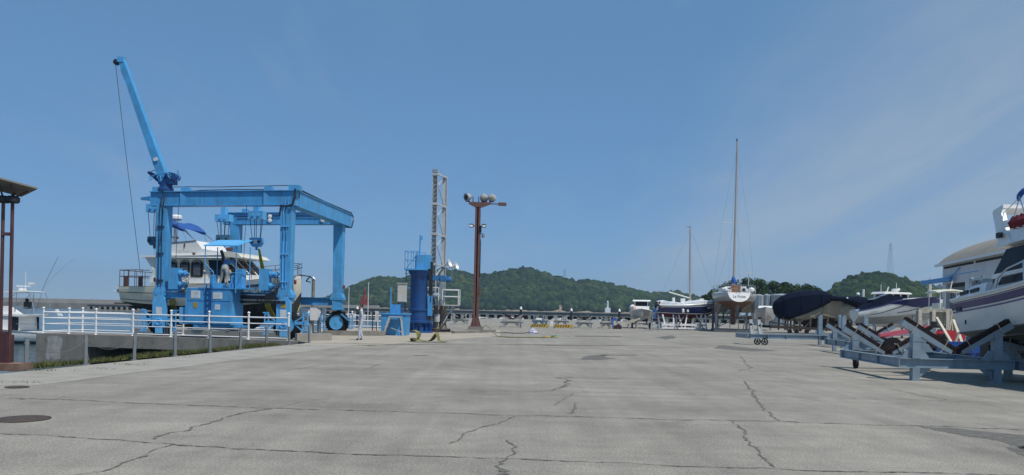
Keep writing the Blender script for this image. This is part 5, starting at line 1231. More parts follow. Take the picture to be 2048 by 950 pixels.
B1('pedestal', M_whitep, o, lambda b: b.box((0, 0, .3), (1.7, 1.7, zt * .94)), smooth=False)
B1('tower', M_whitep, o, lambda b: b.lathe((0, 0, .5), [(.42, 0), (.22, zt - 1.2), (.30, zt - 1.0), (.001, zt - .5)], 14))
B1('light_arm', M_whitep, o, lambda b: b.box((0, -.1, zt - 1.15), (1.2, .2, .12)), smooth=False)
# thin flag poles
for i, (px, py, lab) in enumerate(((698, 577, 'thin white pole left of the red lighthouse'), (737, 567, 'taller thin white pole right of the red lighthouse'))):
    p = P(px, py, 150); o = thing('flag_pole', lab, 'pole', (p.x, p.y, -1.5)); B1('pole', M_whitep, o, lambda b: b.tube((0, 0, 0), (0, 0, p.z + 1.5), .09, .05)); B1('finial', M_whitep, o, lambda b: b.ball((0, 0, p.z + 1.52), .12, 8))
# lattice pylons on the hills
def pylon(px, pyt, pyb, Y, lab, w0, arms=True):
    p = P(px, pyb, Y); zt = P(px, pyt, Y).z
    o = thing('lattice_pylon', lab, 'pylon', (p.x, p.y, p.z - 4)); h = zt - p.z + 4; r = Y / 9000
    def L(b):
        for sx in (-1, 1):
            for sy in (-1, 1): b.tube((sx * w0, sy * w0, 0), (sx * w0 * .18, sy * w0 * .18, h), r, n=4)
        for k_ in range(9):
            t0, t1 = k_ / 9, (k_ + 1) / 9; a, c = w0 * (1 - .82 * t0), w0 * (1 - .82 * t1)
            for sy in (-1, 1):
                b.tube((-a, sy * a, h * t0), (c, sy * c, h * t1), r * .6, n=4); b.tube((a, sy * a, h * t0), (-c, sy * c, h * t1), r * .6, n=4); b.tube((-c, sy * c, h * t1), (c, sy * c, h * t1), r * .6, n=4)
    B1('lattice', M_galv, o, L, smooth=False)
    if arms: B1('cross_arm', M_galv, o, lambda b: [b.bar((-w0 * s_, 0, h * z), (w0 * s_, 0, h * z), r, r * 2) for z, s_ in ((.74, 1.0), (.85, .9), (.95, .7))], smooth=False)
pylon(1780, 486, 554, 440, 'tall lattice pylon rising above the rounded green hill', 1.7)
pylon(1129, 538, 562, 765, 'faint lattice pylon behind the island ridge', 1.7)
# ------------------------------------------------------------------ people: one skinned body each, hair and hat as children
def person(label, loc, rz, J, mats, hairm=M_hair, hat=None, scale=1.0, extra=None):
    """J: joint positions (x right, y forward is -y, z up). mats: (shirt, trousers, shoes, skin)"""
    order = ['pelvis', 'belly', 'chest', 'neck', 'head', 'crown']
    ed_ = [('pelvis', 'belly'), ('belly', 'chest'), ('chest', 'neck'), ('neck', 'head'), ('head', 'crown')]
    rad = dict(pelvis=(.145, .115), belly=(.135, .10), chest=(.165, .115), neck=(.055, .055), head=(.082, .098), crown=(.06, .075))
    for s_ in 'LR':
        ed_ += [('chest', 'sh' + s_), ('sh' + s_, 'el' + s_), ('el' + s_, 'wr' + s_), ('wr' + s_, 'pa' + s_), ('pelvis', 'hip' + s_), ('hip' + s_, 'kn' + s_), ('kn' + s_, 'an' + s_), ('an' + s_, 'toe' + s_)]
        rad.update({'sh' + s_: (.072, .072), 'el' + s_: (.047, .047), 'wr' + s_: (.032, .032), 'pa' + s_: (.038, .022), 'hip' + s_: (.105, .105), 'kn' + s_: (.068, .068), 'an' + s_: (.052, .052), 'toe' + s_: (.042, .035)})
    J = {k_: Vector(v) for k_, v in J.items()}
    for s_ in 'LR':
        w_ = J['wr' + s_]; e_ = J['el' + s_]; d = (w_ - e_).normalized()
        if 'pa' + s_ not in J: J['pa' + s_] = w_ + d * .075
        side = d.cross(Vector((0, 1, 0))); side = side.normalized() if side.length > .1 else Vector((1, 0, 0)); up_ = d.cross(side)
        for n_, (o_, l_) in enumerate(((-.028, .062), (-.010, .075), (.009, .070), (.026, .055))):
            f1 = 'f%d%s' % (n_, s_); f2 = 'g%d%s' % (n_, s_)
            J[f1] = J['pa' + s_] + side * o_ + d * l_ * .55 + up_ * .006; J[f2] = J[f1] + d * l_ * .4 + up_ * .022
            ed_ += [('pa' + s_, f1), (f1, f2)]; rad[f1] = rad[f2] = (.0095, .0095)
        J['th' + s_] = w_ + d * .04 + side * -.045 + up_ * .02; J['tk' + s_] = J['th' + s_] + d * .035 + up_ * .012
        ed_ += [('wr' + s_, 'th' + s_), ('th' + s_, 'tk' + s_)]; rad['th' + s_] = rad['tk' + s_] = (.011, .011)
    names = list(J.keys()); idx = {n_: i for i, n_ in enumerate(names)}
    me = bpy.data.meshes.new('person_body'); me.from_pydata([J[n_] for n_ in names], [(idx[a], idx[b_]) for a, b_ in ed_], [])
    o = bpy.data.objects.new('tmp', me); COL.objects.link(o)
    md = o.modifiers.new('skin', 'SKIN'); md.use_smooth_shade = True
    if not me.skin_vertices: me.attributes.new('skin_vertex', 'FLOAT', 'POINT')
    sd = o.modifiers.new('sub', 'SUBSURF'); sd.levels = 1; sd.render_levels = 1
    for n_ in names:
        sv = me.skin_vertices[0].data[idx[n_]]; sv.radius = rad[n_]; sv.use_root = (n_ == 'pelvis')
    dg = bpy.context.evaluated_depsgraph_get(); bm_ = bpy.data.meshes.new_from_object(o.evaluated_get(dg))
    bpy.data.objects.remove(o); bm_.materials.clear()
    for m_ in mats: bm_.materials.append(m_)
    def seg(p):
        best = None
        for a, b_ in ed_:
            A_, B_ = J[a], J[b_]; ab = B_ - A_; t = max(0, min(1, (p - A_).dot(ab) / max(1e-9, ab.dot(ab)))); dd = (p - A_ - ab * t).length - max(rad[a]) * .6
            if best is None or dd < best[0]: best = (dd, a, b_, t)
        return best
    for f in bm_.polygons:
        _, a, b_, t = seg(f.center)
        if b_ in ('head', 'crown') or (b_ == 'neck' and t > .55): m_ = 3
        elif b_[:2] in ('pa', 'th', 'tk') or b_[0] in 'fg': m_ = 3
        elif b_[:3] == 'toe': m_ = 2
        elif b_[:2] in ('hi', 'kn', 'an') or (a == 'pelvis' and t < .25): m_ = 1
        elif b_[:2] == 'wr' and mats[0] is not M_coverall and mats[0] is not M_darkcloth: m_ = 3
        else: m_ = 0
        f.material_index = m_
    root = bpy.data.objects.new('person', bm_); COL.objects.link(root); root.location = loc; root.rotation_euler = (0, 0, rz); root.scale = (scale,) * 3
    bm_.shade_smooth()
    tag(root, label, 'person')
    hd, cr = J['head'], J['crown']; upd = (cr - hd).normalized(); q = upd.to_track_quat('Z', 'Y').to_matrix()
    face = Vector((0, -1, 0)); face = (face - upd * face.dot(upd)).normalized(); sd_ = upd.cross(face)
    c = hd + upd * .035
    b = MB(); b.ball((0, 0, 0), .105, 12)
    b.v = [tuple(c + sd_ * (x * .86) + face * (-(y) * .98 - .018) * 1.0 + upd * (z * .95 + .028)) for x, y, z in b.v if True]
    keep = [i for i, v in enumerate(b.v) if not ((Vector(v) - c).dot(face) > .045 and (Vector(v) - c).dot(upd) < .05) and (Vector(v) - c).dot(upd) > -.06]
    mp_ = {k_: i for i, k_ in enumerate(keep)}; b.f = [tuple(mp_[i] for i in f) for f in b.f if all(i in mp_ for i in f)]; b.mi = [0] * len(b.f); b.v = [b.v[i] for i in keep]
    b.build('hair', hairm, root)
    b = MB(); b.ball(tuple(c + face * .098 + upd * -.015), .014, 8)
    b.build('nose', M_skin, root)
    b = MB()
    for s_ in (-1, 1): b.ball(tuple(c + face * .086 + sd_ * s_ * .030 + upd * .012), .009, 8)
    b.build('eyes', M_black, root)
    b = MB(); b.bar(c + face * .088 - sd_ * .02 - upd * .048, c + face * .088 + sd_ * .02 - upd * .048, .006, .006); b.build('mouth', M_brown, root)
    b = MB()
    for s_ in (-1, 1): b.ball(tuple(c + sd_ * s_ * .086 - upd * .005), .02, 8, (.5, 1, 1.4))
    b.build('ears', M_skin, root)
    if hat: 
        b = MB(); b.lathe(c + upd * .05, [(.20, -.01), (.19, .0), (.11, .01), (.10, .09), (.06, .12), (.001, .125)], 18, axis=tuple(upd)); b.build('hat', hat, root)
    if extra: extra(root, J)
    return root
def stand(**k):
    J = dict(pelvis=(0, 0, .95), belly=(0, .0, 1.10), chest=(0, .015, 1.33), neck=(0, 0, 1.49), head=(0, -.02, 1.59), crown=(0, -.015, 1.68))
    for s_, x in (('L', .19), ('R', -.19)):
        J.update({'sh' + s_: (x, .015, 1.41), 'el' + s_: (x * 1.18, .03, 1.12), 'wr' + s_: (x * 1.1, -.08, .88), 'hip' + s_: (x * .5, 0, .88), 'kn' + s_: (x * .52, -.015, .48), 'an' + s_: (x * .55, .02, .07), 'toe' + s_: (x * .65, -.13, .035)})
    J.update(k); return J
# the man in pale overalls faces left (towards -x): his forward -y is turned by -90 degrees
mp0 = G(721, 680.5)
person('man in pale overalls standing on the quay, looking towards the hoist', (mp0.x, mp0.y, .006), R(-78),
       stand(elR=(-.225, .02, 1.14), wrR=(-.17, -.17, .96), elL=(.22, .05, 1.13), wrL=(.20, -.02, .87), knL=(.10, -.06, .48), anL=(.11, -.07, .07), toeL=(.12, -.22, .035), anR=(-.11, .10, .07), toeR=(-.12, -.05, .035)),
       (M_coverall, M_coverall, M_shoe, M_skin), scale=1.0)
# operator on the hoist platform: bent forward away from us, one arm up on the post
op = hp_((P(443, 520, 37) - hA).dot(hs) - .05, et - .32, PZ)
person('operator in blue shirt and pale trousers leaning over the hoist controls', tuple(op), R(165),
       stand(pelvis=(0, .05, .94), belly=(.02, -.06, 1.07), chest=(.05, -.28, 1.22), neck=(.07, -.42, 1.28), head=(.08, -.52, 1.29), crown=(.08, -.60, 1.32),
             shL=(.23, -.30, 1.24), elL=(.30, -.45, 1.02), wrL=(.24, -.60, .92), shR=(-.14, -.28, 1.27), elR=(-.22, -.45, 1.06), wrR=(-.16, -.62, .93),
             hipL=(.10, .05, .88), hipR=(-.10, .05, .88), knL=(.16, .02, .48), anL=(.30, .05, .07), toeL=(.34, -.09, .035), knR=(-.11, .02, .48), anR=(-.14, .06, .07), toeR=(-.15, -.09, .035)),
       (M_shirtblue, M_khaki, M_shoe, M_skin), scale=1.02)
# far people
p = G(1311, 661)
lad_ = thing('step_ladder', 'blue-grey step ladder standing at the stern of the navy sailing hull', 'ladder', (p.x, p.y + .3, 0))
for sx in (-.28, .28):
    for y0_, y1_ in ((-.55, 0), (.55, 0)): B1('leg', M_galv, lad_, lambda b: b.bar((sx * 1.3, y0_, 0), (sx * .8, y1_, 1.55), .06, .05), smooth=False)
for k_ in range(5): B1('rung', M_galv, lad_, lambda b: b.box((0, -.55 + .11 * k_, .25 + .28 * k_), (.62, .09, .035)), smooth=False)
B1('top_platform', M_galv, lad_, lambda b: b.box((0, 0, 1.57), (.6, .42, .06)), smooth=False)
person('man in dark clothes bending over the stern from a step ladder', (p.x, p.y + .3, 1.0), R(60),
       stand(chest=(.0, -.18, 1.28), neck=(0, -.30, 1.40), head=(0, -.38, 1.46), crown=(0, -.42, 1.54), shL=(.19, -.18, 1.35), shR=(-.19, -.18, 1.35), elL=(.24, -.36, 1.2), elR=(-.24, -.36, 1.2), wrL=(.16, -.58, 1.12), wrR=(-.16, -.58, 1.12)), (M_darkcloth, M_brightblue, M_shoe, M_skin))
def squat(**k):
    J = dict(pelvis=(0, .05, .30), belly=(0, .0, .44), chest=(0, -.08, .68), neck=(0, -.12, .84), head=(0, -.16, .93), crown=(0, -.17, 1.02))
    for s_, x in (('L', .19), ('R', -.19)):
        J.update({'sh' + s_: (x, -.08, .76), 'el' + s_: (x * 1.25, -.30, .58), 'wr' + s_: (x * .7, -.48, .48), 'hip' + s_: (x * .5, .03, .27), 'kn' + s_: (x * .9, -.36, .48), 'an' + s_: (x * .75, -.08, .07), 'toe' + s_: (x * .85, -.22, .035)})
    J.update(k); return J
p = G(1379, 660)
person('person with straw hat crouching beside the red keel', (p.x, p.y, 0), R(-50), squat(), (M_darkcloth, M_darkcloth, M_shoe, M_skin), hat=M_straw)
p = G(1443, 662)
person('person in black clothes standing in the shade under the white yacht', (p.x, p.y + 1.5, 0), R(-100), stand(wrR=(-.2, -.35, 1.25), elR=(-.22, -.15, 1.12)), (M_darkcloth, M_darkcloth, M_shoe, M_skin))
p = G(1226, 657.5)
person('person in bright blue bending over dark gear by the grey cradles', (p.x, p.y, 0), R(75), stand(pelvis=(0, .12, .80), belly=(0, .0, .90), chest=(0, -.24, .98), neck=(0, -.38, 1.0), head=(0, -.47, .97), crown=(0, -.55, .98), shL=(.18, -.26, 1.0), shR=(-.18, -.26, 1.0), elL=(.2, -.34, .72), elR=(-.2, -.34, .72), wrL=(.15, -.42, .48), wrR=(-.15, -.42, .48), hipL=(.09, .12, .75), hipR=(-.09, .12, .75), knL=(.1, .0, .42), knR=(-.1, .0, .42)), (M_brightblue, M_brightblue, M_shoe, M_skin))
p = G(1232, 658); b = MB(); b.box((0, 0, .16), (.7, .4, .32)); b.box((.1, .05, .36), (.3, .3, .12)); b.tube((-.2, 0, .34), (.2, 0, .5), .03)
o = b.build('tool_bag', mat('dark_maroon_bag', (.05, .02, .03), .9), None, smooth=False); o.location = (p.x + .15, p.y, .003); tag(o, 'dark maroon tool bag at the feet of the person in blue', 'bag')

# ------------------------------------------------------------------ straps and cloth on the ground
sp_ = G(840, 684)
b = MB()
n = 26; ring = [Vector((.27 * math.cos(a) * 1.15, 0, .26 + .26 * math.sin(a))) for a in np.linspace(0, 2 * PI, n)]
ring = [p + Vector((0, .05 * math.sin(i), 0)) for i, p in enumerate(ring)]
path_ = [Vector((-.36 + .05 * math.sin(a * 2), 0, .27 + .24 * math.sin(a))) + Vector((.22 * math.cos(a), 0, 0)) for a in np.linspace(2.2, -2.6, 16)]
path_ += [Vector((-.1, -.05, .06)), Vector((.15, .0, .03)), Vector((.4, .05, .04)), Vector((.55, .1, .12)), Vector((.66, .1, .28)), Vector((.72, .1, .42)), Vector((.76, .1, .28)), Vector((.80, .1, .1)), Vector((.95, .15, .02)), Vector((1.2, .2, .01))]
b.loft([[p + Vector((.05 * math.sin(i * .9), -.26 + .04 * math.cos(i), 0)), p + Vector((0, .26, .02 * math.sin(i * 1.3)))] for i, p in enumerate(path_)])
o = b.build('webbing_strap', M_olive, None); o.location = (sp_.x + .05, sp_.y + .1, 0.012); o.rotation_euler = (0, 0, R(-12)); o.modifiers.new('t', 'SOLIDIFY').thickness = .02; tag(o, 'wide olive webbing strap dropped in a loose coil before the blue crane', 'strap', 'lifting straps lying on the ground')
o = MB(); pts = [G(964, 664), G(968, 671), G(975, 674.5), G(990, 673), G(972, 662)]
pa = [G(963, 667), G(966, 664.5), G(972, 664), G(978, 667), G(985, 671.5), G(995, 674.8), G(1020, 675.6), G(1060, 676), G(1090, 676.2)]
hh = [.05, .32, .45, .36, .18, .05, .02, .02, .03]
o.loft([[p + Vector((0, -.12, h_)), p + Vector((0, .16, h_ + .02))] for p, h_ in zip(pa, hh)]); o = o.build('webbing_strap', M_olivedk, None); o.modifiers.new('t', 'SOLIDIFY').thickness = .02
tag(o, 'long dark olive strap lying stretched out across the yard', 'strap', 'lifting straps lying on the ground')
o = MB(); pa = [G(1086, 675.6), G(1098, 674.8), G(1106, 675), G(1115, 675.4)]; o.loft([[p + Vector((0, -.22, .03)), p + Vector((0, .22, .06))] for p in pa]); oo = o.build('strap_end', M_yellow, None); oo.modifiers.new('t', 'SOLIDIFY').thickness = .03; tag(oo, 'flat yellow strap end on the ground at the end of the long strap', 'strap')
o = MB(); pa = [G(1102, 675.6), G(1109, 675), G(1115, 675.2)]; o.loft([[p + Vector((0, -.2, .06)), p + Vector((0, .2, .10))] for p in pa]); oo = o.build('strap_pad', M_green, None); oo.modifiers.new('t', 'SOLIDIFY').thickness = .03; tag(oo, 'small green pad on the tip of the yellow strap end', 'pad')
p = G(1066, 667)
b = MB(); rr = random.Random(2)
rings = []
for i in range(7):
    z = .38 * i / 6; r = .30 * (1 - (i / 6) ** 2) + .03
    rings.append([Vector((r * math.cos(a) * rr.uniform(.7, 1.2), r * .8 * math.sin(a) * rr.uniform(.7, 1.2), z)) for a in np.linspace(0, 2 * PI, 11)[:-1]])
b.loft(rings, closed=True); o = b.build('cloth_bundle', mat('white_blue_cloth', (.42, .42, .52), .9, var=.35, scale=6), None, smooth=False); o.location = (p.x, p.y, .003); tag(o, 'crumpled white and violet cloth bundle on the yard', 'bundle')
o = B1('hose', mat('brown_hose', (.12, .09, .07), .8), None, lambda b: b.path([tuple(p + Vector((0, 0, .03))) for p in (G(1062, 664), G(1050, 667), G(1030, 667.5), G(1010, 666), G(990, 666.5))], .03)); tag(o, 'brown hose leading from the cloth bundle', 'hose')
o = B1('beam_timber', M_concrete, None, lambda b: b.bar(G(905, 667) + Vector((0, 0, .1)), G(990, 664.5) + Vector((0, 0, .1)), .2, .16), smooth=False); tag(o, 'long low grey timber on the ground before the floodlight mast', 'timber')
# ------------------------------------------------------------------ steel boat cradles
def cradle(name, label, loc, rz, W=2.1, L=4.3, zb=.46, m=M_galv, group=None, arms=(1, 1), over=.42, wheel_rear=True, bh=.25, ah=1.28, armlen=1.25, slope=.6, pads=True, cat='boat cradle', th=1.0, ahr=None):
    ah0 = ah
    c = thing(name, label, cat, loc, rz, group)
    def ib(b, p, q):
        p, q = Vector(p), Vector(q); d = (q - p).normalized(); s_ = d.cross(UZ)
        b.bar(p, q, .02, bh - .04)
        for k_ in (-1, 1): b.bar(p + UZ * k_ * (bh / 2 - .01), q + UZ * k_ * (bh / 2 - .01), .15, .022)
        n_ = max(2, int((q - p).length / 1.1))
        for k_ in range(n_ + 1):
            x = p.lerp(q, k_ / n_); b.bar(x - UZ * (bh / 2 - .02), x + UZ * (bh / 2 - .02), .14, .02, up=d)
    B1('front_beam', m, c, lambda b: ib(b, (-over, 0, zb), (W + over, 0, zb)), smooth=False)
    B1('rear_beam', m, c, lambda b: ib(b, (-over, L, zb), (W + over, L, zb)), smooth=False)
    for x in (-over + .08, W + over - .08): B1('side_beam', m, c, lambda b: ib(b, (x, .08, zb - .004), (x, L - .08, zb - .004)), smooth=False)
    B1('cross_member', m, c, lambda b: [b.bar((-over + .1, y, zb - .02), (W + over - .1, y, zb - .02), .12, .14) for y in (L * .36, L * .7)], smooth=False)
    for y, on in ((0, arms[0]), (L, arms[1])):
        if not on: continue
        ah = ah0 if (y == 0 or ahr is None) else ahr
        for x, sg in ((0, 1), (W, -1)):
            p_ = B1('post', m, c, lambda b: (b.box((x, y, (zb + bh / 2 + ah) / 2), (.20 * th, .20 * th, ah - zb - bh / 2)), b.box((x, y, (zb + bh / 2 + ah) / 2 + .1), (.215 * th, .215 * th, .02)), b.prism([(x - .36 * th, y - .02, zb + bh / 2 + .003), (x + .36 * th, y - .02, zb + bh / 2 + .003), (x + .2 * th, y - .02, zb + bh / 2 + .24 * th), (x - .2 * th, y - .02, zb + bh / 2 + .24 * th)], (0, .04, 0))), smooth=False)
            o_ = Vector((x - sg * armlen * .28, y, ah + armlen * .28 * slope)); i_ = Vector((x + sg * armlen * .72, y, ah - armlen * .72 * slope))
            B1('arm', m, c, lambda b: b.bar(o_ + UZ * .02, i_ + UZ * .02, .16 * th, .18 * th, .16 * th, .10 * th), smooth=False)
            if pads:
                nn = Vector((-(i_ - o_).z, 0, (i_ - o_).x)).normalized(); nn = nn if nn.z > 0 else -nn
                pd_ = B1('pad', M_pad, c, lambda b: b.bar(o_ + nn * .15, i_ + nn * .13 + (i_ - o_) * .12, .17, .10), smooth=False)
                B1('pad_tie', M_oldwood, pd_, lambda b: [b.path([o_.lerp(i_, t) + nn * .22 + Vector((0, -.11, 0)), o_.lerp(i_, t) + nn * .225 + Vector((0, .1, 0)), o_.lerp(i_, t) - nn * .1 + Vector((0, .11, 0)), o_.lerp(i_, t) - nn * .12 + Vector((0, -.10, 0)), o_.lerp(i_, t) + nn * .22 + Vector((0, -.11, 0))], .012, 5) for t in (.22, .82)])
    for x in (0, W): B1('foot', m, c, lambda b: (b.box((x, 0, (zb - bh / 2) / 2), (.18, .2, zb - bh / 2)), b.box((x, 0, .012), (.26, .26, .02)), b.prism([(x + (.1 if x == 0 else -.1), -.02, zb - bh / 2 - .003), (x + (.42 if x == 0 else -.42), -.02, zb - bh / 2 - .003), (x + (.1 if x == 0 else -.1), -.02, .07)], (0, .04, 0))), smooth=False)
    for x in (0, W):
        if wheel_rear: B1('caster', M_rubber, c, lambda b: (b.lathe((x - .05, L - .1, .17), [(.10, 0), (.165, .02), (.165, .10), (.10, .12)], 16, axis=(1, 0, 0)), b.box((x, L - .1, .30), (.16, .12, .1))))
        else: B1('rear_foot', m, c, lambda b: b.box((x, L, (zb - bh / 2) / 2), (.16, .16, zb - bh / 2)), smooth=False)
    return c
f0 = G(1829, 761)
crA = cradle('boat_cradle', 'empty blue-grey steel boat cradle nearest the camera, with four padded arms', (f0.x, f0.y, 0), R(-4), W=2.05, L=4.4, ahr=1.02)
f1 = G(1719, 714)
cradle('boat_cradle', 'empty blue-grey boat cradle just behind the nearest one, its left side showing', (14.55, 32.6, 0), R(-5), W=2.3, L=4.2, wheel_rear=False, ah=1.0)
cradle('boat_cradle', 'blue-grey boat cradle standing between the covered catamaran and the speedboat', (17.0, 40.8, 0), R(-3), W=1.1, L=3.6, wheel_rear=False, ah=1.6, armlen=.14, slope=.3, pads=False)
# long low trailer with iron caster wheels
tl = G(1514, 690); tl.z = 0
LT = thing('boat_trailer', 'long low grey steel boat trailer on small spoked iron wheels', 'trailer', (tl.x, tl.y, 0), R(2))
B1('long_beam', M_galv, LT, lambda b: (b.bar((-.35, .1, .46), (7.2, .1, .46), .04, .22), b.bar((-.35, .1, .57), (7.2, .1, .57), .16, .025), b.bar((-.35, .1, .35), (7.2, .1, .35), .16, .025), [b.box((x, .05, .46), (.025, .14, .2)) for x in (.6, 1.6, 3.4, 5.2)]), smooth=False)
B1('long_beam', M_galv, LT, lambda b: (b.bar((-.35, 2.3, .46), (7.2, 2.3, .46), .12, .24)), smooth=False)
B1('end_beam', M_galv, LT, lambda b: (b.bar((-.4, .2, .46), (-.4, 2.2, .46), .14, .24), b.bar((7.1, .2, .46), (7.1, 2.2, .46), .14, .24)), smooth=False)
for x, y in ((-.02, .25), (.26, -.08), (6.6, .1), (6.6, 2.3)):
    def cw(b):
        c_ = Vector((x + .1, y - .1, .185))
        b.lathe(c_ , [(.135, 0), (.185, 0), (.185, .07), (.135, .07), (.135, 0)], 22, axis=(0, 1, 0), cap=False)
        b.lathe(c_, [(.05, -.01), (.05, .08)], 12, axis=(0, 1, 0))
        for k_ in range(5):
            a = 2 * PI * k_ / 5 + .3; b.bar(c_ + Vector((.04 * math.cos(a), .035, .04 * math.sin(a))), c_ + Vector((.15 * math.cos(a), .035, .15 * math.sin(a))), .05, .04, up=(0, 1, 0))
        b.box(c_ + Vector((0, .04, .19)), (.12, .14, .06))
    B1('iron_wheel', M_black, LT, cw)
for x in (-.22, .22): B1('upright', M_galvpale, LT, lambda b: (b.bar((x, .2, .58), (x - .06, .3, 1.35), .16, .16, up=(0, 1, 0)), b.bar((x + .1, .15, .58), (x + .02, .2, 1.2), .05, .08, up=(0, 1, 0))), smooth=False)
B1('pad', M_pad, LT, lambda b: (b.bar((-.24, .2, 1.05), (-.26, .6, 1.5), .2, .14), b.bar((.2, .2, 1.0), (.30, .5, 1.45), .16, .14)), smooth=False)

M_farsteel = mat('pale_worn_steel', (0.34, 0.35, 0.33), 0.6, var=.15, dirt=(0.20, 0.13, 0.08), dirt_amt=.7)
# pale cradles at the far side of the yard
fx = [(1000, 654.5, 1045, 'pale grey cradle with dark pads beside the floodlight mast, before the breakwater'), (1063, 651, 1092, 'small blue-grey cradle frame behind the left striped barrier'), (1107, 651.5, 1139, 'pale green-grey cradle frame behind the right striped barrier'), (1150, 656, 1186, 'pale cradle with V-shaped arms and a brown beam, centre of the yard edge'), (1199, 656.5, 1225, 'low pale cradle beside the person bending in bright blue'), (902, 649, 938, 'pale cradle half hidden behind the floodlight mast')]
for i, (x0, y0, x1, lab) in enumerate(fx):
    a, bq = G(x0, y0), G(x1, y0 + .7); wd = (bq - a).length
    cradle('boat_cradle', lab, (a.x + wd * .16, a.y, 0), R(rnd.uniform(-8, 8)), W=wd * .66, L=3.0, zb=.45, m=M_farsteel if i != 1 else M_galv, group='pale cradles along the far yard edge', over=wd * .14, wheel_rear=False, bh=.16, ah=.98, armlen=.5 * wd * .66, slope=.62, th=.5, pads=(i in (0, 3)), arms=(1, 1 if i in (0, 2) else 0))
# striped barriers and small white box
def barrier(x0, x1, y, lab):
    a, bq = G(x0, y), G(x1, y + .6); d = (bq - a); L = d.length
    o = thing('striped_barrier', lab, 'barrier', (a.x, a.y, 0), math.atan2(d.y, d.x), 'striped barriers at the far yard edge')
    B1('board', M_yellow, o, lambda b: b.box((L / 2, 0, .20), (L, .05, .28)), smooth=False)
    n_ = 6
    st = MB().prism([(0, -.028, .07), (.10, -.028, .07), (.24, -.028, .33), (.14, -.028, .33)], (0, -.006, 0)).build('black_stripe', M_black, o, smooth=False); st.location = (.05, 0, 0)
    for k_ in range(1, n_):
        c_ = st.copy(); COL.objects.link(c_); c_.parent = o; c_.location = (.05 + k_ * (L * .8) / n_, 0, 0)
    for x in (.1, L - .1): B1('foot', M_galv, o, lambda b: b.box((x, .06, .04), (.08, .4, .08)), smooth=False)
barrier(1061, 1097, 655.6, 'yellow and black striped barrier board left of the small white box')
barrier(1107, 1146, 656.6, 'yellow and black striped barrier board right of the small white box')
p = G(1103, 652.5); o = MB().box((0, 0, .27), (.32, .3, .5)).box((0, 0, .54), (.36, .34, .04)).box((0, -.16, .3), (.2, .02, .25)).build('meter_box', M_white, None, smooth=False); o.location = (p.x, p.y, .02); tag(o, 'small white meter box standing between the two striped barriers', 'box')
# pallets and timber by the fishing boat
p = G(1258, 657); o = thing('timber_rack', 'leaning rack of pale timber left of the small fishing boat', 'timber rack', (p.x, p.y, 0))
for k_ in range(5): B1('plank', M_newwood if k_ % 2 else M_oldwood, o, lambda b: b.bar((-.35 + .05 * k_, .2 * k_, .35 + .06 * k_), (1.1, .2 * k_, .95 + .05 * k_), .10, .08), smooth=False)
for x in (0, .8): B1('trestle_leg', M_oldwood, o, lambda b: (b.bar((x, 0, 0), (x, .1, .5 + .3 * x), .08, .08), b.bar((x, .9, 0), (x, .8, .5 + .3 * x), .08, .08)), smooth=False)

# ------------------------------------------------------------------ small fishing boat on a trailer, bow towards us
p = G(1283, 657.5); fbz = p.y / FPX
FB_ = thing('fishing_boat', 'small fishing boat with white wheelhouse, bow on, on a trailer', 'fishing boat', (p.x, p.y + .4, 0), R(-99))
HF = Hull([(-5.5, 1.0, 1.55, .95, 1.15, .85), (-3, 1.07, 1.62, 1.0, 1.15, .75), (-1.2, .98, 1.72, .80, 1.25, .75), (-.2, .55, 1.84, .30, 1.45, .85), (.3, .03, 1.92, .01, 1.75, 1.5)], 16)
B1('hull', M_greyhullshade, FB_, lambda b: (HF.side(b), HF.transom(b), HF.bottom(b)))  # grey imitates the shade below the flared bow
B1('deck', M_white, FB_, lambda b: HF.deck(b, .0, 0)); B1('gunwale', M_white, FB_, lambda b: HF.rail(b, .06, .02))
B1('wheelhouse', M_white, FB_, lambda b: (b.prism([(-3.4, -.75, 1.6), (-1.1, -.75, 1.6), (-1.25, -.7, 2.2), (-3.4, -.7, 2.2)], (0, 1.5, 0)), [b.box((-1.5 - 1.7 * a, s_ * .62, 2.45), (.07, .07, .5)) for a in (0, 1) for s_ in (-1, 1)]), smooth=False)
B1('wheelhouse_window', M_glass, FB_, lambda b: b.box((-2.35, 0, 2.43), (1.62, 1.18, .42)), smooth=False)
B1('roof', M_white, FB_, lambda b: b.prism([(-3.5, -.86, 2.68), (-1.2, -.86, 2.68), (-1.35, -.80, 2.82), (-3.4, -.8, 2.82)], (0, 1.72, 0)), smooth=False)
B1('fender_ball', mat('pale_orange_buoy', (.62, .40, .34), .5), FB_, lambda b: (b.ball((-.9, -.72, 2.0), .24, 14),))
B1('fender_ball', M_white, FB_, lambda b: b.ball((-1.2, -.85, 2.05), .30, 14))
def trailer(root, x0, x1, w_, h, m=M_galvpale):
    t_ = thing('boat_trailer', root, 'trailer', FB_.location, R(-99))
    for s_ in (-1, 1): B1('frame_rail', m, t_, lambda b: b.bar((x0, s_ * w_, .42), (x1, s_ * w_ * .7, .42), .08, .12), smooth=False)
    B1('cross_bar', m, t_, lambda b: [b.bar((x, -w_, .42), (x, w_, .42), .1, .12) for x in (x0 + .4, (x0 + x1) / 2, x1 - .3)], smooth=False)
    B1('support', M_black, t_, lambda b: [b.bar((x, s_ * w_ * .8, .42), (x, s_ * w_ * .6, h), .1, .1) for x in (x0 + .8, x1 - .5) for s_ in (-1, 1)], smooth=False)
    for s_ in (-1, 1): B1('wheel', M_rubber, t_, lambda b: b.lathe((x1 - .9, s_ * (w_ + .08) - .08, .30), [(.16, 0), (.29, .02), (.29, .16), (.16, .18)], 18, axis=(0, 1, 0)))
    B1('wheel', M_rubber, t_, lambda b: b.lathe((x0 + 1.2, w_, .30), [(.16, 0), (.29, .02), (.29, .16), (.16, .18)], 18, axis=(0, 1, 0)))
    return t_
trailer('pale grey trailer under the small fishing boat', -5, .3, .78, .95)

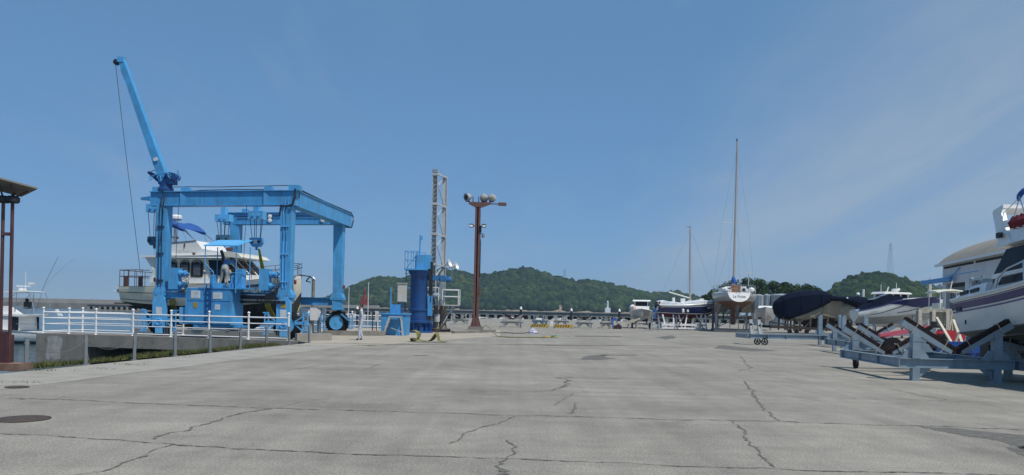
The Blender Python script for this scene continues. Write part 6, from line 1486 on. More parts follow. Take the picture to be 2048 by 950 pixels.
# ------------------------------------------------------------------ navy sailing hull with red keel
yb = 76.0; p0 = P(1311, 650, yb); ks = yb / FPX
L_b = (P(1436, 650, yb) - p0).x
SB = thing('sailing_hull', 'navy blue sailing yacht with red keel, decks wrapped in silver sheeting', 'sailing yacht', (p0.x, yb, 0), R(3))
HS = Hull([(0, .95, 2.28, .75, 1.62, 1.42), (L_b * .3, 1.25, 2.30, 1.10, 1.56, 1.15), (L_b * .6, 1.15, 2.40, .92, 1.56, 1.18), (L_b * .85, .6, 2.54, .40, 1.66, 1.4), (L_b, .02, 2.62, .005, 2.2, 2.0)], 20)
B1('hull', M_navy, SB, lambda b: (HS.side(b), HS.transom(b)))
B1('hull_bottom', M_redfoul, SB, lambda b: HS.bottom(b))
B1('boot_stripe', M_white, SB, lambda b: (HS.side(b, -.02, .05, .02, k=1), HS.side(b, .80, .85, .02, k=1)))
B1('deck_edge', M_white, SB, lambda b: HS.rail(b, .05, .03))
kx0 = (P(1378, 640, yb) - p0).x
B1('keel', M_redfoul, SB, lambda b: b.prism([(kx0 - .35, -.09, 1.35), (kx0 + .55, -.09, 1.35), (kx0 - .35, -.12, .28), (kx0 - 1.15, -.12, .28)], (0, .2, 0)))
B1('keel_tip', M_dkhull, SB, lambda b: b.prism([(kx0 - .33, -.13, .30), (kx0 - 1.17, -.13, .30), (kx0 - 1.25, -.13, .14), (kx0 - .5, -.13, .14)], (0, .26, 0)))
B1('rudder', M_redfoul, SB, lambda b: b.prism([(-.05, -.05, 1.5), (.35, -.05, 1.5), (.25, -.05, .5), (0, -.05, .55)], (0, .1, 0)))
def sheet(b):
    rs = random.Random(5); rings = []
    n = len(HS.x)
    for i in range(n):
        hw_ = max(.03, HS.c[0][i]); z0 = HS.c[1][i]; x = HS.x[i]; top = .34 + .08 * math.sin(x * 2.1) + rs.uniform(-.05, .05) if i < n - 3 else .30 - .06 * (i - n + 3)
        rings.append([Vector((x + rs.uniform(-.04, .04), -hw_ * 1.03, z0 - .04)), Vector((x, -hw_ * .98, z0 + top * .8 + rs.uniform(-.04, .04))), Vector((x, -hw_ * .5, z0 + top + rs.uniform(-.04, .04))), Vector((x, 0, z0 + top + .06)), Vector((x, hw_ * .5, z0 + top)), Vector((x, hw_ * .98, z0 + top * .8)), Vector((x, hw_ * 1.03, z0 - .04))])
    b.loft(rings)
B1('deck_sheeting', M_silver, SB, sheet, smooth=False)
B1('hatch_box', M_white, SB, lambda b: [b.box((L_b * t, -.3, HS.c[1][10] + .42 + dz), (.22 if t < .3 else .4, .3, .42)) for t, dz in ((.27, .06), (.42, .0), (.72, .02))], smooth=False)
B1('hanging_fender', M_white, SB, lambda b: (b.lathe((L_b * .385, -1.27, 1.62), [(.02, 0), (.13, .05), (.13, .3), (.02, .4)], 10), b.lathe((L_b * .46, -1.27, 1.68), [(.02, 0), (.11, .04), (.11, .2), (.02, .26)], 10)))
i_t = 14; pt_ = (HS.pt(16, .55, -1) + HS.pt(17, .55, -1)) / 2; dirx = (HS.pt(17, .55, -1) - HS.pt(15, .55, -1))
nrm_ = dirx.normalized().cross(Vector((0, 0, 1)))
text('name_lettering', 'VENTUS', .26, pt_ + Vector((0, -.05, 0)), dirx, (0, -.25, 1), M_signwhite, SB, depth=.05)
xm = (P(1381, 600, yb) - p0).x; zt = P(1376, 454, yb).z
B1('mast', M_alu, SB, lambda b: b.tube((xm, 0, 2.2), (xm - .12, 0, zt), .11, .07, 10))
B1('boom', M_white, SB, lambda b: b.tube((xm - .1, -.1, P(1378, 596, yb).z), ((P(1337, 584, yb) - p0).x, -.2, P(1337, 584, yb).z), .06, n=8))
B1('rigging', M_galv, SB, lambda b: [b.tube((xm - .12, 0, zt - .1), q_, .007, n=4) for q_ in ((.05, 0, 2.2), (L_b, 0, 2.55), (xm, -1.1, 2.2), (xm, 1.1, 2.2))])
B1('masthead_vane', M_black, SB, lambda b: b.box((xm - .25, 0, zt + .04), (.4, .04, .04)))
SF = thing('boat_stand', 'white tubular stand with slanting legs under the navy sailing hull', 'boat stand', (p0.x, yb, 0), R(3))
for y in (-1.0, 1.0):
    B1('base_rail', M_whitep, SF, lambda b: (b.box((L_b * .42, y, .50), (L_b * .72, .14, .20)), b.box((L_b * .42, y, .18), (L_b * .72, .12, .14))), smooth=False)
    for xa, xb in ((.75, .45), (1.5, 1.5), (2.3, 2.0), (2.55, 2.8), (3.9, 4.2), (4.65, 4.55)): B1('leg', M_whitep, SF, lambda b: b.tube((xa, y, .15), (xb, y * .8, 1.45), .075, n=10))
for xa, xb in ((1.75, 1.72), (4.3, 3.6), (1.6, 2.6)): B1('prop', M_darksteel, SF, lambda b: b.tube((xa, -1.5, 0), (xb, -.9, 1.5), .05, n=8))

# ------------------------------------------------------------------ white sailing yacht seen from astern
p = G(1468, 664.5); ky = p.y / FPX
WY = thing('sailing_yacht', 'white cruising sailing yacht seen from astern, tall mast, propped on a cradle', 'sailing yacht', (P(1478, 600, p.y - .5).x, p.y - .5, 0), R(80))
zs = P(1468, 585, p.y).z; zch = P(1468, 606, p.y + 3).z; zk_ = P(1468, 619, p.y + 3).z
HY = Hull([(0, .92, zs - .1, .35, zs - .78, zs - .92), (1.5, 1.45, zs - .05, 1.05, zch + .12, zch - .35), (4.2, 1.98, zs, 1.55, zch + .05, zk_ - .2), (7, 1.65, zs + .12, 1.1, zch + .1, zk_), (9.3, .7, zs + .32, .3, zch + .35, zch), (10.6, .02, zs + .5, .005, zs, zs - .3)], 26)
B1('hull', M_greyhullshade, WY, lambda b: HY.side(b, bulge=.16))  # shade on the white topsides is put into this grey
B1('hull_bottom', M_orangefoul, WY, lambda b: HY.bottom(b, 5, -.15))
B1('toe_rail', mat('dark_plum_stripe', (.06, .03, .06), .5), WY, lambda b: HY.side(b, .86, 1.0, .012, k=2))
B1('water_stripe', M_brown, WY, lambda b: HY.side(b, .0, .07, .012, k=2))
def tr(b):
    pts = [(-.95, zs - .02), (.95, zs - .02)] + [(.95 * math.cos(a), zs - .02 - .82 * math.sin(a)) for a in np.linspace(.08, PI - .08, 15)]
    b.prism([(-.02 - .40 * (zs - z), y, z) for y, z in pts], (.06, 0, .02))
trn = B1('transom', M_white, WY, tr, smooth=False)
text('name_lettering', 'La Fuiza', .34, (-.02 - .40 * .36 - .012, 0, zs - .36), (0, -1, 0), (.40, 0, 1), M_ink, trn, depth=.012)
B1('deck', M_white, WY, lambda b: HY.deck(b, -.03, .03))
B1('exhaust_pipe', M_black, WY, lambda b: b.tube((-.06, .1, zs - .7), (-.14, .1, zs - .7), .05, n=10), parent=trn) if False else None
B1('coachroof', M_white, WY, lambda b: b.prism([(2.6, -.95, zs), (2.7, -.9, zs + .62), (6.0, -.7, zs + .55), (7.6, -.5, zs + .18)], (0, 1.8, 0)))
B1('cockpit_coaming', M_white, WY, lambda b: [b.prism([(.2, s_ * 1.0, zs - .05), (.2, s_ * .9, zs + .22), (2.7, s_ * 1.2, zs + .42), (2.7, s_ * 1.4, zs - .02)], (0, -s_ * .3, 0)) for s_ in (-1, 1)], smooth=False)
B1('seat_cushion', M_white, WY, lambda b: [b.ball((1.0, s_ * 1.15, zs + .25), .32, 10, (1.4, 1, .8)) for s_ in (-1, 1)])
B1('companionway', M_teak, WY, lambda b: b.box((2.60, .05, zs + .36), (.06, .86, .72)), smooth=False)
B1('cabin_window', M_glass, WY, lambda b: [b.box((2.59, s_ * .68, zs + .34), (.05, .22, .25)) for s_ in (-1, 1)], smooth=False)
def push(b):
    for s_ in (-1, 1):
        for z in (.34, .66): b.path([(-.1, s_ * .15, zs + z), (-.05, s_ * .8, zs + z), (1.4, s_ * 1.4, zs + z), (4.2, s_ * 1.92, zs + z), (7.2, s_ * 1.6, zs + .1 + z), (10.2, s_ * .2, zs + .45 + z)], .016, 5)
        for x, y in ((-.05, .8), (1.4, 1.4), (2.8, 1.72), (4.2, 1.92), (5.7, 1.85), (7.2, 1.6), (-.1, .15)): b.tube((x, s_ * y, zs - .02), (x, s_ * y, zs + .66), .018, n=5)
B1('guard_rail', M_steel, WY, push)
B1('steering_wheel', M_black, WY, lambda b: b.path([(1.0, .42 * math.cos(a), zs + .48 + .42 * math.sin(a)) for a in np.linspace(0, 2 * PI, 20)], .02, 5))
ztm = P(1467, 281, p.y + 4).z
B1('mast', M_alu, WY, lambda b: b.tube((5.0, 0, zs + .5), (4.7, -.05, ztm), .13, .085, 10))
B1('spreader', M_alu, WY, lambda b: b.path([(4.85, 1.2, P(1441, 443, p.y + 4).z), (4.85, 0, P(1467, 446, p.y + 4).z), (4.85, -1.2, P(1492, 442, p.y + 4).z)], .02))
zsp = P(1467, 445, p.y + 4).z
B1('rigging', M_galv, WY, lambda b: [(b.tube((4.72, 0, ztm - .8), (4.85, s_ * 1.2, zsp), .007, n=4), b.tube((4.85, s_ * 1.2, zsp), (4.9, s_ * 1.9, zs), .007, n=4), b.tube((4.85, 0, zsp - .1), (4.4, s_ * 1.7, zs), .007, n=4)) for s_ in (-1, 1)] + [b.tube((4.7, 0, ztm - .1), (-.1, 0, zs), .007, n=4), b.tube((4.7, 0, ztm - .1), (10.5, 0, zs + .5), .007, n=4)])
B1('masthead', M_black, WY, lambda b: (b.box((4.7, 0, ztm + .06), (.3, .1, .14)), b.tube((4.7, .05, ztm), (4.7, .05, ztm + .3), .02)))
B1('sail_cover', M_canvasblue, WY, lambda b: b.loft([[Vector((x, .05 + r * .75 * math.cos(a), z + r * math.sin(a) * (1.2 if math.sin(a) > 0 else .8))) for a in np.linspace(0, 2 * PI, 12, endpoint=False)] for x, z, r in ((3.4, zs + .98, .14), (3.7, zs + 1.05, .24), (4.3, zs + 1.15, .28), (4.9, zs + 1.35, .24))], closed=True))
B1('wind_generator', M_white, WY, lambda b: (b.tube((.2, -.8, zs + .6), (.2, -.8, zs + 1.7), .025), b.box((.2, -.8, zs + 1.72), (.3, .5, .06)), b.tube((.2, -.8, zs + 1.9), (.2, -.8, zs + 3.0), .014)))
B1('keel', M_orangefoul, WY, lambda b: b.prism([(4.0, -.12, zk_ + .05), (6.6, -.12, zk_ + .05), (6.1, -.15, .62), (4.3, -.15, .62)], (0, .26, 0)))
B1('rudder', mat('grey_brown_rudder', (.24, .20, .17), .9, var=.2, scale=6), WY, lambda b: b.prism([(.7, -.12, zs - .95), (1.6, -.12, zch - .3), (1.4, -.14, P(1470, 635, p.y).z), (.8, -.14, P(1470, 635, p.y).z)], (0, .26, 0)))
YC_ = thing('yacht_cradle', 'dark grey steel cradle with tall props under the white sailing yacht', 'boat cradle', (P(1468, 650, p.y).x, p.y, 0), R(-11))
for x, y in ((-1.55, 0), (1.55, 0), (-1.55, 5), (1.55, 5)):
    B1('prop', M_darksteel, YC_, lambda b: (b.bar((x, y, 0), (x, y, zk_ + .45), .20, .16), b.bar((x * .8, y, .1), (x * .98, y, zk_ - .3), .08, .08)), smooth=False)
    B1('hull_plank', mat('dark_brown_plank', (.085, .07, .055), .9, var=.3), YC_, lambda b: b.prism([(x * 1.12, y - .08, zk_ + .75), (x * .32, y - .08, zk_ + .05), (x * .45, y - .08, zk_ - .28), (x * 1.12, y - .08, zk_ - .28)], (0, .18, 0)), smooth=False)
B1('base_frame', M_darksteel, YC_, lambda b: [b.bar(a_, c_, .22, .22) for a_, c_ in (((-1.7, 0, .12), (1.7, 0, .12)), ((-1.7, 5, .12), (1.7, 5, .12)), ((-1.55, .1, .15), (-1.55, 4.9, .15)), ((1.55, .1, .15), (1.55, 4.9, .15)))], smooth=False)
B1('brace', M_darksteel, YC_, lambda b: [b.bar(a_, c_, .06, .06) for a_, c_ in (((-1.5, 0, .3), (-.3, 0, 1.9)), ((1.5, 0, .3), (.3, 0, 1.9)), ((-1.5, 2.4, .3), (1.5, 2.4, 1.7)), ((-.35, 0, .2), (-.35, 0, 2.0)), ((.4, .1, .2), (.4, .1, 2.0)), ((1.1, 0, .2), (1.1, 0, 1.4)))], smooth=False)
p_ = G(1432, 666); 

# small white launch and tanks behind
p = G(1528, 652); yb2 = 80; p = P(1530, 648, yb2)
o = thing('launch', 'grey sided white launch partly hidden by the navy covered catamaran', 'launch', (p.x, yb2, 0), R(-106))
HL_ = Hull([(-5.5, 1.0, 2.0, .9, 1.2, .75), (-2.5, 1.05, 2.1, .95, 1.2, .7), (-.6, .8, 2.2, .55, 1.4, .8), (.4, .02, 2.35, .01, 2.0, 1.6)], 14)
B1('hull', M_greyhullshade, o, lambda b: (HL_.side(b), HL_.bottom(b), HL_.transom(b))); B1('deck', M_white, o, lambda b: HL_.deck(b, .02, -.03)); B1('cabin', M_white, o, lambda b: b.prism([(-3.6, -.7, 2.05), (-1.0, -.7, 2.1), (-1.3, -.6, 2.5), (-3.6, -.6, 2.55)], (0, 1.3, 0)), smooth=False)
B1('prop', M_galv, o, lambda b: [b.box((x, y, .45), (.1, .1, .9)) for x in (-4.5, -1) for y in (-.6, .6)], smooth=False)
tlab = ['wide pale grey storage tank directly right of the white yacht', 'narrow grey storage tank, second right of the white yacht', 'broad grey tank nearest the navy cover, last of the group']
for i, (xa, xb, yt) in enumerate(((1508, 1527, 590.5), (1527, 1540, 590), (1540, 1586, 590))):
    Yt_ = 118; a_, c_ = P(xa, 600, Yt_), P(xb, 600, Yt_); r = (c_ - a_).x / 2; h = P(xb, yt, Yt_).z
    o = thing('storage_tank', tlab[i], 'tank', ((a_.x + c_.x) / 2, Yt_, 0), group='grey storage tanks behind the boats'); B1('shell', M_tank, o, lambda b: b.lathe((0, 0, 0), [(r, 0), (r, h * .33), (r * 1.01, h * .335), (r, h * .34), (r, h * .66), (r * 1.01, h * .665), (r, h * .67), (r, h - .2), (r * 1.02, h - .1), (r * .96, h), (.001, h + .18)], 24)); B1('ladder', M_galv, o, lambda b: (b.bar((-.15, -r - .08, 0), (-.15, -r - .08, h), .05, .05, up=(0, 1, 0)), b.bar((.15, -r - .08, 0), (.15, -r - .08, h), .05, .05, up=(0, 1, 0))), smooth=False)

# ------------------------------------------------------------------ navy covered catamaran
yk = 72.0; pc = P(1547, 640, yk); kk = yk / FPX
CT = thing('covered_catamaran', 'large tan hulled catamaran under a dark navy canvas cover', 'catamaran', (pc.x, yk, 0), R(0))
zz = lambda px, py: P(px, py, yk).z
def covring(x, zt_, zb_, hw_, n=14):
    r = []
    for a in np.linspace(-PI / 2, 3 * PI / 2, n, endpoint=False):
        c_, s2_ = math.cos(a), math.sin(a); y = hw_ * (abs(c_) ** .6) * (1 if c_ >= 0 else -1); z = (zt_ + zb_) / 2 + (zt_ - zb_) / 2 * (abs(s2_) ** .8) * (1 if s2_ >= 0 else -1)
        r.append(Vector((x, y, z)))
    return r
prof = [(1547, 608, 617, .3), (1550, 602, 628, .62), (1560, 593, 637, .95), (1575, 587, 639, 1.2), (1590, 583.5, 634, 1.35), (1610, 581, 626, 1.45), (1630, 580, 617, 1.45), (1645, 582, 610, 1.35), (1652, 585.5, 607.5, 1.15), (1657, 590, 600, .7)]
def coverring(x, zt_, zcr, zb_, hw_, k_):
    rs = random.Random(int(k_ * 7 + 1)); j = lambda: rs.uniform(-.035, .035)
    half = [(.55, zb_), (.97, zb_ + min(.3, (zcr - zb_) * .3)), (1.0, (zb_ + zcr) / 2 + j()), (.98, zcr), (.72, zcr + (zt_ - zcr) * .62 + j()), (.34, zt_ - .03 + j())]
    return [Vector((x, -hw_ * y, z)) for y, z in half] + [Vector((x, 0, zt_ + .02))] + [Vector((x, hw_ * y, z)) for y, z in half[::-1]]
cre = {1547: 610, 1550: 606, 1560: 600, 1575: 595.5, 1590: 593, 1610: 591, 1630: 590, 1645: 590, 1652: 590.5, 1657: 592}
B1('canvas_cover', M_navycloth, CT, lambda b: b.loft([coverring((px - 1547) * kk, zz(px, a), zz(px, cre[px]), zz(px, c_), h_, px) for px, a, c_, h_ in prof], closed=True), angle=24)
B1('cover_seam', M_navycloth, CT, lambda b: [b.path([Vector(((px - 1547) * kk, -h_ * 1.0, zz(px, c_) + .25)), Vector(((px - 1547) * kk, -h_ * 1.02, zz(px, cre[px]))), Vector(((px - 1547) * kk, -h_ * .74, zz(px, cre[px]) + .25)), Vector(((px - 1547) * kk, -h_ * .34, zz(px, a)))], .022, 4) for px, a, c_, h_ in prof[2:9:2]])
B1('tie_rope', M_oldwood, CT, lambda b: [b.tube(((px - 1547) * kk, -h_ * .9, zz(px, c_) + .12), ((px - 1547) * kk + .1, -h_ * .8, .75), .014, n=5) for px, a, c_, h_ in prof[2:8]])
hullp = [(1562, 632, 638.5, .35), (1575, 630, 641.5, .7), (1592, 626, 642.5, .95), (1612, 620, 640.5, 1.05), (1630, 612, 632.5, 1.0), (1642, 608, 621, .75), (1649, 607.5, 611.5, .3)]
B1('left_hull', M_tanhull, CT, lambda b: b.loft([covring((px - 1547) * kk, zz(px, a), zz(px, c_), h_) for px, a, c_, h_ in hullp], closed=True), angle=50)
B1('spray_rail', M_tanhull, CT, lambda b: b.path([Vector(((px - 1547) * kk, -h_ * 1.02, zz(px, y))) for px, y, h_ in ((1580, 638, .75), (1600, 636.5, .98), (1618, 632, 1.05), (1632, 624, .98), (1640, 616, .8))], .04))
xa_, xb_ = (1648 - 1547) * kk, (1694 - 1547) * kk
B1('bridge_deck', M_tanhull, CT, lambda b: b.loft([[Vector((xa_ - .25, -.9, 3.1)), Vector((xa_ - .5, -.7, 1.7)), Vector((xa_ - .2, 1.6, 1.5)), Vector((xa_, 1.6, 3.1))], [Vector((xb_ - .5, -.5, 3.15)), Vector((xb_ - .2, -.4, 1.25)), Vector((xb_, 1.6, 1.25)), Vector((xb_, 1.6, 3.15))]], closed=True), smooth=False)
B1('canvas_cover', M_navycloth, CT, lambda b: b.loft([covring(x, a, c_, h_) for x, a, c_, h_ in ((xa_ - .9, 3.55, 3.0, 1.1), (xa_, 3.5, 2.95, 1.25), (xb_ - .8, 3.4, 2.95, 1.2), (xb_, 3.42, 2.6, 1.2), (xb_ + .7, 3.45, 2.2, 1.2), (xb_ + 1.4, 3.42, 2.15, 1.0), (xb_ + 1.75, 3.2, 2.4, .6))], closed=True), angle=60)
B1('right_hull', M_tanhull, CT, lambda b: b.loft([covring(x, a, c_, h_) for x, a, c_, h_ in ((xb_ - 1.1, 3.0, 1.2, .5), (xb_ - .2, 2.9, 1.25, .85), (xb_ + .5, 2.7, 1.5, .9), (xb_ + 1.3, 2.5, 2.0, .5))], closed=True), angle=50)
B1('deck_fitting', M_white, CT, lambda b: (b.ball((xb_ - .5, -1.15, 3.25), .09, 8), b.ball((xb_ + .85, -.2, 3.62), .18, 10), b.tube((xb_ + 1.55, .3, 3.3), (xb_ + 1.55, .3, 4.1), .12, n=8)))
def crt(b):
    for x in (.9, 1.5, 2.0, 2.9, 3.6, 4.4, 5.6, 6.6): b.bar((x, -1.0, .25), (x + .1, -.9, 1.3), .12, .12, up=(0, 1, 0)); b.bar((x, 1.3, .25), (x, 1.2, 1.4), .12, .12, up=(0, 1, 0))
    for y in (-1.0, 1.3): b.bar((-.6, y, .55), (8.2, y, .35), .16, .22)
    b.bar((-.6, -1, .95), (2.4, -1, .6), .1, .12); b.bar((2.0, -1.1, .2), (3.0, -1, 1.1), .1, .1); b.box((5.2, 1.2, .85), (4.2, .1, 1.0))
CTS = thing('timber_cradle', 'dark rusty cradle of posts and rails under the navy covered catamaran', 'boat cradle', (pc.x, yk, 0)); B1('frame', mat('dark_rusty_steel', (.045, .032, .028), .85, var=.3), CTS, crt, smooth=False)
for x in (1.1, 1.7, 2.6): B1('wheel', M_rubber, CTS, lambda b: b.lathe((x, -1.2, .2), [(.1, 0), (.2, .02), (.2, .12), (.1, .14)], 14, axis=(0, 1, 0)))

# ------------------------------------------------------------------ white and navy speedboat, bow raised to the right
ys = 50.0; ps = P(1724, 640, ys); kq = ys / FPX
SP = thing('speedboat', 'white and navy speedboat with curved black side graphic, bow raised', 'speedboat', (ps.x, ys + 1.2, 0), R(-9))
HP = Hull([(0, 1.05, 2.0, 1.0, 1.62, 1.2), (1.2, 1.18, 2.30, 1.05, 1.66, 1.18), (2.3, 1.20, 2.66, .95, 1.74, 1.22), (3.6, 1.02, 2.86, .70, 1.90, 1.38), (4.7, .55, 2.92, .30, 2.1, 1.72), (5.3, .03, 2.90, .01, 2.62, 2.45)], 24)
B1('hull', M_white, SP, lambda b: (HP.side(b), HP.transom(b)))
B1('hull_bottom', M_greyhullshade, SP, lambda b: HP.bottom(b))
B1('navy_flash', M_navy, SP, lambda b: [b.loft([[HP.pt(i, max(.99 - .60 * min(1, max(0, (i - 7) / 8)), .42), sd, .014), HP.pt(i, .72 - .0 + .27 * 1.0, sd, .014)] for i in range(7, 23)]) for sd in (-1, 1)])
B1('black_line', M_black, SP, lambda b: [b.loft([[HP.pt(i, .02 + .05 * i, sd, .012), HP.pt(i, .02 + .05 * i + .06, sd, .012)] for i in range(0, 15)]) for sd in (-1, 1)])
B1('curved_graphic', M_black, SP, lambda b: [b.loft([[HP.pt(i, .18 + .26 * ((i - 10) / 8) ** 2, sd, .012), HP.pt(i, .22 + .30 * ((i - 10) / 8) ** 2, sd, .012)] for i in range(10, 19)]) for sd in (-1, 1)])
B1('registration_mark', M_fadeink, SP, lambda b: [b.loft([[HP.pt(i, .42, sd, .012), HP.pt(i, .62, sd, .012)] for i in (3, 4, 5)]) for sd in (-1, 1)])
B1('deck', mat('pale_blue_deck', (.42, .50, .62), .3, var=.05), SP, lambda b: HP.deck(b, .0, .0)); B1('rub_rail', M_navy, SP, lambda b: HP.rail(b, .045, .0))
B1('cockpit_cover', M_navycloth, SP, lambda b: b.loft([[Vector((x, -h_, z0)), Vector((x, -h_ * .75, z1)), Vector((x, h_ * .75, z1)), Vector((x, h_, z0))] for x, h_, z0, z1 in ((.25, .95, 2.08, 2.15), (.9, 1.05, 2.25, 2.55), (1.5, 1.02, 2.42, 2.95), (2.0, .95, 2.6, 3.05), (2.7, .8, 2.75, 2.95))]), smooth=False)
B1('windscreen', M_glass, SP, lambda b: b.loft([[Vector((x, -h_, z0)), Vector((x - .25, -h_ * .7, z1)), Vector((x - .25, h_ * .7, z1)), Vector((x, h_, z0))] for x, h_, z0, z1 in ((1.2, .95, 2.45, 2.72), (2.2, .9, 2.62, 3.12))]), smooth=False)
B1('swim_ladder', M_white, SP, lambda b: (b.bar((5.15, -.1, 2.3), (5.35, -.1, 2.25), .3, .08),))
B1('bow_stripe', M_white, SP, lambda b: [b.loft([[HP.pt(i, .0, sd, .018), HP.pt(i, .98, sd, .018)] for i in (21, 22)]) for sd in (-1, 1)])
SPT = thing('boat_trailer', 'grey trailer frame carrying the white and navy speedboat', 'trailer', (ps.x, ys + 1.2, 0), R(-9))
B1('frame', M_galv, SPT, lambda b: [(b.bar((.2, s_ * .8, .5), (5.2, s_ * .5, .6), .1, .14), b.bar((1.0, s_ * .8, .5), (1.0, s_ * .8, 1.6), .1, .1, up=(0, 1, 0)), b.bar((3.4, s_ * .6, .5), (3.4, s_ * .6, 1.7), .1, .1, up=(0, 1, 0))) for s_ in (-1, 1)], smooth=False)
for s_ in (-1, 1): B1('wheel', M_rubber, SPT, lambda b: b.lathe((1.8, s_ * .95 - .1, .32), [(.16, 0), (.31, .03), (.31, .17), (.16, .2)], 18, axis=(0, 1, 0)))
# cabin boat behind it
yh_ = 62; ph = P(1756, 600, yh_)
CB = thing('cabin_boat', 'white hardtop cabin boat behind the navy speedboat', 'cabin boat', (ph.x, yh_, 0), R(4))
HC_ = Hull([(-.6, 1.15, 2.35, 1.0, 1.4, .9), (1.5, 1.25, 2.45, 1.05, 1.4, .85), (3.6, .9, 2.7, .5, 1.6, .95), (4.6, .02, 2.85, .01, 2.3, 1.8)], 14)
B1('hull', M_white, CB, lambda b: (HC_.side(b), HC_.bottom(b), HC_.transom(b))); B1('deck', M_white, CB, lambda b: HC_.deck(b, 0, 0))
B1('cabin', M_white, CB, lambda b: (b.prism([(.05, -.85, 2.4), (2.2, -.85, 2.4), (1.95, -.8, 2.85), (.2, -.8, 2.85)], (0, 1.7, 0)), [b.bar((x, s_ * .78, 2.85), (x + .05, s_ * .74, 3.42), .1, .1, up=(0, 1, 0)) for x in (.1, .75, 1.35, 1.95) for s_ in (-1, 1)]), smooth=False)
B1('window', M_glass, CB, lambda b: b.prism([(.16, -.74, 2.85), (1.95, -.74, 2.85), (1.9, -.70, 3.40), (.3, -.70, 3.40)], (0, 1.46, 0)), smooth=False)
B1('roof', M_white, CB, lambda b: b.prism([(-.1, -.95, 3.42), (2.2, -.95, 3.42), (2.1, -.9, 3.55), (.1, -.9, 3.60)], (0, 1.9, 0)), smooth=False)
B1('radar', M_white, CB, lambda b: (b.lathe((1.35, 0, 3.60), [(.22, 0), (.25, .05), (.25, .2), (.12, .26), (.001, .26)], 14), b.tube((.85, .3, 3.55), (1.0, .3, 4.0), .05), b.tube((.5, .5, 3.5), (.5, .5, 4.2), .02), b.tube((1.35, -.2, 3.8), (1.35, -.2, 4.3), .02), b.ball((1.75, .2, 3.8), .13, 8)))
B1('prop', M_galv, CB, lambda b: [b.box((x, y, .5), (.12, .12, 1.0)) for x in (.2, 2.4) for y in (-.7, .7)], smooth=False)
# canopy boat and its gear near the hangar
yt2 = 46; pt2 = P(1865, 600, yt2)
TB = thing('canopy_boat', 'open boat with a white T-top canopy on thin poles beside the cruiser', 'boat', (pt2.x, yt2, 0), R(0))
HT_ = Hull([(.5, .9, 2.0, .8, 1.4, 1.0), (1.3, 1.0, 2.05, .85, 1.35, .9), (2.6, .5, 2.25, .25, 1.6, 1.1), (3.2, .02, 2.35, .01, 2.0, 1.6)], 12)
zc_ = P(1890, 583, yt2).z
B1('hull', mat('beige_hull', (.36, .31, .20), .6), TB, lambda b: (HT_.side(b), HT_.bottom(b), HT_.transom(b))); B1('deck', M_greyhullshade, TB, lambda b: HT_.deck(b, 0, 0))
B1('canopy', M_cream, TB, lambda b: b.loft([[Vector((x, -.75, z)), Vector((x, -.4, z + .10)), Vector((x, .4, z + .10)), Vector((x, .75, z)), Vector((x, .4, z - .04)), Vector((x, -.4, z - .04))] for x, z in ((-.08, zc_ - .09), (.3, zc_ + .0), (.9, zc_ + .04), (1.5, zc_ - .04))], closed=True))
B1('canopy_pole', M_whitep, TB, lambda b: [b.tube((x, y, 2.0), (x, y, zc_), .03, n=6) for x in (.12, 1.05) for y in (-.6, .6)] + [b.tube((1.0, 0, zc_), (1.12, 0, zc_ + .62), .025, n=6)])
B1('console', M_cream, TB, lambda b: b.prism([(.1, -.3, 2.0), (.5, -.3, 2.0), (.4, -.3, 2.5), (.15, -.3, 2.5)], (0, .6, 0)), smooth=False)
B1('prop', M_galv, TB, lambda b: [b.box((x, y, .5), (.12, .12, 1.0)) for x in (-.4, 1.6) for y in (-.5, .5)], smooth=False)

# ------------------------------------------------------------------ red tractor, trestles, blue cradle
pr = P(1872, 690, 31.5)
RT = thing('red_tractor', 'small red tractor half hidden behind trestles, with a long faded red drawbar', 'tractor', (pr.x, 31.5, 0), R(0))
B1('bonnet', M_red, RT, lambda b: (b.prism([(.15, -.3, .75), (.95, -.3, .70), (1.0, -.3, 1.0), (.85, -.3, 1.12), (.2, -.3, 1.2)], (0, .6, 0)), b.prism([(-.35, -.5, 1.0), (-.1, -.5, 1.15), (.25, -.5, 1.05), (.3, -.5, .85), (.22, -.5, .85), (.1, -.5, 1.02), (-.2, -.5, 1.05), (-.35, -.5, .9)], (0, .25, 0))), smooth=False)
B1('seat', M_black, RT, lambda b: (b.box((.1, 0, 1.30), (.35, .4, .08)), b.box((-.1, 0, 1.40), (.07, .36, .22))), smooth=False)
B1('engine', M_black, RT, lambda b: b.box((.45, 0, .55), (1.0, .6, .3)), smooth=False)
B1('drawbar', M_pink, RT, lambda b: (b.bar((-.4, -.3, 1.28), (-2.15, -.1, .92), .16, .18), b.prism([(-2.3, -.2, .86), (-1.6, -.22, 1.02), (-1.6, -.22, 1.12), (-2.3, -.2, .98)], (0, .2, 0))), smooth=False)
for x, y, r in ((-.1, -.45, .5), (-.1, .45, .5), (1.0, -.4, .32), (1.0, .4, .32), (-1.75, -.1, .42)): B1('wheel', M_rubber, RT, lambda b: b.lathe((x, y - .1, r), [(r * .5, 0), (r * .95, .0), (r, .05), (r, .17), (r * .95, .22), (r * .5, .22)], 22, axis=(0, 1, 0)))
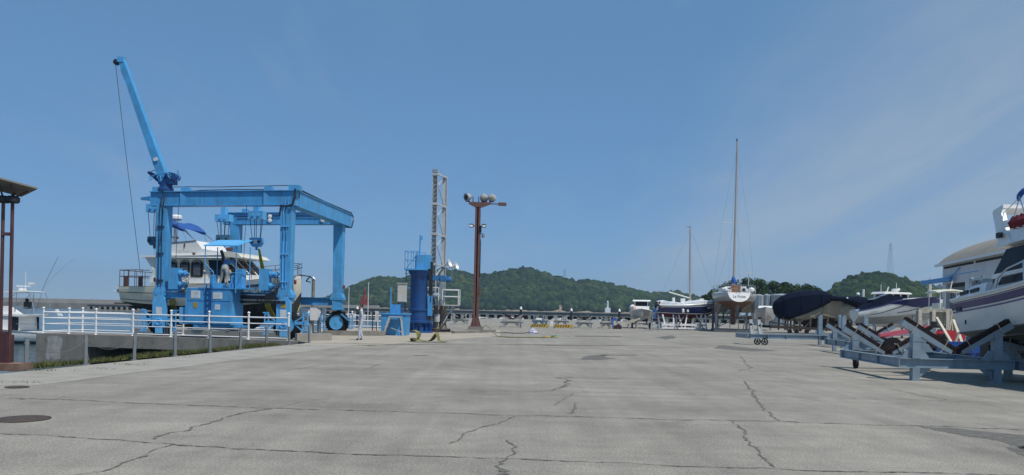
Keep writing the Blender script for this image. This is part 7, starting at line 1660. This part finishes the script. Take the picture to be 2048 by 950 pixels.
def trestle(lab, px0, px1, Y, pyt, m, slant=.16, n=3, beam=True):
    a_, c_ = P(px0, pyt, Y), P(px1, pyt, Y); w_ = (c_ - a_).x; h = a_.z
    o = thing('trestle', lab, 'trestle', (a_.x, Y, 0), R(0))
    if beam: B1('top_beam', m, o, lambda b: b.box((w_ / 2, 0, h - .06), (w_ + .1, .16, .14)), smooth=False)
    for k_ in range(n):
        x = w_ * (k_ + .0) / max(1, n - 1)
        for s_ in (-1, 1): B1('leg', m, o, lambda b: b.bar((x + s_ * slant, s_ * .4, 0), (x, s_ * .06, h - .1), .14, .10), smooth=False)
    B1('stretcher', m, o, lambda b: (b.bar((-.08, -.3, h * .35), (w_ + .08, -.3, h * .35), .05, .10), b.bar((0, .28, h * .3), (w_, .28, h * .5), .05, .08)), smooth=False)
    return o
trestle('weathered grey wooden trestle with plank top in front of the speedboat bow', 1838, 1893, 33, 617, M_oldwood, n=3)
trestle('narrow grey trestle with crossed legs beside the cruiser stern', 1893, 1900, 34, 618, M_oldwood, slant=.42, n=2)
wb = thing('leaning_timbers', 'pale new timbers leaning in a V against the trestles', 'timbers', (P(1905, 690, 30).x, 30, 0))
q = lambda px, py, Y: P(px, py, Y) - Vector((P(1905, 690, 30).x, 30, 0))
for a_, c_ in ((q(1873, 635, 31), q(1907, 692, 29.6)), (q(1907, 692, 29.6), q(1919, 664, 29.6)), (q(1907, 640, 30.5), q(1924, 685, 29.4))): B1('timber', M_newwood, wb, lambda b: b.bar(a_, c_, .09, .06), smooth=False)
bc_ = thing('blue_boat_support', 'royal blue steel beam support behind the nearest cradle', 'boat support', (P(1880, 700, 28).x, 28, 0), R(-2))
B1('beam', M_royal, bc_, lambda b: (b.box((.80, 0, .58), (1.75, .22, .26)), b.box((.7, .5, .72), (1.3, .22, .2))), smooth=False)
B1('lower_beam', M_royal, bc_, lambda b: b.box((.1, .2, .36), (1.0, .2, .18)), smooth=False)
for x in (.1, 1.4):
    for y in (.1, .5): B1('leg', M_royal, bc_, lambda b: b.box((x, y, .24), (.14, .14, .47)), smooth=False)
B1('end_cap', M_black, bc_, lambda b: b.box((1.66, -.02, .54), (.12, .28, .3)), smooth=False)

# ------------------------------------------------------------------ motor cruiser on the right
CR = thing('motor_cruiser', 'big white motor cruiser with purple-blue stripe, flybridge arch and red canvas', 'motor cruiser', (14.5, 23.3, -.12), R(-92)); CR.rotation_euler = (0, R(-4.2), R(-92))
HR = Hull([(0, 1.56, 2.30, 1.30, 1.34, .80), (3, 1.62, 2.40, 1.30, 1.42, .78), (5.2, 1.5, 2.62, 1.0, 1.62, .84), (7.5, .9, 2.92, .5, 1.95, 1.05), (9.2, .03, 3.15, .01, 2.6, 2.0)], 30)
B1('hull', M_white, CR, lambda b: (HR.side(b), HR.transom(b)))
B1('hull_bottom', mat('grey_green_bottom', (.14, .135, .11), .6, var=.12), CR, lambda b: HR.bottom(b, 4))
def strakes(b):
    for f in (.45, .75):
        for sd in (-1, 1): b.path([Vector((HR.x[i], sd * HR.c[2][i] * f, HR.c[4][i] + (HR.c[3][i] - HR.c[4][i]) * f - .015)) for i in range(0, 27)], .035, 5)
    for sd in (-1, 1): b.path([HR.pt(i, 0, sd, .01) for i in range(0, 29)], .03, 5)
B1('strake', MATS['grey_green_bottom'], CR, strakes)
M_purple = mat('purple_blue_stripe', (.045, .045, .15), .3, var=.08)
B1('wide_stripe', M_purple, CR, lambda b: HR.side(b, .68, .87, .012, k=2)); B1('thin_stripe', mat('mid_blue_stripe', (.05, .08, .25), .3), CR, lambda b: HR.side(b, .595, .635, .012, k=1)); B1('rub_rail', M_black, CR, lambda b: HR.side(b, .885, .905, .02, k=1))
B1('deck', M_white, CR, lambda b: HR.deck(b, 0, 0)); B1('gunwale', M_white, CR, lambda b: HR.rail(b, .04, 0))
B1('side_coaming', M_white, CR, lambda b: [b.prism([(.1, s_ * 1.53, 2.30), (1.75, s_ * 1.54, 2.36), (1.75, s_ * 1.46, 2.66), (1.0, s_ * 1.46, 2.62), (.15, s_ * 1.46, 2.42)], (0, -s_ * .14, 0)) for s_ in (-1, 1)], smooth=False)
for x in (.45, 1.0): B1('vent', M_black, CR, lambda b: [b.box((x + .22, s_ * 1.515, 2.45 + .03 * x), (.42, .04, .10), Matrix.Rotation(-.06, 3, 'Y')) for s_ in (-1, 1)], smooth=False)
B1('exhaust_port', M_black, CR, lambda b: [b.box((.42, s_ * 1.535, 2.02), (.26, .05, .12)) for s_ in (-1, 1)], smooth=False)
B1('cabin_side', M_white, CR, lambda b: (b.prism([(1.5, -1.25, 2.35), (1.95, -1.25, 2.98), (6.6, -1.15, 3.0), (7.6, -.9, 2.75), (7.6, -.9, 2.5)], (0, 2.5, 0)), b.prism([(2.05, -1.18, 2.95), (2.25, -1.12, 3.55), (5.6, -1.05, 3.62), (6.5, -1.0, 2.98)], (0, 2.3, 0))), smooth=False)
B1('side_window', M_glass, CR, lambda b: [b.prism([(1.72, s_ * 1.275, 2.86), (2.22, s_ * 1.20, 3.50), (5.5, s_ * 1.16, 3.56), (6.3, s_ * 1.2, 2.92)], (0, -s_ * .08, 0)) for s_ in (-1, 1)], smooth=False)
B1('lower_window', M_glass, CR, lambda b: [b.prism([(1.9, s_ * 1.275, 2.56), (2.1, s_ * 1.27, 2.75), (5.2, s_ * 1.24, 2.80), (5.5, s_ * 1.24, 2.62)], (0, -s_ * .06, 0)) for s_ in (-1, 1)], smooth=False)
B1('window_sill', M_white, CR, lambda b: [b.prism([(1.62, s_ * 1.29, 2.77), (1.7, s_ * 1.29, 2.87), (6.2, s_ * 1.26, 2.93), (6.2, s_ * 1.26, 2.82)], (0, -s_ * .1, 0)) for s_ in (-1, 1)], smooth=False)
B1('flybridge', M_white, CR, lambda b: (b.prism([(2.0, -1.38, 3.56), (6.0, -1.30, 3.66), (5.6, -1.2, 3.86), (5.2, -1.15, 4.05), (2.2, -1.25, 3.98)], (0, 2.66, 0)),), smooth=False)
def arch(b):
    for s_ in (-1, 1): b.prism([(2.15, s_ * 1.36, 3.58), (2.75, s_ * 1.36, 3.58), (2.36, s_ * 1.30, 4.05), (2.12, s_ * 1.25, 4.50), (2.10, s_ * 1.2, 4.64), (1.62, s_ * 1.2, 4.58)], (0, -s_ * .12, 0))
    b.prism([(1.62, -1.2, 4.56), (2.12, -1.2, 4.64), (2.12, -1.2, 4.74), (1.64, -1.2, 4.66)], (0, 2.4, 0))
B1('radar_arch', M_white, CR, arch, smooth=False)
B1('speaker', M_black, CR, lambda b: b.box((2.3, -1.42, 3.86), (.16, .1, .14)))
def folds(b, x0, x1, n_, y, z0, z1):
    rs = random.Random(9); r = []
    for i in range(n_ + 1):
        x = x0 + (x1 - x0) * i / n_; w_ = .028 * math.sin(i * 1.9) + rs.uniform(-.012, .012)
        r.append([Vector((x, y - .03 + w_, z0 + .02 * math.sin(i))), Vector((x, y - .10 + w_ * .6, (z0 + z1) / 2)), Vector((x, y + .03, z1 + .02 * math.cos(i * 1.3))), Vector((x, y + .12, (z0 + z1) / 2))])
    b.loft(r, closed=True)
B1('red_canvas', M_redcloth, CR, lambda b: (folds(b, 2.55, 5.4, 70, -1.24, 3.98, 4.32), folds(b, 2.55, 5.4, 70, 1.2, 3.98, 4.32)), smooth=False)
B1('bimini_cover', M_canvasblue, CR, lambda b: b.loft([[Vector((2.7 + .06 * math.sin(i * 1.7) + .11 * math.cos(a) * (1 + .15 * math.sin(i * 2.1)), y, z + .10 * math.sin(a) * (1 + .2 * math.cos(i * 2.9)))) for a in np.linspace(0, 2 * PI, 10, endpoint=False)] for i, (y, z) in enumerate([(-1.12, 4.82), (-1.06, 4.95), (-.9, 5.0), (-.6, 5.02), (-.3, 5.0), (0, 5.03), (.3, 5.02), (.6, 5.02), (.9, 5.0), (1.1, 4.85)])], closed=True))
B1('bimini_frame', M_steel, CR, lambda b: [(b.tube((2.7, s_ * 1.1, 4.85), (3.15, s_ * 1.22, 4.2), .022, n=8), b.tube((2.7, s_ * 1.1, 4.82), (2.55, s_ * 1.24, 4.05), .014, n=6), b.tube((2.7, s_ * 1.1, 4.8), (2.0, s_ * 1.2, 4.45), .014, n=6)) for s_ in (-1, 1)])
B1('deck_rail', M_steel, CR, lambda b: [(b.path([(2.2, s_ * 1.5, 2.42), (2.3, s_ * 1.48, 2.72), (2.7, s_ * 1.45, 2.92), (4.5, s_ * 1.4, 3.2), (7.0, s_ * .95, 3.5), (9.0, s_ * .1, 3.75)], .024, 8), [b.tube((x, s_ * y, 2.5), (x, s_ * y, z), .018, n=6) for x, y, z in ((3.4, 1.46, 3.05), (4.8, 1.36, 3.25), (6.4, 1.1, 3.42))]) for s_ in (-1, 1)])
B1('cockpit_gear', M_galv, CR, lambda b: (b.path([(.35, -1.2, 2.4), (.4, -1.2, 2.85), (.75, -1.1, 2.9), (.8, -1.1, 2.4)], .02), b.box((.7, -.9, 2.72), (.3, .2, .3)), b.tube((.2, -1.1, 2.4), (.5, -.9, 3.0), .02), b.ball((.3, -1.1, 2.9), .07, 8)))
B1('stern_drive', M_black, CR, lambda b: (b.box((-.2, -.4, .85), (.5, .2, .5)), b.box((-.2, .5, .85), (.5, .2, .5)), b.lathe((1.0, 0, .66), [(.12, -.1), (.14, .2)], 12, axis=(1, 0, 0))))
B1('drain_fitting', M_black, CR, lambda b: b.box((.75, -1.53, 1.62), (.04, .03, .12)))
CC = cradle('cruiser_cradle', 'dark shaded steel cradle carrying the big white motor cruiser', (13.45, 17.2, 0), R(-2), W=1.3, L=4.6, ah=.92, armlen=.9, slope=.2, wheel_rear=False)

# ------------------------------------------------------------------ hangar
yl, yr_ = 80.0, 58.0
wl, wr_ = P(1885, 560, yl), P(2010, 520, 63.0); wl.z = wr_.z = 0
dv = (wr_ - wl).normalized()
HG = thing('hangar', 'pale boat hangar with curved brown roof and open doorways', 'hangar', (wl.x, wl.y, 0), math.atan2(dv.y, dv.x))
ze = P(1885, 531, yl).z; LH = 30.0; DH = 17.0
# local x runs along the wall towards us, +y lies behind it
B1('front_wall', M_wall, HG, lambda b: (b.box((LH / 2, .2, ze - .95), (LH, .4, 1.9)), [b.box((x, .2, (ze - 1.9) / 2), (w_, .4, ze - 1.9)) for x, w_ in ((.7, 1.4), (8.3, 1.8), (16.5, 1.8), (26, 8))]), smooth=False)
B1('end_wall', M_wall, HG, lambda b: b.box((.2, DH / 2, ze / 2), (.4, DH - .8, ze)), smooth=False); B1('end_wall', M_wall, HG, lambda b: b.box((LH - .2, DH / 2, ze / 2), (.4, DH - .8, ze)), smooth=False); B1('back_wall', M_shutter, HG, lambda b: b.box((LH / 2, DH, ze / 2), (LH, .4, ze)), smooth=False)
def rf(b):
    rings = []
    for x in (-.5, LH + .5): rings.append([Vector((x, -.5 + (DH + 1) * t, ze + .02 + 3.1 * (1 - (2 * t - 1) ** 2) ** .8)) for t in np.linspace(0, 1, 25)] + [Vector((x, -.5 + (DH + 1) * t, ze - .14 + 3.0 * (1 - (2 * t - 1) ** 2) ** .8)) for t in np.linspace(1, 0, 25)])
    b.loft(rings, closed=True)
B1('roof', M_roof, HG, rf)
B1('eave_gutter', M_whitep, HG, lambda b: b.box((LH / 2, -.52, ze - .02), (LH + 1.2, .2, .22)), smooth=False)
B1('clerestory_strip', M_dark, HG, lambda b: [b.box((x, -.03, ze - .30), (w_, .05, .18)) for x, w_ in ((5.2, 9.0), (15, 9))], smooth=False)
B1('shutter', M_shutter, HG, lambda b: (b.box((4.4, .5, 2.2), (6.0, .1, ze - 2.0)), [b.box((4.4, .44, .3 + .28 * k_), (6.0, .03, .03)) for k_ in range(16)]), smooth=False)
B1('hoist_jib', M_bluemid, HG, lambda b: (b.bar((1.4, -.1, ze - 1.45), (2.8, -2.6, ze - 1.4), .3, .36), b.box((8.0, -.35, ze - 1.3), (12, .06, .06))), smooth=False) if False else None
B1('crane_runway', M_bluemid, HG, lambda b: (b.box((-.5, -.5, ze - 1.55), (10.5, .3, .42)), b.bar((4.8, -.5, ze - 1.4), (6.0, -.06, ze - .5), .06, .06), b.box((8.5, -.5, ze - 1.2), (9, .05, .07))), smooth=False)
B1('workbench', M_oldwood, HG, lambda b: b.box((12.3, 3.5, 1.2), (6, 1, .1)), smooth=False)
B1('carton', M_whitep, HG, lambda b: (b.box((11.4, 3.4, 1.5), (.8, .6, .5)), b.box((13, 3.4, 1.45), (.9, .6, .4))), smooth=False)
sg_ = P(1859, 600, 95)
o = thing('signal_mast', 'slender grey mast with cross arms left of the hangar', 'mast', (sg_.x, 95, 0)); zt = P(1858, 556, 95).z
B1('pole', M_greycab, o, lambda b: (b.bar((0, 0, 0), (0, 0, zt - .6), .55, .55, .3, .3, up=(0, 1, 0)), b.tube((0, 0, zt - .6), (0, 0, zt), .08)), smooth=False); B1('cross_arm', M_galv, o, lambda b: [b.box((0, 0, zt - z), (1.1 - .2 * z, .1, .1)) for z in (.7, 1.1)], smooth=False)

# ------------------------------------------------------------------ trees behind the tanks
M_leaf = forest_mat('tree_leaves', (0.024, 0.058, 0.016), (0.048, 0.096, 0.024), (0.080, 0.135, 0.030), (0.115, 0.160, 0.038))
M_bark = mat('bark', (.07, .055, .04), .95, var=.3)
def tree_mesh(seed, h, w_):
    rs = np.random.RandomState(seed); b = MB()
    lumps = [(rs.uniform(-.55, .55) * w_, rs.uniform(-.5, .5) * w_, h * rs.uniform(.38, .86), w_ * rs.uniform(.28, .46)) for _ in range(15)] + [(0, 0, h * .86, w_ * .36)]
    vs, fs = [], []
    for cx, cy, cz, r in lumps:
        for _ in range(190):
            d = rs.normal(size=3); d /= np.linalg.norm(d); rr = r * rs.uniform(.55, 1.08); p = np.array((cx, cy, cz)) + d * rr * np.array((1, 1, .8))
            s_ = rs.uniform(.14, .32); n_ = d + rs.normal(size=3) * .7; n_ /= np.linalg.norm(n_); t = np.cross(n_, rs.normal(size=3)); t /= np.linalg.norm(t); u = np.cross(n_, t)
            o_ = len(vs); vs += [tuple(p - t * s_), tuple(p + u * s_ * .6), tuple(p + t * s_), tuple(p - u * s_ * .6)]; fs.append((o_, o_ + 1, o_ + 2, o_ + 3))
    b.add(vs, fs); return b, lumps
tops = [(1412, 592, 24), (1428, 580, 30), (1447, 570, 36), (1468, 561, 40), (1494, 557, 44), (1520, 559, 40), (1545, 563, 40), (1570, 566, 40), (1592, 569, 36), (1613, 568, 36), (1634, 575, 30), (1650, 586, 24)]
tl_ = ['lowest bushy tree at the left end of the tree row behind the white yacht', 'small round tree second from the left end of the tree row', 'leafy tree left of the white yacht mast', 'leafy tree directly behind the white yacht cockpit', 'tallest tree of the row, just right of the white yacht mast', 'broad tree above the left grey storage tank', 'broad tree above the middle grey storage tank', 'leafy tree above the broad grey tank by the navy cover', 'leafy tree above the left end of the navy cover', 'round tree above the middle of the navy cover', 'small tree at the right end of the row above the navy cover', 'lowest bush at the right end of the tree row']
protos = []
for i, (px, py, wpx) in enumerate(tops):
    Yt_ = 175 + (i % 3) * 9; c_ = P(px, 620, Yt_); h = P(px, py, Yt_).z; w_ = wpx * Yt_ / FPX * .80; h += .5
    o = thing('broadleaf_tree', tl_[i], 'tree', (c_.x, Yt_, 0), rnd.uniform(0, 6), 'row of trees behind the yard')
    b, lumps = tree_mesh(20 + i, h, w_); b.build('crown', M_leaf, o, smooth=False)
    B1('trunk', M_bark, o, lambda b: (b.tube((0, 0, 0), (.1, 0, h * .5), .24, .14, 8), [b.tube((.05, 0, h * .32), (l[0] * .7, l[1] * .7, l[2]), .10, .03, 5) for l in lumps[:6]]))

# ------------------------------------------------------------------ boats afloat
bl = ['white open boat moored just right of the floodlight mast', 'small white boat between the first two mooring piles', 'white cabin boat behind the pale cradle with dark pads', 'white boat behind the blue-grey cradle at the yard edge', 'low white boat left of the central mooring pile', 'white boat right of the central mooring pile', 'white boat by the low pale cradle', 'white boat left of the fishing boat, at the last mooring pile', 'white boat moored left of the red lighthouse']
bb0 = None
for i, (px, s_) in enumerate(((967, 1.0), (1005, .8), (1022, .9), (1076, .9), (1110, .9), (1128, .8), (1190, 1.0), (1248, .8), (705, .9))):
    Yb = 150 + (i % 3) * 6; c_ = P(px, 636, Yb)
    if bb0 is None:
        bb0 = thing('moored_boat', bl[0], 'boat', (c_.x, Yb, WATER), R(20), 'small white boats at the floating dock')
        HM = Hull([(-2.4, .8, .95, .7, .3, -.2), (0, .95, 1.05, .8, .25, -.3), (1.8, .6, 1.25, .3, .4, -.2), (2.7, .02, 1.42, .01, .9, .5)], 12)
        B1('hull', M_white, bb0, lambda b: (HM.side(b), HM.transom(b), HM.bottom(b))); B1('deck', M_white, bb0, lambda b: HM.deck(b, -.02, .02))
        B1('cabin', M_white, bb0, lambda b: b.prism([(-1.0, -.6, 1.0), (.9, -.6, 1.05), (.4, -.5, 1.5), (-1.0, -.5, 1.55)], (0, 1.1, 0)), smooth=False); B1('window', M_glass, bb0, lambda b: b.prism([(-.8, -.57, 1.2), (.6, -.57, 1.2), (.4, -.53, 1.42), (-.8, -.53, 1.42)], (0, 1.09, 0)), smooth=False)
    else: dup(bb0, (c_.x, Yb, WATER), R([20, 175, -15, 100, 170, 10, 160, 30, 5][i]), bl[i])
# sport fishing boat at the left edge, bow to the left
yf = 57.0; pf = P(100, 640, yf)
SFB = thing('sport_fishing_boat', 'white sport fishing boat with tall outrigger rods moored at the left', 'fishing boat', (pf.x, yf, 0), R(180))
KX = yf / FPX
lx = lambda px: (100 - px) * KX
zf = lambda px, py: P(px, py, yf).z
HX = Hull([(0, 1.5, -.68, 1.35, -1.3, -1.9), (3.2, 1.65, -.52, 1.45, -1.25, -2.0), (6, 1.45, -.15, 1.0, -1.1, -1.9), (8.5, .7, .2, .3, -.8, -1.8), (9.8, .02, .4, .01, -.2, -1.0)], 20)
B1('hull', M_white, SFB, lambda b: (HX.side(b), HX.transom(b), HX.bottom(b))); B1('deck', M_white, SFB, lambda b: HX.deck(b, -.05, .05)); B1('boot_stripe', M_dkhull, SFB, lambda b: HX.side(b, -.32, -.12, .03, k=1)); B1('rub_rail', M_galv, SFB, lambda b: HX.rail(b, .035, -.03))
B1('cabin', M_white, SFB, lambda b: (b.prism([(1.6, -1.2, -.6), (1.7, -1.2, .42), (4.8, -1.15, .42), (6.3, -1.0, -.1), (6.3, -1.0, -.3)], (0, 2.4, 0)), b.prism([(.9, -1.3, .42), (.7, -1.3, .55), (5.0, -1.2, .58), (5.0, -1.2, .42)], (0, 2.6, 0)), b.prism([(1.7, -1.05, .56), (2.4, -1.05, 1.12), (4.0, -1.0, 1.05), (4.9, -1.0, .56)], (0, 2.1, 0)), b.prism([(-.2, -1.3, .45), (.2, -1.3, .95), (.35, -1.3, .9), (.1, -1.3, .45)], (0, .12, 0))), smooth=False)
B1('cabin_window', M_glass, SFB, lambda b: [(b.prism([(2.6, s_ * 1.21, -.35), (2.75, s_ * 1.21, .32), (4.7, s_ * 1.18, .34), (5.5, s_ * 1.12, -.05)], (0, -.02 * s_, 0)), b.prism([(1.5, s_ * 1.22, -.58), (1.5, s_ * 1.22, .36), (2.0, s_ * 1.22, .36), (2.35, s_ * 1.22, -.55)], (0, -.02 * s_, 0))) for s_ in (-1, 1)], smooth=False)
B1('canopy', M_white, SFB, lambda b: b.prism([(.9, -1.0, zf(70, 584)), (1.2, -1.0, zf(60, 583) + .04), (2.8, -1.0, zf(30, 585) + .05), (2.9, -1.0, zf(22, 586))], (0, 2.0, 0)))
B1('canopy_frame', M_steel, SFB, lambda b: [(b.path([(.5, s_ * 1.0, .6), (.7, s_ * 1.0, 1.5), (1.0, s_ * 1.0, zf(70, 585))], .03), b.tube((1.9, s_ * 1.0, .6), (1.8, s_ * 1.0, 2.05), .025), b.tube((2.6, s_ * 1.0, .9), (3.2, s_ * 1.0, 1.2), .025), b.tube((3.4, s_ * .9, .9), (1.9, s_ * .9, 2.0), .02), b.tube((2.9, s_ * 1, 1.05), (1.0, s_ * 1.0, 1.05), .02)) for s_ in (-1, 1)])
B1('radar', M_white, SFB, lambda b: (b.lathe((2.0, 0, 2.14), [(.2, 0), (.32, .1), (.32, .22), (.1, .28)], 14), b.box((1.95, 0, 2.55), (.9, .18, .1)), b.box((1.2, .3, 2.75), (.3, .3, .16)), b.tube((1.5, .5, 2.1), (1.5, .5, 3.6), .02)))
B1('pilot_seat', M_black, SFB, lambda b: (b.box((1.5, .2, 1.2), (.35, .4, .5)), b.ball((1.55, .2, 1.55), .14, 8)))
for a_, c_ in ((( lx(62), -.9, 2.05), (lx(112), -2.2, zf(112, 513))), ((lx(86), 1.0, .6), (lx(152), 2.4, zf(152, 518)))): B1('outrigger', M_galv, SFB, lambda b: b.path([Vector(a_), Vector(a_).lerp(Vector(c_), .5) + Vector((.12, 0, .1)), Vector(c_)], .013))
B1('cockpit_rail', M_steel, SFB, lambda b: b.path([(0, -1.45, -.1), (-.05, 0, -.1), (0, 1.45, -.1), (1.5, 1.5, -.1)], .02))
# white lattice gangway down in the slip
gw = thing('lattice_gangway', 'white lattice gangway lying low on the water inside the hoist slip', 'gangway', (-21.5, 52, 0), R(-4))
def lat(b):
    for z in (-.75, .05):
        for y in (0, .9): b.tube((0, y, z), (7.5, y, z + .0), .035)
    for k_ in range(10):
        x = .75 * k_
        for y in (0, .9): b.tube((x, y, -.75), (x + .75, y, .05), .02, n=5); b.tube((x + .75, y, -.75), (x + .0, y, .05), .02, n=5)
B1('lattice', M_whitep, gw, lat); B1('walkway', M_galvpale, gw, lambda b: b.box((3.75, .45, -.80), (7.5, .86, .06)), smooth=False)
B1('float', M_concrete, gw, lambda b: b.box((3.75, .45, -1.2), (8, 1.6, .7)), smooth=False)

# ------------------------------------------------------------------ air
if HAZE_ON:
    hz_ = MB().box((-200, 1470, 57.5), (6700, 3640, 125)).build('haze', None, None, smooth=False); hz_['kind'] = 'stuff'; hz_['label'] = 'thin sea haze filling the air over the yard and harbour'; hz_['category'] = 'haze'
    m = bpy.data.materials.new('haze'); m.use_nodes = True; t = m.node_tree; t.nodes.clear()
    ou = t.nodes.new('ShaderNodeOutputMaterial'); pv = t.nodes.new('ShaderNodeVolumePrincipled'); pv.inputs['Color'].default_value = (0.58, 0.78, 1.0, 1); pv.inputs['Density'].default_value = 0.00026; pv.inputs['Anisotropy'].default_value = 0.2
    t.links.new(pv.outputs[0], ou.inputs['Volume']); hz_.data.materials.clear(); hz_.data.materials.append(m)
bpy.context.view_layer.update()
